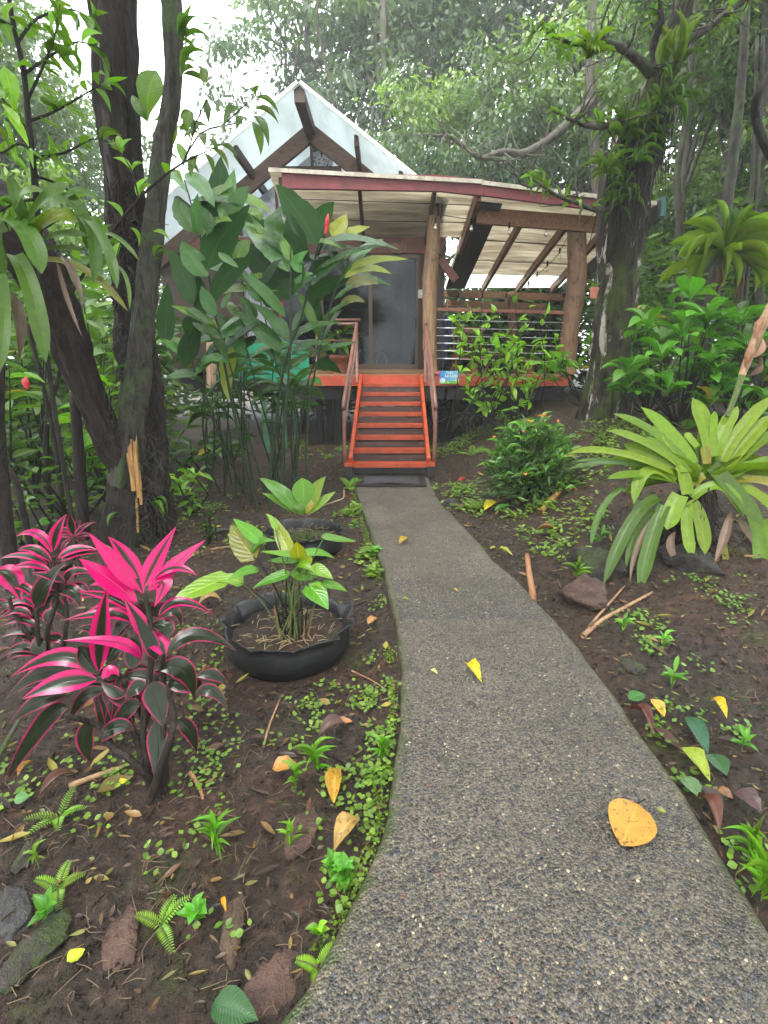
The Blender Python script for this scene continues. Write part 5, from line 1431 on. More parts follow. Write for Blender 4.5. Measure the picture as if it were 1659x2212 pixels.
# potted plants on the deck
r = np.random.default_rng(29)
q = P(733, 812, 9.85)
pp = pot('potted_plant', 'drooping green plant in a terracotta pot left of the stairs', q.x, 9.85, ZD, 0.17, 0.34)
cc = Vector((q.x, 9.85, ZD + 0.32))
for i in range(34):
    a = r.uniform(0, 6.28); s = cc + Vector((0.12 * math.cos(a), 0.12 * math.sin(a), r.uniform(0.1, 0.42)))
    put_leaf('leaf', OVATE[1 + i % 3], pp, s, Vector((math.cos(a), math.sin(a), r.uniform(-0.9, 0.3))), UP, r.uniform(0.24, 0.34), 0.10, jit((0.07, 0.20, 0.035), r))
tube('stem', [cc, cc + UP * 0.42], 0.02, M['stem'], pp, 6)
for px, Y, rr, h, lb in ((1140, 10.2, 0.15, 0.27, 'terracotta pot with leafy plant behind the railing near the right post'), (1022, 10.0, 0.09, 0.20, 'small red pot on the deck behind the railing near the chair')):
    q = P(px, 800, Y); pp = pot('potted_plant', lb, q.x, Y, ZD if px > 1100 else ZD + 0.0, rr, h)
    for i in range(14):
        a = i * 2.4; put_leaf('leaf', OVATE[i % 4], pp, Vector((q.x, Y, ZD + h * 0.9)), Vector((math.cos(a), math.sin(a), r.uniform(0.3, 1.8))), UP, r.uniform(0.15, 0.3), 0.08, jit((0.07, 0.19, 0.03), r))

# ================================================================== LEFT FORKED TREE
r = np.random.default_rng(51)
YL = 4.05
b0_ = G(305, 1180); YL = b0_.y + 0.25
ft = thing('forked_tree', 'dark wet forked tree with three stems and a splintered stump at its foot', 'tree', (b0_.x, YL, b0_.z - 0.1))
def PL_(px, py, dy=0.0): return P(px, py, YL + dy)
tube('trunk', [Vector((PL_(303, 1200).x, YL, b0_.z - 0.12)), PL_(300, 1120), PL_(298, 1050), PL_(306, 980, .02), PL_(312, 880, .05), PL_(296, 740, .08), PL_(282, 600, .1), PL_(274, 450, .1), PL_(262, 300, .1), PL_(252, 160, .1), PL_(243, 40, .1), PL_(236, -80, .1)],
     [0.33, 0.26, 0.215, 0.165, 0.15, 0.14, 0.135, 0.145, 0.15, 0.165, 0.16, 0.155], M['bark_dark'], ft, 48, 0.22, 3, 9, ridge=0.30)
tube('side_trunk', [PL_(272, 1040, -.10), PL_(282, 960, -.14), PL_(291, 860, -.16), PL_(304, 740, -.15), PL_(322, 600, -.12), PL_(333, 480, -.1), PL_(343, 380, -.1), PL_(352, 300, -.08), PL_(368, 240, -.06), PL_(376, 150, -.05), PL_(374, 60, -.05), PL_(366, -60, -.05)],
     [0.15, 0.105, 0.095, 0.092, 0.085, 0.080, 0.078, 0.072, 0.068, 0.066, 0.07, 0.065], M['bark_lichen'], ft, 36, 0.16, 9, 9, ridge=0.22)
tube('limb', [PL_(280, 1010, -.08), PL_(245, 960, -.14), PL_(205, 880, -.2), PL_(165, 780, -.28), PL_(130, 680, -.38), PL_(90, 590, -.48), PL_(40, 520, -.55), PL_(-30, 450, -.6), PL_(-120, 370, -.6)],
     [0.17, 0.125, 0.115, 0.12, 0.135, 0.16, 0.19, 0.19, 0.17], M['bark_wet'], ft, 40, 0.18, 14, 9, ridge=0.22)
tube('root_flare', [PL_(330, 1060, -.12), PL_(345, 1010, -.10), PL_(352, 960, -.06)], [0.10, 0.055, 0.02], M['bark_dark'], ft, 10, 0.2, 4, 3)
# splintered wood
for i, (x0, y0, x1, y1, w_) in enumerate([(290, 1060, 276, 916, 0.032), (300, 1075, 289, 928, 0.026), (282, 1020, 268, 934, 0.018), (306, 1090, 297, 990, 0.020), (298, 1150, 293, 1050, 0.018), (285, 1000, 281, 905, 0.012), (294, 1000, 293, 918, 0.010)]):
    a, b = PL_(x0, y0, -0.265), PL_(x1, y1, -0.21)
    V, Q, U = tubev([a - a, (b - a) * 0.5, (b - a) * 0.9, b - a], [w_ * 0.7, w_ * 0.9, w_ * 0.7, w_ * 0.15], 5, 0.5, i)
    ob('splinter', mk('splinter', V, Q, M['splinter'], uv=U, smooth=False), ft, a)
# root mat and rootlets over the stem
rl = []
for i in range(330):
    f = r.random(); x = 300 + r.normal(0, 30); y = 1185 - 250 * f
    if i < 90: x = 292 - 60 * (1 - f) + r.normal(0, 10); y = 1000 - 540 * f if i < 60 else 960 - 200 * f
    a = PL_(x, y, -0.27 + 0.06 * f + r.normal(0, 0.02)); d = Vector((r.normal(0, 0.07), r.normal(0, 0.02), -r.uniform(0.03, 0.16)))
    rl.append(([a, a + d * 0.5 + Vector((r.normal(0, 0.02), 0, 0)), a + d], [0.004, 0.003, 0.002]))
tubes('rootlets', rl, M['twig_grey'], ft, 4, 'stuff')
fr2 = []
for i in range(520):                                              # dark fibrous roots round the tall stem
    y = r.uniform(380, 1150); xc = np.interp(y, [300, 600, 900, 1150], [262, 282, 312, 303]); hw = np.interp(y, [300, 600, 900, 1050, 1150], [40, 36, 40, 58, 75])
    x = xc + r.uniform(-1, 1) * hw; a = PL_(x, y, -0.02 - 0.10 * math.sqrt(max(0, 1 - ((x - xc) / hw) ** 2)) * (hw / 40)); d = Vector((r.normal(0, 0.05), r.normal(0, 0.03), -r.uniform(0.05, 0.22)))
    fr2.append(([a, a + d * 0.5 + Vector((r.normal(0, 0.02), -0.01, 0)), a + d], [0.008, 0.006, 0.003]))
tubes('fibrous_roots', fr2, M['bark_dark'], ft, 4, 'stuff')
# small leaves and orchids clinging to the thin stem
for (x, y, n, L, W, el) in [(392, 90, 7, 0.22, 0.035, (-0.3, 1.1)), (394, 160, 6, 0.26, 0.035, (-0.4, 0.9)), (384, 270, 5, 0.2, 0.04, (-0.5, 0.8)), (290, 800, 4, 0.12, 0.04, (-0.5, 0.6)), (332, 560, 3, 0.12, 0.04, (-0.5, 0.5)), (250, 1110, 5, 0.28, 0.05, (-0.9, 0.2)), (330, 1085, 4, 0.25, 0.05, (-1.2, -0.3))]:
    tuft('orchid', {90: 'thin leaved orchid highest on the slender lichen stem', 160: 'thin leaved orchid below the highest one on the slender stem', 270: 'small orchid on the slender stem above the eave', 800: 'small leaves low on the slender stem above the fork', 560: 'tiny pale leaves halfway up the slender stem', 1110: 'strappy leaves on the left of the rooty tree foot', 1085: 'hanging leaves on the right of the rooty tree foot'}[y], 'orchid', PL_(x, y, -0.22), n, L, W, BLADE, (0.06, 0.15, 0.03), r, el, (-1.4, 1.4) if x > 300 else (1.9, 4.4))
# broad upright leaves of a bird's nest epiphyte between the stems
nest = thing('nest_fern', 'broad upright yellow green fern leaves lodged between the two tall stems', 'fern', PL_(322, 265, -0.02))
for a, b, c_, W, cl in [((318, 262), (322, 200), (338, 152), 46, (0.13, 0.25, 0.02)), ((320, 265), (305, 240), (285, 205), 22, (0.09, 0.19, 0.02)), ((362, 330), (368, 290), (366, 232), 26, (0.16, 0.28, 0.02)), ((325, 262), (350, 250), (360, 228), 20, (0.10, 0.2, 0.02))]:
    hleaf(nest, PL_(*a, -.03), PL_(*b, -.08), PL_(*c_, -.05), W / F * YL, 'obov', cl, M['leaf_vein'], None, 0.15, 9, 5, 0.03, 3)

# leafy tree at the upper left, near the walker
r = np.random.default_rng(61)
Ya = 3.7
st = thing('leafy_sapling', 'thin dark sapling with scattered bright leaves at the upper left', 'tree', (P(95, 800, Ya).x, Ya, float(gh(P(95, 800, Ya).x, Ya)) - 0.05))
tube('trunk', [BASE[st.name], P(100, 760, Ya), P(86, 520, Ya), P(76, 400, Ya), P(62, 260, Ya), P(50, 150, Ya), P(30, 60, Ya), P(14, -40, Ya)], [0.016, 0.016, 0.018, 0.02, 0.018, 0.016, 0.014, 0.012], M['twig'], st, 8, 0.1, 2, 4)
brs = [([(62, 262), (120, 240), (180, 205), (232, 175)], .0), ([(52, 160), (110, 120), (170, 90), (225, 110)], .2), ([(76, 380), (130, 400), (180, 440), (215, 500)], .1), ([(66, 290), (20, 230), (-30, 180)], -.1),
       ([(84, 500), (140, 470), (200, 480), (235, 520)], .3), ([(58, 220), (90, 150), (120, 70), (130, 10)], .1), ([(80, 430), (30, 440), (-20, 470)], -.2), ([(40, 90), (80, 40), (150, 20), (200, 40)], .4), ([(74, 340), (140, 330), (200, 300), (240, 310)], .2),
       ([(30, 60), (-10, 40), (-40, 60)], -.2), ([(72, 330), (40, 310), (5, 330), (-25, 320)], -.3)]
for pts, dy in brs:
    pp_ = [P(x, y, Ya + dy * i / 3) for i, (x, y) in enumerate(pts)]
    tube('branch', pp_, [0.010, 0.008, 0.005, 0.003][:len(pp_)], M['twig'], st, 6, 0.1, 1, 3)
    leaf_spray(st, pp_, 17, 0.135, 0.048, OVATE + LANCE, (0.085, 0.20, 0.03), r, 0.9, 0.35)
leaf_spray(st, [P(5, 70, 3.0), P(10, 160, 3.0), P(8, 260, 3.0)], 7, 0.15, 0.07, OVATE, (0.13, 0.30, 0.03), r, 0.8, 0.3)
# branch that crosses in front of the stems towards the gable
Yb = 3.5
xb_ = thing('crossing_branch', 'slender leafy branch crossing in front of the tall stems towards the gable', 'branch', P(160, 620, Yb))
main = [P(150, 640, Yb), P(205, 555, Yb), P(265, 470, Yb), P(330, 400, Yb), P(395, 352, Yb + .05), P(440, 330, Yb + .1), P(475, 312, Yb + .1)]
tube('stem', main, [0.011, 0.010, 0.009, 0.008, 0.006, 0.004, 0.002], M['twig'], xb_, 6, 0.1, 1, 3)
tw_ = [([P(395, 352, Yb + .05), P(430, 290, Yb + .1), P(480, 272, Yb + .1), P(545, 262, Yb + .15)], 0.004), ([P(480, 272, Yb + .1), P(520, 235, Yb + .1), P(552, 208, Yb + .1)], 0.003), ([P(400, 340, Yb), P(420, 280, Yb), P(412, 230, Yb)], 0.003), ([P(420, 270, Yb), P(445, 215, Yb), P(440, 180, Yb)], 0.003), ([P(300, 430, Yb), P(285, 370, Yb), P(262, 330, Yb)], 0.004), ([P(290, 440, Yb), P(268, 500, Yb), P(250, 560, Yb)], 0.003), ([P(230, 520, Yb), P(280, 490, Yb), P(330, 500, Yb)], 0.003)]
for pts, w_ in tw_: tube('twig', pts, [w_ + 0.001] * (len(pts) - 1) + [0.0015], M['twig'], xb_, 5, 0, 1, 2)
def xl(b, t_, W, c): put_leaf('leaf', LANCE[1], xb_, P(*b, Yb + .1), P(*t_, Yb + r.normal(0.08, 0.05)) - P(*b, Yb + .1), UP + Vector((0.3, -0.9, 0)), (P(*t_, Yb) - P(*b, Yb)).length * 1.08, W / F * Yb * 0.95, c)
for b, t_, W in [((545, 262), (562, 330), 20), ((545, 250), (580, 315), 20), ((548, 235), (598, 265), 17), ((552, 210), (598, 245), 16), ((552, 208), (570, 178), 14), ((520, 235), (478, 275), 18), ((528, 255), (505, 290), 16), ((440, 182), (445, 140), 18), ((412, 240), (405, 285), 22), ((430, 290), (450, 330), 20), ((445, 215), (450, 262), 13), ((470, 275), (500, 300), 14), ((455, 320), (490, 362), 15), ((440, 330), (458, 372), 15), ((425, 336), (412, 382), 18), ((400, 350), (430, 375), 16), ((415, 300), (440, 262), 16), ((450, 300), (470, 330), 15), ((432, 288), (398, 300), 16), ((470, 312), (512, 345), 14)]:
    xl(b, t_, W, jit((0.045, 0.10, 0.025), r))
for b, t_, W in [((262, 330), (235, 312), 15), ((262, 330), (255, 285), 14), ((265, 335), (285, 300), 14), ((285, 370), (250, 345), 16), ((285, 375), (315, 350), 15), ((300, 430), (320, 385), 16), ((265, 470), (235, 440), 16), ((250, 560), (262, 520), 14), ((250, 555), (220, 590), 14), ((330, 500), (365, 520), 16), ((280, 490), (300, 535), 16), ((330, 400), (300, 425), 15), ((360, 378), (350, 340), 16), ((370, 370), (400, 400), 15), ((240, 510), (205, 520), 15), ((215, 545), (190, 520), 15)]:
    xl(b, t_, W, jit((0.10, 0.24, 0.03), r))
# thin dark stems standing in the shade at the left
for i, (pts, w_, Y, lb) in enumerate([([(168, 1090), (170, 980), (160, 850)], 14, 4.6, 'short dark trunk left of the rooty tree foot'), ([(10, 1190), (8, 1090), (-5, 900), (0, 700)], 18, 3.4, 'dark trunk cut by the left edge behind the pink leaves'),
        ([(60, 1160), (40, 1060), (15, 1000), (-30, 900)], 8, 3.9, 'thin leaning dark stem near the left edge'), ([(130, 1090), (120, 960), (90, 820), (60, 700)], 6, 4.9, 'thin bowed dark stem in the left undergrowth'), ([(95, 1050), (100, 930), (130, 800), (160, 640)], 6, 5.2, 'thin upright dark stem in the left undergrowth')]):
    pp_ = [P(x, y, Y) for x, y in pts]; pp_[0] = Vector((pp_[0].x, Y, float(gh(pp_[0].x, Y)) - 0.05))
    t = thing('shade_tree', lb, 'tree', pp_[0]); tube('trunk', pp_, [w_ / F * Y, w_ / F * Y * 0.85] + [w_ / F * Y * 0.7] * (len(pts) - 2), M['bark_dark'], t, 10, 0.14, i, 4)

# ================================================================== BROMELIAD ON THE LIMB
def ZE(x, y): return (x * 0.4066, 331.8 + y * 0.4066)
c = P(*ZE(130, 450), 3.25)
bl = thing('limb_bromeliad', 'large drooping green bromeliad perched on the dark limb at the left edge', 'bromeliad', c)
BL = [((140, 390), (230, 250), (370, 160), 72, 'g'), ((150, 400), (250, 300), (350, 232), 70, 'g'), ((160, 430), (310, 335), (450, 375), 80, 'y'), ((90, 350), (120, 220), (228, 200), 56, 's'), ((40, 350), (150, 430), (222, 640), 105, 'g'), ((80, 540), (170, 740), (245, 1110), 92, 'g'), ((180, 490), (320, 430), (470, 440), 50, 'd'),
      ((200, 520), (330, 500), (470, 520), 32, 'd'), ((340, 230), (440, 330), (465, 510), 72, 'g'), ((360, 220), (450, 205), (530, 262), 50, 'g'), ((420, 330), (500, 440), (498, 690), 66, 'g'), ((450, 340), (560, 480), (622, 720), 52, 'g'), ((220, 570), (450, 620), (682, 840), 46, 'b'), ((470, 420), (610, 440), (740, 572), 26, 'g'),
      ((0, 330), (-30, 470), (30, 640), 80, 'd'), ((0, 640), (22, 850), (0, 1160), 62, 'g'), ((320, 540), (400, 660), (442, 825), 36, 'n'), ((60, 740), (110, 900), (100, 1100), 55, 'n'), ((600, 590), (670, 660), (688, 830), 20, 'g'), ((10, 420), (-60, 300), (-120, 260), 70, 'g'), ((140, 380), (90, 250), (60, 120), 60, 'g'), ((300, 560), (360, 780), (440, 980), 22, 'n')]
BC = {'g': (0.05, 0.125, 0.02), 'y': (0.16, 0.24, 0.02), 's': (0.09, 0.17, 0.08), 'd': (0.04, 0.09, 0.02), 'b': (0.22, 0.20, 0.03), 'n': (0.10, 0.055, 0.03)}
r = np.random.default_rng(71)
for i, (a, b, e, W, k_) in enumerate(BL):
    dz = r.uniform(-0.25, 0.15); t0 = 3.2
    hleaf(bl, T(*ZE(*a), t0), T(*ZE(*b), t0 + dz * 0.6 - 0.05), T(*ZE(*e), t0 + dz), W * 0.4066 / F * 3.2 * 1.05, 'strap' if k_ != 'n' else 'lance', jit(BC[k_], r, 0.1), M['leaf_strap'] if k_ != 'n' else M['dead'], None, 0.3, 12, 5, 0.0, i, name='leaf' if k_ != 'n' else 'dry_leaf')

# ================================================================== LEFT UNDERSTORY
r = np.random.default_rng(81)
def shrub(label, px, Y, h, n, L, W, meshes, col, seed, spread=0.6, name='understory_shrub', cat='shrub', group='shady shrubs left of the cabin', zlo=0.25):
    rr = np.random.default_rng(seed)
    x = P(px, 900, Y).x; c = Vector((x, Y, float(gh(x, Y)) - 0.04))
    t = thing(name, label, cat, c, group); tw = []
    ns = max(4, n // 9)
    for i in range(ns):
        a = rr.uniform(0, 6.28); e = c + Vector((math.cos(a) * spread * rr.uniform(0.2, 1), math.sin(a) * spread * 0.7 * rr.uniform(0.2, 1), h * rr.uniform(0.6, 1.05)))
        m_ = c.lerp(e, 0.5) + Vector(rr.normal(0, 0.07, 3)); tw.append(([c, m_, e], [0.016, 0.012, 0.005]))
        for k_ in range(n // ns):
            f = rr.uniform(zlo, 1); p = c.lerp(m_, f * 2) if f < 0.5 else m_.lerp(e, f * 2 - 1)
            a2 = rr.uniform(0, 6.28); d = Vector((math.cos(a2), math.sin(a2) - 0.25, rr.uniform(-0.55, 0.5)))
            cc = jit(col, rr, 0.3)
            if rr.random() < 0.025: cc = (0.42, 0.36, 0.03)
            put_leaf('leaf', meshes[rr.integers(len(meshes))], t, p, d, UP + Vector(rr.normal(0, 0.35, 3)), L * rr.uniform(0.6, 1.2), W * rr.uniform(0.7, 1.15), cc)
    tubes('stems', tw, M['twig'], t, 5)
    return t
shrub('shady shrub with broad pale leaves between the limb and the rooty stem', 190, 6.2, 2.4, 70, 0.42, 0.17, OBOV, (0.075, 0.17, 0.035), 1, 0.8)
shrub('bright broad leaved shrub behind the forked tree, left of the fork', 215, 5.3, 1.6, 56, 0.30, 0.15, OVATE, (0.10, 0.24, 0.035), 2, 0.5)
shrub('dark leafy shrub in the shade at the left edge', 40, 5.6, 2.1, 80, 0.26, 0.10, OVATE, (0.045, 0.12, 0.03), 3, 0.8)
shrub('fine leaved shrub low in the shade left of the rooty tree foot', 120, 4.9, 0.9, 90, 0.15, 0.055, OVATE, (0.055, 0.15, 0.03), 4, 0.7)
shrub('small leaved shrub at the left edge behind the pink plants', 20, 4.3, 0.8, 70, 0.14, 0.05, OVATE, (0.06, 0.16, 0.03), 5, 0.6)
shrub('mid green shrub deep in the shade left of the cabin', 90, 7.2, 2.6, 70, 0.36, 0.13, OBOV, (0.05, 0.13, 0.03), 6, 0.9)
shrub('dim broad leaved shrub under the green balcony boards', 430, 7.6, 0.7, 40, 0.28, 0.10, OVATE, (0.035, 0.10, 0.03), 7, 0.8)
shrub('bright low shrub beside the rooty tree foot, right side', 395, 5.4, 0.55, 46, 0.17, 0.06, LANCE, (0.10, 0.24, 0.03), 8, 0.35)
shrub('dark shrub filling the shade behind the ginger stems', 490, 8.2, 0.6, 40, 0.26, 0.09, OVATE, (0.03, 0.085, 0.025), 9, 0.9)
shrub('tall dim shrub left of the cabin wall', 280, 7.8, 2.7, 70, 0.40, 0.14, OBOV, (0.055, 0.14, 0.035), 10, 0.8)
shrub('small dark seedling shrub right of the rooty tree foot', 425, 4.45, 0.33, 36, 0.11, 0.04, OVATE, (0.035, 0.09, 0.03), 11, 0.12)
shrub('shade shrub with yellowing leaves at the left edge, mid height', -40, 5.0, 2.2, 60, 0.30, 0.12, OVATE, (0.06, 0.15, 0.03), 12, 0.7)

# ferns
def frond(parent, base, d, L, W, col, n=13, droop=0.35):
    d = Vector(d).normalized(); sd = d.cross(UP).normalized()
    pts = [Vector(base) + d * L * f - UP * droop * L * f * f for f in np.linspace(0, 1, n + 1)]
    pos, dr, nh, LL = [], [], [], []
    for i in range(1, n + 1):
        for s in (-1, 1):
            f = i / n; pos.append(pts[i]); dr.append(sd * s + d * 0.45); nh.append(UP); LL.append(W * math.sin(math.pi * min(1, 0.18 + 0.82 * f) ** 0.8) + 0.01)
    LL = np.array(LL)
    me = foliage('frond', T_LANCE, [tuple(p) for p in pos], [tuple(p) for p in dr], [tuple(p) for p in nh], LL, LL * 0.26, tints(len(pos), col, col, 2, 0.1), M['leaf_tint'], base)
    o = ob('frond', me, parent, base)
    tube('rachis', pts[::3] + [pts[-1]], 0.0025, M['stem_lt'], o, 4)
def fern(px, py, n, L, label, col=(0.09, 0.24, 0.03), elev=0.9, W=0.055):
    rr = np.random.default_rng(px + py); c = G(px, py)
    t = thing('fern', label, 'fern', c)
    for i in range(n):
        a = i * 2.4 + rr.random(); frond(t, c, (math.cos(a), math.sin(a) - 0.3, elev * rr.uniform(0.6, 1.3)), L * rr.uniform(0.75, 1.1), W, jit(col, rr))
fern(375, 1075, 6, 0.75, 'bright fern right of the rooty tree foot', elev=1.8, W=0.11)
fern(130, 1770, 5, 0.15, 'small fern on the ground below the near pink plant', W=0.013)
fern(1255, 1320 - 20, 3, 0.1, 'tiny fern on the rough reddish rock', W=0.02)
fern(128, 1930, 4, 0.11, 'small fern at the lower left beside a mossy rock', W=0.013)
fern(348, 2010, 4, 0.12, 'small fern between the flat red stone and the left edge', W=0.013)
fern(688, 2100, 4, 0.10, 'small fern at the path edge near the bottom', W=0.013)
fern(757, 1055, 4, 0.30, 'small fern left of the doormat beside the path', W=0.06)
fern(1480, 930, 4, 0.4, 'dark fern below the large glossy bush', (0.05, 0.14, 0.03), W=0.07)
fern(1020, 985, 4, 0.35, 'pale fern on the bank right of the stairs', W=0.06)

# ================================================================== GINGER CLUMPS
def ZA_(x, y): return (331.8 + x / 3.0, 331.8 + y / 3.0)
GC = {'d': (0.009, 0.045, 0.009), 'g': (0.028, 0.13, 0.016), 'b': (0.085, 0.20, 0.03), 's': (0.024, 0.090, 0.024), 'y': (0.21, 0.29, 0.02), 'o': (0.08, 0.10, 0.025)}  # 'd' has the shade of backlit undersides put into its colour
r = np.random.default_rng(91)
def ginger(label, stalks, leaves, t0, group='tall ginger clumps in front of the cabin'):
    b = stalks[0][0][0]
    base = G(*b); t = thing('ginger_plant', label, 'ginger', base, group)
    for pts, w_ in stalks:
        tt = G(*pts[0]); ta = max(4.2, min(tt.y / (CP - (pts[0][1] - 1106) / F * SP), 7.2))
        q = [Vector((tt.x, tt.y, tt.z - 0.05))] + [T(x, y, ta + (t0 - ta) * (i + 1) / (len(pts) - 1)) for i, (x, y) in enumerate(pts[1:])]
        tube('stalk', q, [w_ * 0.75 * (1.15 - 0.75 * i / (len(q) - 1)) for i in range(len(q))], M['stem'], t, 8, 0.05, 1, 3)
    for i, (a, m_, e, W, k_) in enumerate(leaves):
        e = (a[0] + (e[0] - a[0]) * 1.10, a[1] + (e[1] - a[1]) * 1.10)
        L = math.dist(a, e) / 3 / F * t0
        dz = r.uniform(-0.4, 0.5) * L
        hl = Vector((0, -0.55, 0.85)) if k_ == 's' else None
        if k_ == 's': dz = -0.15 * L
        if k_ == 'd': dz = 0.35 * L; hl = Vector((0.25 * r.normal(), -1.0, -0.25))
        hleaf(t, T(*ZA_(*a), t0), T(*ZA_(*m_), t0 + dz * 0.5), T(*ZA_(*e), t0 + dz), W / 3 / F * t0 * 1.16, 'ginger', jit(GC[k_], r, 0.12), M['leaf_backlit'] if k_ == 'd' else M['leaf_ginger'], hl, 0.10, 14, 7, 0.085, i)
    rg = np.random.default_rng(len(label))
    for (pts, w_) in stalks:                                             # smaller leaves along the canes
        for k_ in range(6):
            f = rg.uniform(0.72, 0.98) * (len(pts) - 1); i_ = min(int(f), len(pts) - 2); ff = f - i_
            x = pts[i_][0] * (1 - ff) + pts[i_ + 1][0] * ff; y = pts[i_][1] * (1 - ff) + pts[i_ + 1][1] * ff
            sg = rg.choice([-1, 1]); an_ = rg.uniform(-0.3, 1.1); Lp = rg.uniform(65, 115)
            a_ = T(x, y, t0 + 0.1); e_ = T(x + sg * Lp * math.cos(an_), y - Lp * math.sin(an_), t0 + 0.1 + rg.uniform(-0.2, 0.5)); m2 = a_.lerp(e_, 0.5) + UP * rg.uniform(0.02, 0.10)
            hleaf(t, a_, m2, e_, rg.uniform(0.09, 0.15), 'ginger', jit(GC[rg.choice(['d', 'g', 'g', 's', 'b'])], rg, 0.15), M['leaf_ginger'], Vector((rg.normal(0, 0.3), -0.7, 0.7)), 0.12, 10, 5, 0.07, k_)
    return t
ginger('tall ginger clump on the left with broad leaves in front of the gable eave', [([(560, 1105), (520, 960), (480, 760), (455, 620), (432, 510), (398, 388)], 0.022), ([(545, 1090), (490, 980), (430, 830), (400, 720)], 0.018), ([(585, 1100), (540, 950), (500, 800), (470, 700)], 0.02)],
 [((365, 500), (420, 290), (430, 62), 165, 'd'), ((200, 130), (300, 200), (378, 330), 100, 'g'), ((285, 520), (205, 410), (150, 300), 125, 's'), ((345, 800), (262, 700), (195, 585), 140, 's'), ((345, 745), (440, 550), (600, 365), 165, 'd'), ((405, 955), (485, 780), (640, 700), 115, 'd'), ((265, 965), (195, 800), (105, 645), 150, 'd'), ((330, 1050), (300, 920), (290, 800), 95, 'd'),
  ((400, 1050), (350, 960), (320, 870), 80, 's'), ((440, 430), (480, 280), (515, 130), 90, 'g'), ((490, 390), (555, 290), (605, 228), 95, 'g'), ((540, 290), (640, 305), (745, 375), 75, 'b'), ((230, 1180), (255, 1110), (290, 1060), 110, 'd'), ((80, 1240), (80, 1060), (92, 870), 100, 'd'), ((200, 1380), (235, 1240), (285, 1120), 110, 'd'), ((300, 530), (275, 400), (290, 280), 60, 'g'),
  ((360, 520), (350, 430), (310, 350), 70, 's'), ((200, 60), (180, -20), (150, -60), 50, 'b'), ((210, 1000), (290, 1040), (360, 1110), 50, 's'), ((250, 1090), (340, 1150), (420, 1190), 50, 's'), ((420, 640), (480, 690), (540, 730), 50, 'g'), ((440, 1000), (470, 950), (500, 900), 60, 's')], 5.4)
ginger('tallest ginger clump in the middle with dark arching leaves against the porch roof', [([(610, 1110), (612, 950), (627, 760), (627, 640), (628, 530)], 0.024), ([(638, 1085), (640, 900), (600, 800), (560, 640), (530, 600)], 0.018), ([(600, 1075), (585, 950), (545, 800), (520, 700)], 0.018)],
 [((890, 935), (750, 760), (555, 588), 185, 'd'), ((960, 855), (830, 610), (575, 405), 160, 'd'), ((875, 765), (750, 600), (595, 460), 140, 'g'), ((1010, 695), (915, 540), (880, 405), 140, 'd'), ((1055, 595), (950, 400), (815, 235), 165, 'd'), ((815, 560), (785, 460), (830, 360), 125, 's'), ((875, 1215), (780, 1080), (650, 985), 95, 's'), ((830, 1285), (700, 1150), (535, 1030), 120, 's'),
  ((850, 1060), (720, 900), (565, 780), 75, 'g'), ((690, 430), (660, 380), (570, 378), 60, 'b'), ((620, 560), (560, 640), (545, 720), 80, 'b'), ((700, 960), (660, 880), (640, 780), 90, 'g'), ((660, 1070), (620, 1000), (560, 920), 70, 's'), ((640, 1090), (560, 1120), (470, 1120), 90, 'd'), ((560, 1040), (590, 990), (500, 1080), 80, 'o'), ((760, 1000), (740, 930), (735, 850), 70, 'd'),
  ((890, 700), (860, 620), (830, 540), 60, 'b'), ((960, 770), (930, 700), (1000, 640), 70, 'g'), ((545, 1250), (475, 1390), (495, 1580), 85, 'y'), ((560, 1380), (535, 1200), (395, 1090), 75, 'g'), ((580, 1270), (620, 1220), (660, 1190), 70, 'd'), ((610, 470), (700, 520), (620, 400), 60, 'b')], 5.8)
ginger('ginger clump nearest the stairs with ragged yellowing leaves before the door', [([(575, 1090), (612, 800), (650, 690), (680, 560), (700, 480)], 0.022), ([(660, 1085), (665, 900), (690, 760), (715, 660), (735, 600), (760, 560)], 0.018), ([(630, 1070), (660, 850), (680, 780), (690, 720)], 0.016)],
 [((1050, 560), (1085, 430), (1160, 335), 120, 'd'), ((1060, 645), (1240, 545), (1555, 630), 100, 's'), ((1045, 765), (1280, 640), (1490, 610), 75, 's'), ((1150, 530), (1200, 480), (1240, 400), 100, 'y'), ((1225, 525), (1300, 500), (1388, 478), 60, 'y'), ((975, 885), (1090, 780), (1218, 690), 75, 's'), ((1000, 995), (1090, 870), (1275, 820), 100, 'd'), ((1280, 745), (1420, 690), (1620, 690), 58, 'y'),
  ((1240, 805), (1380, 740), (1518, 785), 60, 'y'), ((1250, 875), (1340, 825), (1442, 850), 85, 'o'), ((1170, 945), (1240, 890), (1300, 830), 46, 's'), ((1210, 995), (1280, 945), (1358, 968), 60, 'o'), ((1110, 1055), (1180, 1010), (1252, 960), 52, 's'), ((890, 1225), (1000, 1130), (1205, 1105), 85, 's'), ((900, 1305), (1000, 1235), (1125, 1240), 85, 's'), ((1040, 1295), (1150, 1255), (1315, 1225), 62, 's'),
  ((860, 1405), (940, 1340), (1015, 1310), 85, 's'), ((850, 1385), (780, 1300), (700, 1270), 85, 's'), ((1050, 1400), (1120, 1365), (1205, 1425), 75, 'd'), ((1020, 1320), (1060, 1290), (1120, 1310), 60, 'o'), ((1010, 1500), (1050, 1470), (1085, 1510), 50, 'g'), ((1040, 780), (1090, 720), (1180, 680), 80, 'd'), ((1075, 560), (1130, 600), (1290, 600), 70, 'g'), ((960, 1000), (930, 1090), (880, 1150), 60, 's'), ((1100, 1080), (1060, 1010), (1070, 930), 60, 'd')], 6.1)
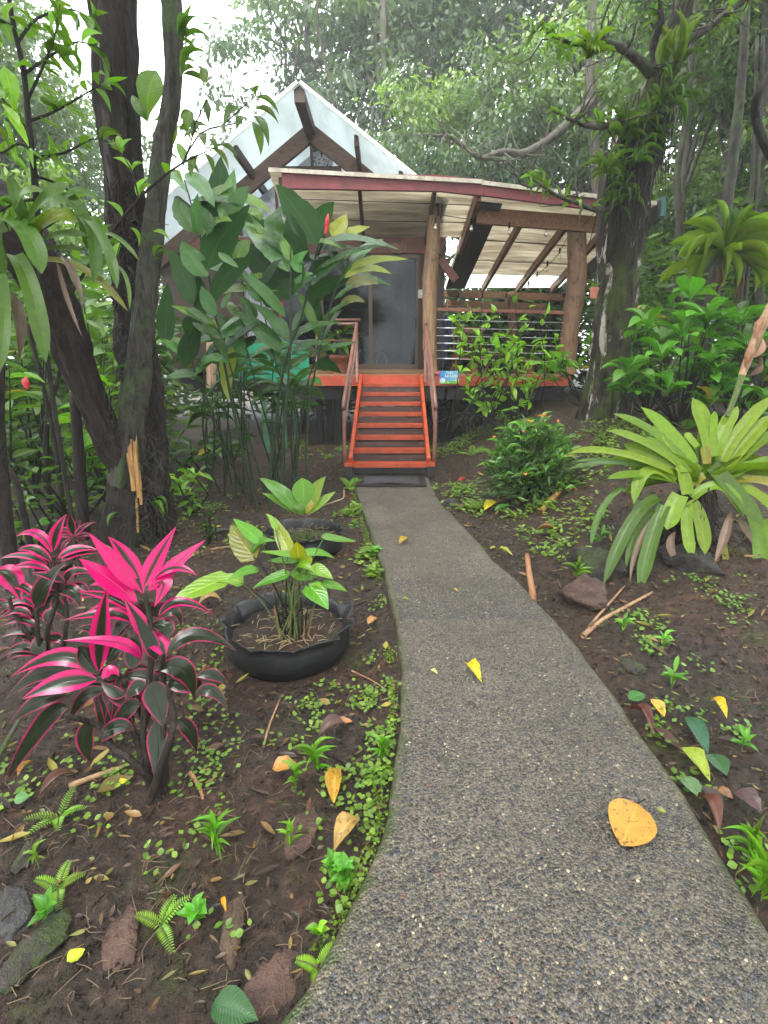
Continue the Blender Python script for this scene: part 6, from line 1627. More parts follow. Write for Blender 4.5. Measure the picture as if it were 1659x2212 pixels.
# more, slimmer stems of the stand behind, lower leaves in the shade
for ci, (label, xs_, Y0) in enumerate([('dim ginger stand behind the middle clump, low leaves over the green sheets', (520, 640), 6.9), ('shaded ginger stems left of the tall clumps', (430, 520), 6.4)]):
    rr = np.random.default_rng(100 + ci)
    base = Vector((P(sum(xs_) / 2, 900, Y0).x, Y0, 0.0)); base.z = float(gh(base.x, Y0))
    t = thing('ginger_plant', label, 'ginger', base, 'tall ginger clumps in front of the cabin')
    for i in range(11):
        x = P(rr.uniform(*xs_), 900, Y0).x; s = Vector((x, Y0 + rr.uniform(-0.4, 0.4), 0)); s.z = float(gh(s.x, s.y)) - 0.05
        h = rr.uniform(1.1, 1.9); e = s + Vector((rr.normal(0, 0.22), rr.normal(0, 0.15), h)); m_ = s.lerp(e, 0.5) + Vector((rr.normal(0, 0.05), 0, 0))
        tube('stalk', [s, m_, e], [0.015, 0.012, 0.007], M['stem'], t, 6, 0, 1, 2)
        for k_ in range(4):
            p = m_.lerp(e, rr.uniform(0.5, 1)); a = rr.choice([0, math.pi]) + rr.normal(0, 0.7)
            put_leaf('leaf', OBOV[k_ % 3], t, p, Vector((math.cos(a), math.sin(a), rr.uniform(-0.2, 0.7))), UP + Vector(rr.normal(0, 0.25, 3)), rr.uniform(0.3, 0.5), rr.uniform(0.09, 0.13), jit((0.03, 0.095, 0.03), rr, 0.25))
# red cones among the ginger
for (x, y, lb) in [(1125, 445, 'red ginger cone standing against the pale porch ceiling'), (828, 1000, 'red ginger cone among the middle leaves')]:
    q = T(*ZA_(x, y), 5.9); t = thing('ginger_flower', lb, 'flower', q)
    V, Q, U = tubev([(-0.03, 0, -0.12), (-0.01, 0, -0.04), (0, 0, 0.02), (0.015, 0, 0.09)], [0.010, 0.022, 0.020, 0.006], 9, 0.5, 2)
    ob('bloom', mk('bloom', V, Q, M['red'], uv=U), t, q)
    tube('stem', [q + Vector((-0.03, 0, -0.12)), q + Vector((-0.12, 0, -0.35))], 0.008, M['stem'], t, 5)
for px, py, Y, lb in ((57, 1498 * 0 + 828, 5.0, 'small red bloom at the left edge of the undergrowth'),):
    q = P(px, py, Y); t = thing('ginger_flower', lb, 'flower', q)
    V, Q, U = tubev([(0, 0, -0.05), (0, 0, 0.0), (0, 0, 0.06)], [0.012, 0.035, 0.01], 8, 0.4, 5); ob('bloom', mk('bloom', V, Q, M['red'], uv=U), t, q)
    tube('stem', [q + Vector((0, 0, -0.05)), q + Vector((0.05, 0, -0.7))], 0.006, M['stem'], t, 5)

# ================================================================== PINK CORDYLINES
def ZB(x, y): return (x / 3.0, 1078 + y / 3.0)
r = np.random.default_rng(111)
PK = (0.50, 0.006, 0.125)
def pinkleaf(t, a, m_, e, W, amt, t0, i, dz=None, hl=None, sc=1.0):
    L = math.dist(a, e) / 3 / F * t0
    dz = r.uniform(-0.35, 0.35) * L if dz is None else dz * L
    hleaf(t, T(*ZB(*a), t0), T(*ZB(*m_), t0 + dz * 0.5), T(*ZB(*e), t0 + dz), W / 3 / F * t0 * 1.25, 'lance', (PK[0], PK[1] * r.uniform(0.7, 1.6), PK[2], amt), M['leaf_pink'], hl, 0.16, 12, 5, 0.012, i)
cb = G(338, 1722)
cp = thing('cordyline', 'near cordyline with hot pink top leaves and dark glossy lower leaves', 'cordyline', cb)
t0 = 1.93
C1 = [((900, 590), (760, 430), (575, 222), 88, .95), ((925, 610), (830, 400), (700, 243), 90, .62), ((930, 570), (1010, 400), (1142, 178), 92, .72), ((985, 580), (1130, 430), (1332, 265), 78, .85), ((885, 665), (700, 520), (512, 385), 108, .95), ((1000, 520), (1130, 445), (1275, 495), 58, .6), ((960, 590), (1060, 540), (1000, 700), 95, .8), ((880, 660), (730, 555), (585, 560), 60, .9),
      ((985, 930), (900, 790), (805, 640), 80, .6), ((1030, 760), (1170, 665), (1390, 752), 58, .3), ((1050, 770), (1140, 730), (1175, 845), 50, .25), ((1080, 1015), (1270, 880), (1535, 985), 88, .10), ((1040, 1110), (1190, 1110), (1262, 1305), 118, .16), ((990, 1185), (1020, 1300), (1060, 1480), 135, .10), ((1010, 1440), (1025, 1600), (1000, 1805), 112, .02),
      ((1070, 1025), (1010, 920), (905, 955), 100, .6), ((910, 1330), (820, 1370), (698, 1515), 90, .06), ((910, 1030), (760, 930), (408, 918), 66, .85), ((945, 1225), (880, 1225), (818, 1305), 78, .08), ((1265, 1265), (1380, 1245), (1478, 1370), 66, .03), ((640, 1115), (655, 850), (690, 588), 100, .45), ((632, 1130), (400, 1020), (75, 1150), 95, .38), ((625, 1170), (400, 1190), (145, 1295), 110, .45),
      ((500, 1155), (280, 1125), (25, 1310), 84, .16), ((430, 1270), (250, 1310), (50, 1470), 84, .12), ((440, 1350), (260, 1480), (0, 1890), 110, .0), ((690, 1240), (540, 1290), (445, 1460), 72, .03), ((640, 1135), (560, 1020), (508, 955), 108, .2), ((660, 1165), (720, 1110), (772, 1145), 60, .9), ((610, 1440), (555, 1560), (590, 1710), 105, -.05), ((860, 1100), (870, 980), (905, 830), 95, .0),
      ((1010, 1040), (960, 900), (850, 700), 80, .25), ((700, 1060), (760, 960), (850, 860), 90, .05), ((1080, 900), (1060, 820), (960, 830), 90, .2), ((1270, 1150), (1390, 1140), (1475, 1220), 60, .0), ((660, 1190), (760, 1260), (820, 1250), 60, .02), ((640, 1560), (760, 1480), (870, 1500), 100, -.05), ((1150, 1430), (1230, 1500), (1275, 1650), 80, -.05),
      ((860, 700), (700, 690), (520, 780), 60, .4), ((870, 740), (720, 640), (500, 600), 56, .45), ((850, 800), (700, 740), (400, 790), 60, .35), ((700, 900), (600, 840), (480, 850), 55, .25)]
for i, (a, m_, e, W, amt) in enumerate(C1): pinkleaf(cp, a, m_, e, W, amt if amt > 0.25 else amt - 0.20, t0, i, hl=Vector((0, -0.8, 0.6)) if amt < 0.5 and e[1] > a[1] else None)
for cx_, cy_ in ((940, 740), (1040, 1180), (660, 1230), (800, 1150)):           # older dark leaves under each crown
    for i in range(8):
        a = r.uniform(0, 6.28); e = (cx_ + 330 * math.cos(a) * r.uniform(0.6, 1.1), cy_ + 120 + 190 * math.sin(a)); m_ = (cx_ + 170 * math.cos(a), cy_ + 20 + 60 * math.sin(a))
        pinkleaf(cp, (cx_, cy_), m_, e, r.uniform(70, 105), r.choice([-0.35, -0.3, -0.25, -0.1]), t0 + 0.06 + 0.1 * max(0, -math.sin(a)), 200 + i, dz=0.25 * max(0, -math.sin(a)), hl=Vector((0, -0.7, 0.7)))
def zbp(x, y, t=1.93): return T(*ZB(x, y), t)
gb = cb - UP * 0.03
for pts, w_ in [([(930, 1560), (960, 1250), (985, 900), (940, 620)], 0.012), ([(1060, 1500), (1050, 1150), (1060, 1010)], 0.012), ([(860, 1700), (720, 1600), (660, 1480), (430, 1400)], 0.013), ([(880, 1550), (780, 1350), (660, 1150)], 0.012), ([(1110, 1540), (1120, 1380), (1080, 1200)], 0.012)]:
    s = gb + Vector((r.normal(0, 0.02), r.normal(0, 0.02), 0)); tube('stem', [s] + [zbp(*p, 1.9 + 0.05 * r.normal()) for p in pts], [w_ * 1.5] + [w_] * (len(pts) - 1) + [w_ * 0.6], M['bark_dark'], cp, 8, 0.1, 3, 3)

cb2 = G(118, 1450)
cp2 = thing('cordyline', 'farther cordyline with narrow pink edged leaves at the left edge', 'cordyline', cb2)
t2 = 2.5
C2 = [((335, 345), (240, 225), (105, 240), 52, .7), ((345, 335), (370, 210), (432, 98), 58, .45), ((330, 405), (220, 325), (110, 335), 54, .3), ((310, 425), (150, 365), (0, 388), 42, .35), ((320, 465), (200, 425), (60, 452), 46, .6), ((380, 385), (490, 325), (640, 330), 52, .5), ((400, 405), (500, 350), (645, 352), 48, .3), ((410, 560), (480, 470), (630, 490), 52, .2), ((240, 700), (290, 560), (425, 405), 100, -.02), ((-20, 470), (70, 510), (135, 660), 120, .5),
      ((380, 600), (470, 600), (520, 700), 80, .05), ((420, 540), (330, 500), (200, 480), 50, .2), ((230, 640), (130, 560), (10, 590), 50, .3), ((220, 700), (120, 660), (0, 740), 45, .4), ((200, 760), (110, 720), (0, 780), 45, .25), ((240, 830), (130, 780), (0, 830), 45, .2), ((250, 900), (150, 850), (0, 900), 60, .1), ((300, 930), (250, 960), (200, 1000), 110, -.05), ((350, 640), (380, 700), (440, 780), 60, .1), ((240, 1000), (140, 960), (0, 1030), 60, .05), ((280, 1020), (150, 990), (40, 1050), 55, .1), ((460, 680), (500, 620), (640, 640), 60, .2), ((300, 800), (330, 740), (420, 720), 60, .1)]
for i, (a, m_, e, W, amt) in enumerate(C2): pinkleaf(cp2, a, m_, e, W, amt, t2, i + 60)
for cx_, cy_ in ((340, 470), (400, 600), (220, 720), (90, 700), (250, 930)):
    for i in range(6):
        a = r.uniform(0, 6.28); e = (cx_ + 230 * math.cos(a) * r.uniform(0.6, 1.1), cy_ + 60 + 130 * math.sin(a)); m_ = (cx_ + 120 * math.cos(a), cy_ - 20 + 50 * math.sin(a))
        pinkleaf(cp2, (cx_, cy_), m_, e, r.uniform(42, 62), r.choice([0.2, 0.0, -0.1, 0.1, -0.2]), t2 + 0.05, 300 + i, dz=0.25 * r.uniform(-1, 1), hl=Vector((0, -0.7, 0.7)))
for pts in ([(300, 900), (370, 640), (345, 400)], [(260, 950), (240, 800), (240, 700)], [(420, 900), (430, 700), (400, 520)], [(200, 900), (100, 760), (60, 640)]):
    tube('stem', [cb2 - UP * 0.03] + [zbp(*p, t2) for p in pts], [0.014, 0.011, 0.010, 0.008], M['bark_dark'], cp2, 7, 0.1, 2, 3)
cb3 = G(158, 1200)
cp3 = thing('cordyline', 'small dim cordyline behind the two large ones, beside a dark trunk', 'cordyline', cb3)
for i, (a, m_, e, W, amt) in enumerate([((475, 240), (440, 200), (320, 190), 30, .3), ((478, 235), (460, 160), (455, 95), 40, .15), ((485, 240), (540, 180), (620, 150), 28, .2), ((480, 250), (400, 240), (350, 280), 26, .4), ((485, 255), (550, 230), (640, 260), 26, .2), ((470, 260), (420, 290), (400, 340), 26, .3), ((490, 270), (540, 280), (570, 330), 26, .1), ((480, 240), (500, 170), (530, 140), 30, .1)]):
    pinkleaf(cp3, a, m_, e, W, amt, 3.3, i + 90)
tube('stem', [cb3 - UP * 0.03, zbp(482, 330, 3.3), zbp(480, 240, 3.3)], [0.014, 0.012, 0.01], M['bark_dark'], cp3, 6)

# ================================================================== TYRE PLANTERS
def tyre(name, label, c, R, H, seed, nl=11):
    rr = np.random.default_rng(seed)
    t = thing(name, label, 'planter', c)
    na = nl * 10
    a = np.linspace(0, 2 * math.pi, na, endpoint=False)
    prf = [(0.80, 0.0), (0.93, 0.10), (1.0, 0.30), (1.005, 0.52), (0.985, 0.72), (0.97, 0.84)]
    rows = [(p * np.ones(na), z * np.ones(na)) for p, z in prf]
    ph = (a * nl / (2 * math.pi)) % 1.0
    saw = np.where(ph < 0.72, ph / 0.72, (1 - ph) / 0.28) ** 0.8               # curled teeth cut into the rim
    amp = 1 + 0.25 * rr.normal(0, 1, nl)[(a * nl / (2 * math.pi)).astype(int) % nl]
    rows.append((0.965 + 0.03 * saw * amp, 0.90 + 0.05 * saw * amp))
    rows.append((0.975 + 0.15 * saw ** 1.3 * amp, 0.95 + 0.15 * saw * amp - 0.09 * saw ** 4))
    rows.append((0.950 + 0.15 * saw ** 1.3 * amp, 0.945 + 0.155 * saw * amp - 0.09 * saw ** 4))
    rows += [(0.93 + 0.03 * saw, 0.88 + 0 * a), (0.90 + 0 * a, 0.66 + 0 * a), (0.88 + 0 * a, 0.4 + 0 * a)]
    V = np.vstack([np.stack([R * p * np.cos(a) * (1 + 0.015 * np.sin(2 * a + seed)), R * p * np.sin(a), H * z], -1) for p, z in rows])
    i = np.arange(len(rows) - 1)[:, None] * na; j = np.arange(na)[None]; k_ = (j + 1) % na
    Q = np.stack([i + j, i + k_, i + na + k_, i + na + j], -1).reshape(-1, 4)
    ob('tyre', mk('tyre', V, Q, M['rubber']), t, c)
    n = 40; g1 = np.linspace(-1, 1, n); X_, Y_ = np.meshgrid(g1, g1)
    rad = np.sqrt(X_ ** 2 + Y_ ** 2); s_ = np.where(rad > 1, 1 / np.maximum(rad, 1e-6), 1)
    X_, Y_ = X_ * s_ * R * 0.9, Y_ * s_ * R * 0.9
    Z_ = H * 0.60 + 0.03 * fbm(X_ + seed, Y_, 14.0, 4, seed)
    V, Q = grid_mesh(X_, Y_, Z_); ob('planter_soil', mk('planter_soil', V, Q, M['soil']), t, c)
    m = 70
    aa = rr.uniform(0, 6.28, m); rd = R * 0.85 * np.sqrt(rr.random(m))
    lst = []
    for x, y in zip(rd * np.cos(aa), rd * np.sin(aa)):
        p = Vector(c) + Vector((x, y, H * 0.62 + 0.02)); d = Vector((rr.normal(0, 1), rr.normal(0, 1), rr.normal(0, 0.15))).normalized() * rr.uniform(0.03, 0.10)
        lst.append(([p, p + d * 0.5 + UP * 0.008, p + d], [0.002, 0.002, 0.001]))
    tubes('dry_straw', lst, M['straw'], t, 4, 'stuff')
    return t
k = Nd('dry_straw'); M['straw'] = k.done(k.bsdf((0.30, 0.22, 0.11), 0.7))
def ZC(x, y): return (359.5 + x / 3.75, 995.4 + y / 3.75)
c1 = G(628, 1395); c1 = Vector((c1.x, 2.60, float(gh(c1.x, 2.6)) - 0.02))
ty1 = tyre('tyre_planter', 'near black tyre planter with a curled scalloped rim and heart leaved plant', c1, 0.345, 0.215, 3)
r = np.random.default_rng(121)
an = thing('anthurium', 'heart leaved anthurium growing in the near tyre planter', 'anthurium', c1 + UP * 0.12)
ta = 2.78
AN = [((700, 770), (600, 640), (520, 520), 190, 'o'), ((750, 640), (650, 560), (540, 470), 120, 'g'), ((995, 730), (930, 600), (880, 460), 115, 'y'), ((690, 720), (760, 655), (890, 650), 80, 'g'), ((1075, 790), (1065, 720), (1055, 655), 118, 'y'), ((1070, 770), (910, 750), (765, 735), 60, 'b'), ((1125, 755), (1240, 745), (1362, 790), 85, 'g'), ((1280, 615), (1400, 635), (1540, 655), 70, 'g'), ((1055, 805), (940, 805), (818, 810), 80, 'g'),
      ((975, 920), (850, 960), (698, 1030), 95, 'g'), ((1050, 880), (1110, 930), (1250, 930), 130, 'g'), ((1160, 1020), (1230, 1090), (1312, 1205), 160, 'g'), ((480, 960), (240, 1050), (20, 1165), 175, 'l'), ((720, 880), (620, 905), (500, 965), 95, 'g'), ((600, 990), (500, 955), (380, 985), 100, 'b'), ((1280, 1000), (1370, 1015), (1465, 1060), 75, 'g'), ((880, 545), (850, 470), (800, 428), 46, 'b'), ((1180, 870), (1260, 900), (1350, 960), 110, 'b'), ((1060, 850), (1110, 840), (1200, 900), 90, 'b'), ((1130, 830), (1150, 790), (1120, 760), 60, 'y'), ((1290, 1040), (1240, 1010), (1180, 1000), 60, 'b')]
AC = {'g': (0.065, 0.22, 0.025), 'b': (0.11, 0.27, 0.025), 'y': (0.22, 0.27, 0.03), 'o': (0.14, 0.18, 0.03), 'l': (0.14, 0.30, 0.04)}
stp = []
for i, (a, m_, e, W, k_) in enumerate(AN):
    dz = r.uniform(-0.1, 0.12)
    hl = Vector((0, -0.45, 0.9)) if k_ in 'gbl' else Vector((0.1, -1, 0.2))
    hleaf(an, T(*ZC(*a), ta), T(*ZC(*m_), ta + dz * 0.5), T(*ZC(*e), ta + dz), W / 3.75 / F * ta * 1.12, 'heart', jit(AC[k_], r, 0.1), M['leaf_heart'], hl, 0.18, 11, 7, 0.04, i, notch=0.12)
    s = c1 + Vector((r.uniform(-0.07, 0.10), r.uniform(-0.10, 0.04), 0.12)); e_ = T(*ZC(*a), ta)
    tube('petiole', [s, s.lerp(e_, 0.55) + UP * 0.05, e_], [0.005, 0.004, 0.003], M['stem_lt'] if i % 3 else M['twig'], an, 5, 0, 1, 2)
for i in range(14):
    s = c1 + Vector((r.uniform(-0.07, 0.12), r.uniform(-0.10, 0.04), 0.11)); e_ = s + Vector((r.normal(0, 0.03), r.normal(0, 0.02), r.uniform(0.08, 0.3)))
    tube('dry_stalk', [s, s.lerp(e_, 0.5), e_], [0.007, 0.005, 0.003], M['log_red'] if i % 2 else M['twig'], an, 5)
c2 = G(668, 1160); c2 = Vector((c2.x, 4.28, float(gh(c2.x, 4.28)) - 0.04))
ty2 = tyre('tyre_planter', 'farther black tyre planter holding a rosette of upright lime leaves', c2, 0.325, 0.22, 8, 10)
t4 = 4.38
bn = thing('nest_anthurium', 'rosette of upright glossy lime leaves in the farther tyre planter', 'anthurium', c2 + UP * 0.12)
for i, (a, m_, e, W, cl, kd) in enumerate([((1080, 420), (920, 250), (752, 138), 118, (0.10, 0.25, 0.025), 'ovate'), ((1080, 430), (920, 330), (768, 258), 72, (0.13, 0.27, 0.02), 'lance'), ((1110, 420), (1110, 270), (1100, 138), 160, (0.15, 0.34, 0.04), 'obov'), ((1130, 420), (1200, 260), (1292, 125), 120, (0.20, 0.30, 0.025), 'ovate'), ((1150, 430), (1260, 330), (1372, 248), 72, (0.18, 0.31, 0.025), 'lance'), ((1120, 430), (1060, 370), (960, 330), 60, (0.09, 0.2, 0.02), 'lance'), ((1130, 430), (1170, 360), (1210, 290), 46, (0.40, 0.33, 0.05), 'lance'), ((1110, 440), (1020, 400), (980, 410), 40, (0.12, 0.24, 0.02), 'lance')]):
    hleaf(bn, T(*ZC(*a), t4), T(*ZC(*m_), t4 - 0.03), T(*ZC(*e), t4 + r.uniform(-0.1, 0.1)), W / 3.75 / F * t4 * 1.1, kd, cl, M['leaf_vein'], None, 0.2, 10, 5, 0.03, i)
tf = []
for i in range(90):
    s = c2 + Vector((r.normal(0, 0.03), r.normal(-0.02, 0.03), 0.13)); d = Vector((r.normal(0, 0.09), r.normal(-0.02, 0.07), r.uniform(-0.01, 0.09)))
    tf.append(([s, s + d * 0.6 + UP * 0.03, s + d], [0.003, 0.0025, 0.0015]))
tubes('root_tuft', tf, M['straw2'] if 'straw2' in M else M['stem_lt'], bn, 4, 'stuff')
tube('flower_stalk', [T(*ZC(1150, 440), t4), T(*ZC(1250, 370), t4), T(*ZC(1410, 315), t4), T(*ZC(1438, 290), t4), T(*ZC(1438, 235), t4)], 0.005, M['straw'], bn, 5, 0, 1, 2)

# ================================================================== BIG BROMELIAD ON THE RIGHT
def ZD_(x, y): return (1161 + x * 0.5228, 829.5 + y * 0.5228)
tb_ = 3.65
c = T(*ZD_(690, 400), tb_)
gx = Vector((c.x, c.y + 0.05, float(gh(c.x, c.y + 0.05)) - 0.05))
bb = thing('giant_bromeliad', 'giant bright green bromeliad with long strap leaves on a root mound at the right', 'bromeliad', gx)
r = np.random.default_rng(131)
BR = [((640, 330), (560, 215), (428, 95), 62, 'b'), ((620, 335), (480, 200), (312, 122), 42, 'g'), ((600, 345), (450, 245), (292, 192), 46, 'g'), ((640, 360), (530, 275), (450, 218), 42, 'g'), ((720, 300), (695, 180), (640, 58), 74, 'b'), ((735, 300), (765, 200), (828, 92), 66, 'l'), ((760, 320), (840, 190), (970, 50), 62, 'b'), ((770, 350), (850, 250), (970, 125), 74, 'b'), ((780, 360), (880, 265), (990, 195), 64, 'g'), ((790, 385), (890, 335), (1000, 308), 50, 'g'),
      ((560, 365), (330, 285), (132, 284), 44, 'b'), ((540, 375), (330, 325), (128, 352), 26, 'd'), ((545, 370), (330, 318), (150, 322), 22, 'd'), ((580, 385), (460, 300), (358, 252), 72, 'g'), ((570, 400), (420, 375), (288, 392), 46, 'g'), ((560, 395), (450, 365), (398, 495), 56, 'l'), ((620, 455), (600, 380), (568, 350), 60, 'l'), ((500, 472), (390, 570), (272, 832), 58, 'd'), ((525, 502), (470, 650), (422, 855), 66, 'd'), ((590, 460), (560, 520), (535, 602), 84, 'l'),
      ((620, 490), (618, 600), (640, 715), 52, 'l'), ((630, 482), (675, 570), (692, 705), 62, 'b'), ((640, 470), (760, 425), (852, 548), 52, 'b'), ((720, 342), (810, 440), (930, 585), 78, 'd'), ((350, 430), (265, 520), (222, 665), 30, 'd'), ((480, 520), (405, 620), (366, 755), 30, 'd'), ((800, 520), (770, 640), (728, 745), 38, 'n'), ((770, 640), (790, 760), (858, 875), 30, 'y'), ((890, 540), (920, 720), (880, 890), 62, 'g'), ((930, 560), (955, 740), (905, 885), 48, 'g'), ((480, 540), (410, 680), (382, 825), 26, 'n'), ((700, 330), (695, 290), (684, 255), 40, 'y'), ((690, 380), (660, 400), (640, 440), 44, 'y'),
      ((725, 220), (728, 165), (732, 112), 32, 'l'), ((660, 260), (630, 225), (615, 200), 34, 'l'), ((820, 400), (920, 400), (1010, 440), 46, 'y'), ((810, 380), (900, 390), (1000, 400), 40, 'g'), ((830, 560), (860, 600), (890, 660), 32, 'n'), ((570, 610), (550, 680), (600, 760), 34, 'n'), ((840, 420), (940, 480), (1010, 560), 50, 'b'), ((960, 600), (990, 700), (985, 830), 60, 'g'), ((420, 480), (395, 560), (360, 680), 34, 'd'), ((600, 330), (520, 250), (485, 160), 40, 'l'), ((590, 360), (500, 330), (400, 360), 40, 'd')]
CB = {'b': (0.125, 0.235, 0.012), 'g': (0.085, 0.185, 0.012), 'l': (0.15, 0.28, 0.03), 'd': (0.045, 0.115, 0.014), 'y': (0.26, 0.24, 0.02), 'n': (0.16, 0.09, 0.045)}
for i, (a, m_, e, W, k_) in enumerate(BR):
    L = math.dist(a, e) * 0.5228 / F * tb_
    dz = r.uniform(-0.35, 0.35) * L
    if e[1] > a[1] + 60: dz = -0.25 * L
    if e[1] < a[1] - 120: dz = r.uniform(0.0, 0.35) * L
    hleaf(bb, T(*ZD_(*a), tb_), T(*ZD_(*m_), tb_ + dz * 0.45), T(*ZD_(*e), tb_ + dz), W * 0.5228 / F * tb_ * 0.92, 'strap' if k_ != 'n' else 'lance', jit(CB[k_], r, 0.08), M['leaf_strap'] if k_ != 'n' else M['dead'], None, 0.28, 13, 5, 0.004, i, name='leaf' if k_ != 'n' else 'dry_leaf')
tube('root_stock', [gx, gx.lerp(c, 0.4) + Vector((-0.03, 0.05, 0)), gx.lerp(c, 0.75) + Vector((0, 0.05, 0)), c + Vector((0, 0.05, -0.03))], [0.20, 0.12, 0.10, 0.05], M['bark_dark'], bb, 20, 0.4, 4, 5, ridge=0.4)
rl = []
for i in range(260):
    a = r.uniform(0, 6.28); f = r.random() ** 0.7; p = gx.lerp(c, 1 - f * 0.95) + Vector((0.09 * math.cos(a) * (0.6 + f), 0.09 * math.sin(a) * (0.6 + f), 0)); d = Vector((math.cos(a) * 0.05, math.sin(a) * 0.05, -r.uniform(0.06, 0.22)))
    rl.append(([p, p + d * 0.5, p + d * 1.0 + Vector(r.normal(0, 0.02, 3))], [0.006, 0.005, 0.003]))
tubes('roots', rl, M['bark_dark'], bb, 4, 'stuff')
for i in range(14):                                              # lower straps that fill the rosette
    a = i * 2.39996; el = r.uniform(-0.3, 0.15)
    d = Vector((math.cos(a) * math.cos(el), abs(math.sin(a)) * math.cos(el), math.sin(el)))
    put_leaf('leaf', STRAP[i % 4], bb, c + d * 0.04, d, UP, r.uniform(0.5, 0.75), 0.065, jit(CB['g' if i % 3 else 'b'], r, 0.15))
fs = [T(1570, 900, tb_ + .02), T(1590, 850, tb_ + .03), T(1602, 812, tb_ + .04), T(1618, 770, tb_ + .05), T(1638, 720, tb_ + .06), T(1662, 672, tb_ + .07), T(1690, 610, tb_ + .08), T(1720, 540, tb_ + .1)]
tube('flower_stalk', fs[2:], [0.022, 0.028, 0.034, 0.036, 0.036, 0.03], M['pinkstalk'] if 'pinkstalk' in M else M['log'], bb, 10, 0.12, 3, 3)
tube('flower_stalk', fs[:3], [0.016, 0.020, 0.022], M['stem_lt'], bb, 9, 0.05, 3, 3)
for i in range(9):                                               # overlapping bracts round the stalk
    f = i / 9; k_ = 2 + f * 4; p = fs[int(k_)].lerp(fs[int(k_) + 1], k_ - int(k_)); d = (fs[int(k_) + 1] - fs[int(k_)]).normalized()
    put_leaf('bract', DEADM[i % 2], bb, p + Vector((0.026 * math.cos(i * 2.4), -0.028, 0)), d + Vector((0.08 * math.cos(i * 2.4), -0.1, 0)), Vector((math.cos(i * 2.4), -1, 0)), 0.17, 0.055, (0.40, 0.19, 0.10) if i % 3 else (0.16, 0.08, 0.05))

# ================================================================== ROCKS, STICKS, FALLEN LEAVES
def rock(name, label, px, py, wpx, hpx, mat, seed, flat=0.55, sink=0.35, rot=0.0, group=None):
    c = G(px, py); t = math.sqrt(c.x ** 2 + c.y ** 2 + (CAM_H - c.z) ** 2)
    a = 0.8 * wpx / F * c.y / (CP - (py - 1106) / F * SP) / 2
    b = min(a * 2.2, max(a * 0.5, hpx / F * t / 2 * 1.3))
    rr = np.random.default_rng(seed)
    nu, nv = 44, 25
    u = np.linspace(0, 2 * math.pi, nu, endpoint=False); v = np.linspace(-0.5 * math.pi, 0.5 * math.pi, nv)
    U_, V_ = np.meshgrid(u, v)
    d = np.stack([np.cos(V_) * np.cos(U_), np.cos(V_) * np.sin(U_), np.sin(V_)], -1)
    pl = rdir(rr, 15); off = rr.uniform(0.62, 0.95, 15)
    rad = np.min(np.where((d @ pl.T) > 0.05, off / np.maximum(d @ pl.T, 0.05), 9), -1).clip(0.4, 1.25)   # faceted by random planes
    rad = rad * (1 + 0.22 * fbm(d[..., 0] * 3 + seed, d[..., 1] * 3 + d[..., 2] * 2, 1.3, 4, seed, 0.6))
    W_ = d * rad[..., None] * np.array([a, b, a * flat])
    V = W_.reshape(-1, 3) @ np.array(Matrix.Rotation(rot, 3, 'Z')).T
    i = np.arange(nv - 1)[:, None] * nu; j = np.arange(nu)[None]; k_ = (j + 1) % nu
    Q = np.stack([i + j, i + k_, i + nu + k_, i + nu + j], -1).reshape(-1, 4)
    o = ob(name, mk(name, V, Q, M[mat]), None, (c.x, c.y, c.z + a * flat * (1 - 2 * sink)))
    tag(o, label, 'rock', group); return o
rock('rock', 'dark mossy boulder under the left leaves of the giant bromeliad', 1285, 1228, 150, 100, 'rock_moss', 1, 0.62, 0.3)
rock('rock', 'rough reddish boulder at the path edge below the giant bromeliad', 1258, 1300, 110, 90, 'rock_red', 2, 0.75, 0.3)
rock('rock', 'dark root covered stone under the giant bromeliad', 1500, 1215, 150, 80, 'rock_dark', 12, 0.5, 0.5)
rock('rock', 'flat reddish stone set in the soil at the lower left', 265, 2040, 105, 75, 'rock_red', 3, 0.22, 0.45, 0.4)
rock('rock', 'upright tan stone between the flat red stone and the path', 500, 2022, 72, 120, 'rock_tan', 4, 0.5, 0.45, 0.2)
rock('rock', 'mossy stone at the lower left corner', 70, 2060, 125, 80, 'rock_moss', 5, 0.42, 0.4)
rock('rock', 'grey stone at the left edge above the mossy stone', 30, 1985, 90, 80, 'rock_grey', 6, 0.4, 0.4, 0.6)
rock('rock', 'dark narrow stone standing near the left edge', 58, 1850, 50, 95, 'rock_moss', 7, 0.6, 0.45)
rock('rock', 'reddish stone half buried below the yellow leaf with a brown hole', 655, 1805, 120, 75, 'rock_red', 8, 0.28, 0.45, -0.4)
rock('rock', 'purple brown stone at the bottom edge left of the path', 600, 2150, 150, 80, 'rock_red', 9, 0.2, 0.45, 0.3)
rock('rock', 'small grey stone where the path meets the bank near the stairs', 973, 1094, 34, 40, 'rock_grey', 10, 0.9, 0.25)
rock('rock', 'small brown stone right of the small grey stone on the bank', 1022, 1100, 34, 26, 'rock_tan', 11, 0.6, 0.3)
rock('rock', 'small mossy stone right of the path above the fallen leaves', 1372, 1445, 52, 38, 'rock_moss', 13, 0.5, 0.35)
rock('rock', 'small tan pebble stone near the middle of the lower left soil', 415, 1980, 40, 50, 'rock_tan', 14, 0.35, 0.4)

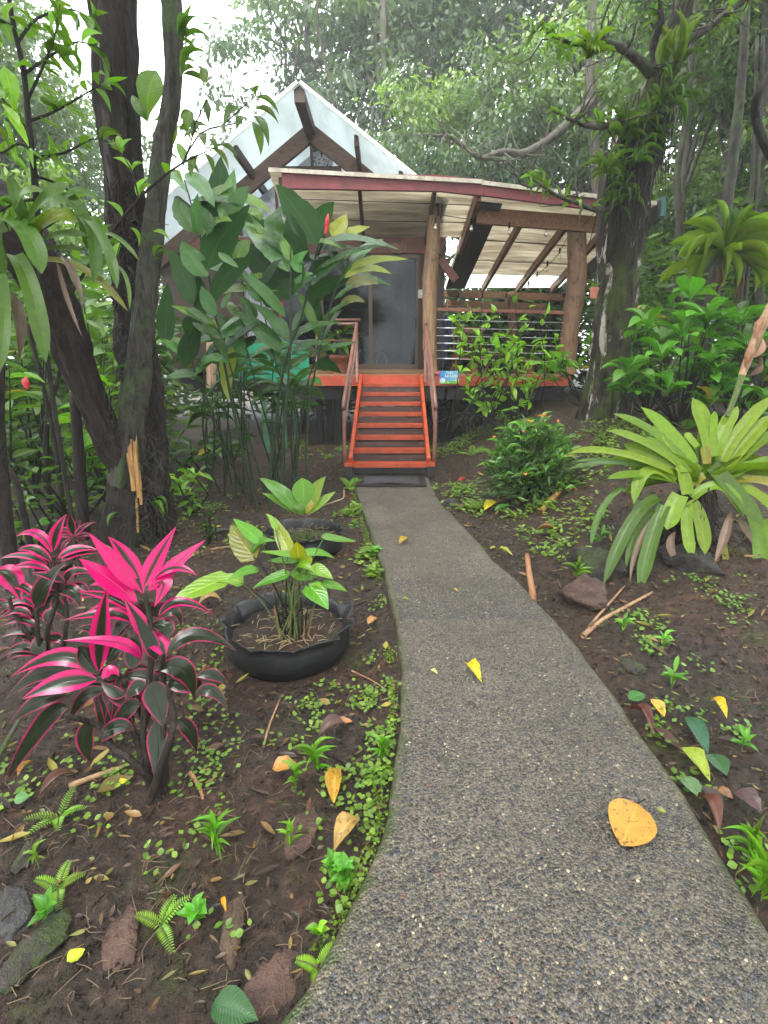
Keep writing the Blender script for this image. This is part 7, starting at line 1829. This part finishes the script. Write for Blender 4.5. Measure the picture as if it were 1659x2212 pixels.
def stick(label, pts, r0, mat, name='stick', lift=0.012, taper=0.5):
    q = [G(*p) + UP * lift for p in pts]
    t = thing(name, label, 'stick', q[0]); n = len(q)
    tube('shaft', q, [r0 * (1 - (1 - taper) * i / (n - 1)) for i in range(n)], M[mat], t, 8, 0.1, len(label), 3)
    return t
stick('black half buried stick left of the path below the near planter', [(652, 1625), (700, 1635), (760, 1665), (835, 1718)], 0.013, 'bark_dark')
stick('thin tan stem standing in the soil below the near planter', [(570, 1622), (583, 1575), (607, 1510)], 0.006, 'straw_b' if 'straw_b' in M else 'log')
stick('dry brown leaf stalk lying by the path below the giant bromeliad', [(1258, 1382), (1300, 1345), (1350, 1318), (1408, 1284)], 0.017, 'log')
stick('thinner dry leaf stalk leaning beside the brown one', [(1272, 1362), (1312, 1318), (1348, 1276)], 0.009, 'log', lift=0.03)
stick('brown bamboo sheath lying at the path edge', [(1150, 1318), (1148, 1280), (1142, 1240), (1138, 1205)], 0.026, 'rafter', lift=0.02, taper=0.8)
stick('black scrap of sheath at the path edge below the brown one', [(1152, 1322), (1165, 1340), (1182, 1352)], 0.018, 'black', lift=0.008)
stick('flaking tan wood root on the bank below the flowering bush', [(1168, 1112), (1190, 1085), (1212, 1060), (1226, 1036)], 0.028, 'splinter', 'root', 0.02, 0.8)
stick('short brown stick below the near pink plant', [(412, 1680), (430, 1705), (440, 1732)], 0.010, 'rafter')
stick('pale dead root lying behind the near pink plant', [(150, 1705), (220, 1680), (290, 1660)], 0.013, 'log')
stick('thin reddish twig right of the near planter', [(760, 1455), (800, 1475), (830, 1492)], 0.005, 'rafter')
stick('long dark dead stem at the left edge', [(0, 1745), (40, 1655), (95, 1560), (150, 1500)], 0.010, 'twig_grey', lift=0.15)
stick('small tan stick lying behind the near pink plant', [(455, 1190), (500, 1183), (540, 1178)], 0.010, 'log')

FL = [um('fallen_leaf', 'lance', 8, 5, 0.45, a, 0.10, 'dead', s) for a, s in ((0.16, 1), (0.28, 2), (-0.10, 3))]
FO = [um('fallen_leaf', 'ovate', 8, 5, 0.35, a, 0.12, 'dead', s) for a, s in ((0.08, 4), (0.14, 5), (-0.04, 6))]
FH = [um('fallen_leaf', 'heart', 12, 7, 0.10, 0.04, 0.015, 'dead', 9, 0.08)]
FD = [um('fallen_leaf', 'disc', 12, 7, 0.06, 0.02, 0.015, 'dead', 9)]
FG = [um('fallen_green_leaf', 'ovate', 8, 5, 0.2, 0.06, 0.05, 'leaf_vein', s) for s in (7, 8)]
YEL, ORG, BRN, GRN, LIM, DRK, TAN = (0.50, 0.33, 0.02), (0.48, 0.22, 0.03), (0.11, 0.04, 0.02), (0.04, 0.12, 0.035), (0.24, 0.30, 0.02), (0.045, 0.025, 0.025), (0.42, 0.25, 0.08)
def fallen(label, a, b, W, mesh, col, lift=0.008, stalk=None, onpath=False):
    """fallen leaf from base a to tip b"""
    if onpath:
        f = lambda p: Vector((*on_z(*p), 0.012))
    else:
        f = lambda p: G(*p) + UP * 0.014
    p, q = f(a), f(b)
    if not onpath: p.z += lift * 1.5; q.z += lift
    t = thing('fallen_leaf', label, 'leaf', p)
    t_ = (p - CAMP).length
    put_leaf('blade', mesh, t, p + UP * lift * 0.3, q - p, UP + Vector((0.12 * math.sin(a[0]), -0.25, 0)), (q - p).length * 1.0, W / F * t_ * 0.82, col)
    if stalk: tube('stalk', [p + UP * 0.006, f(stalk) + UP * 0.008], 0.0022, M['twig'], t, 5)
    return t
fallen('large yellow heart shaped leaf lying on the path near the right edge', (1376, 1744), (1342, 1834), 92, FD[0], (0.56, 0.27, 0.02), 0.010, (1392, 1736), True)
fallen('twisted bright yellow leaf on the middle of the path', (1010, 1438), (1040, 1480), 30, FO[1], (0.75, 0.60, 0.02), 0.01, (1003, 1430), True)
fallen('small yellow leaf lying far up the path', (862, 1178), (882, 1166), 16, FO[0], YEL, 0.006, None, True)
fallen('pale lime scrap of leaf near the left side of the path', (930, 1452), (946, 1462), 10, FO[0], (0.5, 0.55, 0.15), 0.004, None, True)
fallen('tiny yellow scrap of leaf on the path beyond the twisted one', (980, 1275), (990, 1282), 7, FO[2], YEL, 0.004, None, True)
fallen('lime scrap of leaf right of the large heart shaped leaf', (1418, 1752), (1438, 1762), 12, FO[2], LIM, 0.004, None, True)
fallen('tiny lime scrap of leaf on the left of the far path', (868, 1296), (884, 1300), 8, FO[0], LIM, 0.004, None, True)
fallen('upright yellow leaf with a brown hole left of the path', (722, 1758), (728, 1678), 40, FL[0], (0.52, 0.29, 0.03), 0.012, (722, 1765))
fallen('tan veined leaf at the path edge below the yellow one', (770, 1788), (722, 1858), 46, FL[1], (0.46, 0.28, 0.07), 0.012)
fallen('torn orange yellow leaf under weeds left of the path', (590, 1680), (645, 1672), 40, FO[1], ORG, 0.012)
fallen('orange leaf near the left edge below the pink plants', (42, 1692), (80, 1662), 16, FL[0], ORG, 0.01)
fallen('long brown curled leaf below the pink plants', (90, 1738), (170, 1690), 20, FL[1], BRN, 0.012)
fallen('pale green leaf on the soil at the lower left', (35, 1748), (68, 1736), 28, FG[0], (0.16, 0.34, 0.12), 0.008)
fallen('small yellow leaf below the stem of the near pink plant', (262, 1714), (278, 1698), 18, FO[0], (0.7, 0.6, 0.02), 0.01)
fallen('tiny orange leaf in the middle of the lower left soil', (484, 1958), (490, 1985), 10, FO[1], (0.75, 0.35, 0.01), 0.01)
fallen('bright yellow green leaf near the lower left corner', (150, 2098), (190, 2078), 26, FO[2], (0.45, 0.5, 0.02), 0.012)
fallen('green leaf lying at the bottom edge left of the path', (465, 2190), (560, 2225), 55, FG[1], GRN, 0.012, (458, 2180))
fallen('dark olive fallen leaf behind the stem of the near pink plant', (215, 1730), (290, 1690), 34, FL[2], (0.16, 0.12, 0.02), 0.01)
fallen('orange yellow torn leaf right of the path beside a dark one', (1408, 1528), (1432, 1566), 28, FO[2], (0.70, 0.42, 0.04), 0.012)
fallen('yellow leaf standing in the soil farther right of the path', (1532, 1530), (1566, 1572), 22, FL[0], (0.72, 0.48, 0.02), 0.015)
fallen('large lime leaf with spots in the litter right of the path', (1470, 1635), (1530, 1705), 38, FO[0], (0.30, 0.38, 0.02), 0.014)
fallen('dark green veined leaf above the large lime leaf', (1482, 1570), (1525, 1650), 36, FG[0], (0.035, 0.13, 0.06), 0.016)
fallen('green ragged leaf right of the large lime leaf', (1530, 1650), (1565, 1695), 42, FG[1], GRN, 0.014)
fallen('pale green striped leaf against the path edge', (1470, 1700), (1510, 1742), 36, FG[0], (0.14, 0.24, 0.10), 0.012)
fallen('reddish brown leaf curled along the path edge, upper', (1358, 1548), (1408, 1608), 24, FL[1], (0.13, 0.035, 0.025), 0.012)
fallen('dark curled brown leaf between lime and reddish ones', (1412, 1590), (1470, 1635), 22, FL[2], (0.10, 0.04, 0.03), 0.012)
fallen('purple black leaf lying farthest right in the litter', (1580, 1735), (1640, 1778), 46, FL[0], (0.07, 0.025, 0.03), 0.014)
fallen('reddish brown leaf curled along the path edge, lower', (1502, 1745), (1548, 1828), 30, FL[1], (0.15, 0.05, 0.03), 0.014)
fallen('black wet leaf between the striped and reddish ones', (1515, 1720), (1560, 1770), 30, FL[2], DRK, 0.014)
fallen('small brown leaf right of the lime leaf', (1545, 1725), (1580, 1742), 22, FO[1], (0.26, 0.11, 0.03), 0.012)
fallen('round green leaf at the path edge above the litter', (1355, 1530), (1392, 1515), 30, FG[0], (0.06, 0.2, 0.04), 0.012)
fallen('yellow leaf lying on the bank right of the far path', (1045, 1110), (1075, 1092), 24, FO[0], (0.66, 0.60, 0.03), 0.012)
fallen('green leaf beside the yellow one on the bank', (1068, 1110), (1105, 1098), 18, FG[1], (0.10, 0.30, 0.06), 0.012)
fallen('lime dry leaf at the path edge above the bamboo sheath', (1072, 1200), (1108, 1208), 14, FO[1], (0.40, 0.42, 0.06), 0.01)
fallen('long orange brown leaf on the soil left of the bromeliad', (1158, 1157), (1205, 1153), 12, FL[0], (0.25, 0.12, 0.02), 0.01)
fallen('tan leaf lying behind the near tyre planter', (430, 1318), (482, 1308), 24, FL[1], TAN, 0.012)
fallen('dark leaf lying between the two tyre planters, left', (455, 1160), (498, 1150), 16, FL[2], (0.10, 0.09, 0.09), 0.012)
fallen('yellow leaf lying left of the farther planter', (455, 1148), (480, 1142), 14, FO[2], YEL, 0.01)
fallen('brown leaf in front of the near planter, right side', (795, 1362), (815, 1345), 22, FO[1], (0.45, 0.22, 0.05), 0.012)
fallen('curled dark brown leaf in the weeds left of the path', (690, 1610), (750, 1585), 34, FL[1], (0.10, 0.04, 0.03), 0.016)
fallen('orange brown leaf above the curled dark leaf', (728, 1575), (762, 1572), 20, FO[2], (0.40, 0.16, 0.03), 0.014)
fallen('red fallen petal on the bank right of the doormat', (990, 1045), (1010, 1040), 10, FO[0], (0.6, 0.02, 0.03), 0.01)

# tiny litter nobody could count
r = np.random.default_rng(141)
def scatter(name, n, zones, tm, L, W, pal, seed, mat='leaf_tint', lift=0.012, flat=0.15, orig=None):
    rr = np.random.default_rng(seed)
    pos, tn = [], []
    for (x0, x1, y0, y1, wgt) in zones:
        m = int(n * wgt); x = rr.uniform(x0, x1, m); y = rr.uniform(y0, y1, m)
        ok = ((x < path_l(y) - 0.02) | (x > path_r(y) + 0.02)) & (np.hypot(x - c1.x, y - c1.y) > 0.37) & (np.hypot(x - c2.x, y - c2.y) > 0.36)
        x, y = x[ok], y[ok]; pos.append(np.stack([x, y, gh(x, y) + lift + 0.01 * rr.random(len(x))], -1))
    pos = np.vstack(pos); m = len(pos)
    a = rr.uniform(0, 6.28, m); d = np.stack([np.cos(a), np.sin(a), rr.normal(0, flat, m)], -1)
    pal = np.array(pal); tn = pal[rr.integers(0, len(pal), m)] * (1 + 0.25 * rr.normal(0, 1, (m, 1)))
    me = foliage(name, tm, pos, d, np.array([0, 0, 1.0]) + rr.normal(0, 0.3, (m, 3)), rr.uniform(0.5, 1.4, m) * L, rr.uniform(0.6, 1.3, m) * W, np.clip(tn, 0.005, 0.7), M[mat])
    o = ob(name, me); o['kind'] = 'stuff'; return o
M['crumb'] = M['soil']
scatter('leaf_litter', 9000, [(-2.6, 0.6, 0.9, 5.5, 0.35), (-3.5, 0, 4.0, 8.5, 0.25), (0.5, 3.6, 0.9, 5.0, 0.25), (0.6, 4.0, 4.5, 8.0, 0.15)], T_LANCE, 0.036, 0.011,
        [(0.09, 0.04, 0.02), (0.045, 0.024, 0.018), (0.14, 0.08, 0.03), (0.03, 0.018, 0.015), (0.24, 0.17, 0.04), (0.10, 0.06, 0.04), (0.05, 0.03, 0.02), (0.16, 0.15, 0.04)], 5)
scatter('leaf_litter', 900, [(-2.6, 0.4, 1.2, 6.5, 0.5), (0.5, 3.6, 1.2, 7.0, 0.5)], T_LANCE, 0.075, 0.026, [(0.12, 0.05, 0.02), (0.05, 0.026, 0.02), (0.22, 0.13, 0.04), (0.30, 0.24, 0.04)], 15, flat=0.3)
# crumbs of earth
rr = np.random.default_rng(151); m = 30000
x = rr.uniform(-2.3, 2.8, m); y = 0.8 + 3.6 * rr.random(m) ** 1.4
ok = ((x < path_l(y) - 0.01) | (x > path_r(y) + 0.01)) & (np.abs(x) < 0.25 + 0.95 * y) & (np.hypot(x - c1.x, y - c1.y) > 0.36)
x, y = x[ok], y[ok]; m = len(x)
oc = np.array([(1, 0, 0), (0, 1, 0), (-1, 0, 0), (0, -1, 0), (0.2, 0.1, 0.9), (-0.1, 0.1, -0.6)], float)
oq = np.array([(0, 1, 4), (1, 2, 4), (2, 3, 4), (3, 0, 4), (1, 0, 5), (2, 1, 5), (3, 2, 5), (0, 3, 5)])
away = np.clip(np.minimum(np.abs(x - path_l(y)), np.abs(x - path_r(y))) / 0.05, 0.25, 1)
zz0 = gh(x, y) + away * (0.016 * fbm(x, y, 26.0, 4, 3, 0.6) + 0.022 * fbm(x, y, 7.0, 3, 9) + 0.012 * np.clip(fbm(x, y, 13.0, 2, 31), 0, 1))
sz = 0.0025 + 0.008 * rr.random(m) ** 3
Vc = np.stack([x, y, zz0 + sz * 0.3], -1)[:, None] + oc[None] * (1 + 0.3 * rr.normal(0, 1, (m, 6, 3))) * sz[:, None, None]
o = ob('soil_crumbs', mk('soil_crumbs', Vc.reshape(-1, 3), (oq[None] + (np.arange(m) * 6)[:, None, None]).reshape(-1, 3), M['soil'])); o['kind'] = 'stuff'
# creeping weeds: round leaves in patches
def weeds(name, n, patches, tm, L, W, c0, c1, seed, stem=True, hgt=0.03):
    rr = np.random.default_rng(seed); P_ = []
    tot = sum(p[3] for p in patches)
    for (px, py, rad, wgt) in patches:
        c = G(px, py); m = int(n * wgt / tot)
        # clusters within the patch
        k_ = max(2, m // 9); cc = rr.normal(0, rad * 0.55, (k_, 2)); q = cc[rr.integers(0, k_, m)] + rr.normal(0, 0.028 + rad * 0.04, (m, 2))
        x, y = c.x + q[:, 0], c.y + q[:, 1]
        ok = ((x < path_l(y) - 0.01) | (x > path_r(y) + 0.01)) & (np.hypot(x - c1_.x, y - c1_.y) > 0.36) & (np.hypot(x - c2.x, y - c2.y) > 0.35)
        x, y = x[ok], y[ok]; P_.append(np.stack([x, y, gh(x, y) + 0.012 + hgt * rr.random(len(x))], -1))
    P_ = np.vstack(P_); m = len(P_); a = rr.uniform(0, 6.28, m)
    d = np.stack([np.cos(a), np.sin(a), rr.normal(0.1, 0.25, m)], -1)
    me = foliage(name, tm, P_, d, np.array([0, -0.15, 1.0]) + rr.normal(0, 0.22, (m, 3)), rr.uniform(0.5, 1.3, m) * L, rr.uniform(0.6, 1.2, m) * W, tints(m, c0, c1, seed, 0.18), M['leaf_tint'])
    o = ob(name, me); o['kind'] = 'stuff'; return o
c1_ = c1
NEAR = [(800, 1520, 0.16, 6), (830, 1600, 0.08, 4), (700, 1535, 0.14, 2), (440, 1440, 0.2, 4), (440, 1560, 0.16, 3), (420, 1630, 0.14, 2.5), (300, 1640, 0.15, 2), (140, 1650, 0.2, 2.5), (60, 1700, 0.12, 1), (820, 1680, 0.08, 5), (790, 1760, 0.07, 4), (640, 1570, 0.14, 2), (760, 1690, 0.08, 4), (240, 1740, 0.14, 2), (460, 1700, 0.12, 3), (700, 1950, 0.12, 1), (540, 1790, 0.2, 1.5), (760, 1900, 0.06, 3), (690, 1400 + 70, 0.2, 1), (400, 1780, 0.15, 1.2), (470, 2080, 0.1, .6), (830, 1300, 0.08, 1.5), (200, 1480, 0.25, 3), (360, 1400, 0.2, 4)]
RIGHT = [(1560, 1290, 0.22, 2.5), (1500, 1260, 0.15, 1.5), (1600, 1330, 0.15, 1.5), (1390, 1350, 0.14, 2), (1400, 1410, 0.12, 2), (1450, 1560, 0.1, 1), (1430, 1600, 0.08, 1.5), (1580, 1600, 0.12, 1), (1620, 1860, 0.12, 2), (1480, 1700, 0.06, 1)]
BACK = [(1020, 1100, 0.22, 5), (1000, 1060, 0.25, 4), (1080, 1060, 0.3, 3), (970, 975, 0.5, 5), (1010, 950, 0.4, 5), (1060, 930, 0.4, 4), (1230, 1130, 0.3, 4), (1300, 1000, 0.6, 6), (1330, 930, 0.5, 6), (1400, 940, 0.5, 4), (760, 1110, 0.14, 3), (800, 1200, 0.10, 3), (815, 1240, 0.07, 2), (690, 980, 0.5, 2), (740, 970, 0.3, 2), (620, 960, 0.5, 3), (450, 1110, 0.5, 2), (540, 1160, 0.4, 1.5), (1180, 1000 + 30, 0.3, 3), (1200, 1180, 0.25, 2), (930, 1060, 0.1, 2), (1140, 1100, 0.25, 3), (1560, 1010, 0.4, 2)]
weeds('ground_cover', 1250, NEAR, T_ROUND, 0.021, 0.021, (0.06, 0.16, 0.015), (0.14, 0.26, 0.03), 1)
weeds('ground_cover', 420, RIGHT, T_ROUND, 0.024, 0.024, (0.06, 0.17, 0.02), (0.13, 0.27, 0.03), 2)
weeds('ground_cover', 4200, BACK, T_KITE, 0.055, 0.030, (0.07, 0.18, 0.02), (0.16, 0.28, 0.03), 3, hgt=0.06)
# tiny creeping leaves and moss tufts on the path's left edge
rr = np.random.default_rng(7); m = 5200
y = 1.0 + 5.6 * rr.random(m); f = rr.random(m); x = path_l(y) - 0.012 - 0.045 * f ** 1.6 * (0.5 + np.clip(fbm(y, y * 0, 3.0, 2, 4) + 0.5, 0, 1))
z = np.where(f < 0.5, -0.015 - 0.09 * rr.random(m), gh(x, y) + 0.012)
keep = fbm(y, y * 0 + 2, 2.2, 3, 9) > -0.14
x, y, z = x[keep], y[keep], z[keep]; m = len(x)
o = ob('edge_moss', foliage('edge_moss', T_FAR, np.stack([x, y, z], -1), np.stack([rr.normal(-0.4, 0.6, m), rr.normal(0, 0.7, m), rr.normal(0.2, 0.5, m)], -1), np.array([-0.6, -0.2, 0.8]) + rr.normal(0, 0.4, (m, 3)), 0.013, 0.011, tints(m, (0.06, 0.14, 0.015), (0.14, 0.24, 0.02), 5), M['leaf_far'])); o['kind'] = 'stuff'
k = Nd('dark_straw'); M['straw_dark'] = k.done(k.bsdf((0.13, 0.085, 0.045), 0.6))
# straws and rootlets on the soil
lst = []
rr = np.random.default_rng(77)
for i in range(900):
    px, py = rr.uniform(0, 1659), rr.uniform(1150, 2190)
    if 850 < px < 1500 and py > 1200: continue
    p = G(px, py) + UP * 0.014
    if path_l(p.y) - 0.02 < p.x < path_r(p.y) + 0.02: continue
    if (p - c1).length < 0.42 or (p - c2).length < 0.42: continue
    a = rr.uniform(0, 6.28); L = rr.uniform(0.02, 0.10) * (0.6 + 0.4 * p.y / 2); d = Vector((math.cos(a), math.sin(a), 0)); q1 = p + d * L * 0.5 + Vector(rr.normal(0, L * 0.1, 3)) ; q2 = p + d * L
    q1.z = float(gh(q1.x, q1.y)) + 0.02; q2.z = float(gh(q2.x, q2.y)) + 0.013
    lst.append(([p, q1, q2], [0.0014, 0.0012, 0.0008]))
o = tubes('straw_litter', lst, M['straw_dark'], None, 4, 'stuff')
# seedlings and grass tufts that can be told apart
def seedling(label, px, py, n, L, W, meshes, col, elev=(0.1, 0.9), cat='seedling', name='seedling'):
    rr = np.random.default_rng(px * 3 + py); c = G(px, py)
    t = thing(name, label, cat, c)
    for i in range(n):
        a = i * 2.4 + rr.random(); e = rr.uniform(*elev); s = c + UP * (0.015 + 0.06 * rr.random() * L / 0.06)
        put_leaf('leaf', meshes[rr.integers(len(meshes))], t, s, Vector((math.cos(a) * math.cos(e), math.sin(a) * math.cos(e), math.sin(e))), UP, L * rr.uniform(0.7, 1.2), W * rr.uniform(0.8, 1.2), jit(col, rr))
    tube('stem', [c, c + UP * 0.07 * L / 0.06], 0.0025, M['stem_lt'], t, 4)
seedling('leafy seedling right of the flat red stone', 428, 2000, 12, 0.05, 0.03, OVATE, (0.07, 0.28, 0.04))
seedling('bright leafy weed against the path edge at the lower left', 745, 1915, 26, 0.05, 0.03, OVATE, (0.07, 0.26, 0.05))
seedling('lower leafy weed against the path edge by the bright one', 722, 1890, 16, 0.045, 0.026, OVATE, (0.08, 0.28, 0.04))
seedling('grassy weed in the middle of the lower left soil', 470, 1855, 14, 0.10, 0.016, BLADE, (0.10, 0.28, 0.04), (0.2, 1.2), 'grass tuft', 'grass_tuft')
seedling('grassy weed under the torn orange leaf', 680, 1680, 16, 0.09, 0.014, BLADE, (0.10, 0.28, 0.03), (0.2, 1.2), 'grass tuft', 'grass_tuft')
seedling('grass tuft above the upright yellow leaf', 640, 1715, 12, 0.08, 0.014, BLADE, (0.10, 0.26, 0.03), (0.2, 1.2), 'grass tuft', 'grass_tuft')
seedling('grass tuft beside the path at the black stick', 825, 1655, 16, 0.07, 0.016, BLADE, (0.08, 0.25, 0.03), (0.2, 1.2), 'grass tuft', 'grass_tuft')
seedling('small grass tuft above the leafy weed left of the path', 625, 1840, 10, 0.07, 0.012, BLADE, (0.12, 0.28, 0.04), (0.2, 1.2), 'grass tuft', 'grass_tuft')
seedling('grass tuft overhanging the path at the right edge', 1640, 1960, 30, 0.12, 0.012, BLADE, (0.12, 0.30, 0.03), (0.2, 1.3), 'grass tuft', 'grass_tuft')
seedling('upper grass tuft at the right edge beside the path', 1610, 1890, 18, 0.10, 0.012, BLADE, (0.11, 0.28, 0.04), (0.2, 1.2), 'grass tuft', 'grass_tuft')
seedling('rosette seedling in the bare soil right of the path', 1600, 1630, 9, 0.06, 0.022, OVATE, (0.07, 0.25, 0.05))
seedling('seedling in the soil above the fallen leaves right of the path', 1450, 1490, 12, 0.08, 0.025, LANCE, (0.08, 0.24, 0.05))
seedling('small seedling below the mossy stone right of the path', 1430, 1410, 9, 0.07, 0.022, LANCE, (0.09, 0.26, 0.05))
seedling('weed on the rough reddish boulder', 1245, 1262, 10, 0.12, 0.022, BLADE, (0.11, 0.26, 0.04), (0.2, 1.1), 'grass tuft', 'grass_tuft')
seedling('weed below the dry leaf stalk right of the path', 1345, 1370, 10, 0.07, 0.025, LANCE, (0.10, 0.27, 0.06))
seedling('leafy seedling beside the dark stone near the left edge', 85, 1880, 8, 0.05, 0.014, BLADE, (0.12, 0.26, 0.04))
seedling('leafy seedling left of the flat red stone', 105, 1960 + 40, 9, 0.05, 0.028, OVATE, (0.08, 0.28, 0.06))
seedling('seedling on the mossy boulder under the bromeliad', 1298, 1180, 7, 0.10, 0.03, LANCE, (0.06, 0.20, 0.04))
seedling('leafy weed at the path edge between planter and stairs', 808, 1205, 10, 0.07, 0.04, OVATE, (0.08, 0.25, 0.04))
seedling('leafy weed beside the far planter near the path', 765, 1150, 12, 0.07, 0.02, BLADE, (0.10, 0.28, 0.04), (0.2, 1.0), 'grass tuft', 'grass_tuft')
seedling('pale lime seedlings at the bottom left of the path', 690, 2030, 6, 0.035, 0.022, OVATE, (0.14, 0.36, 0.03))

# ================================================================== MIST
hz = bpy.data.objects.new('haze', mk('haze', boxv(640, 640, 26.2), BQ, None, smooth=False))
link(hz, None, (0, 120, 11.6)); hz['kind'] = 'stuff'
k = Nd('mist')
pv = k.n('VolumePrincipled', Color=(0.94, 0.97, 1.0, 1), Density=HAZE, Anisotropy=0.0)
k.t.links.new(pv.outputs[0], k.out.inputs['Volume'])
hz.data.materials.append(k.m)
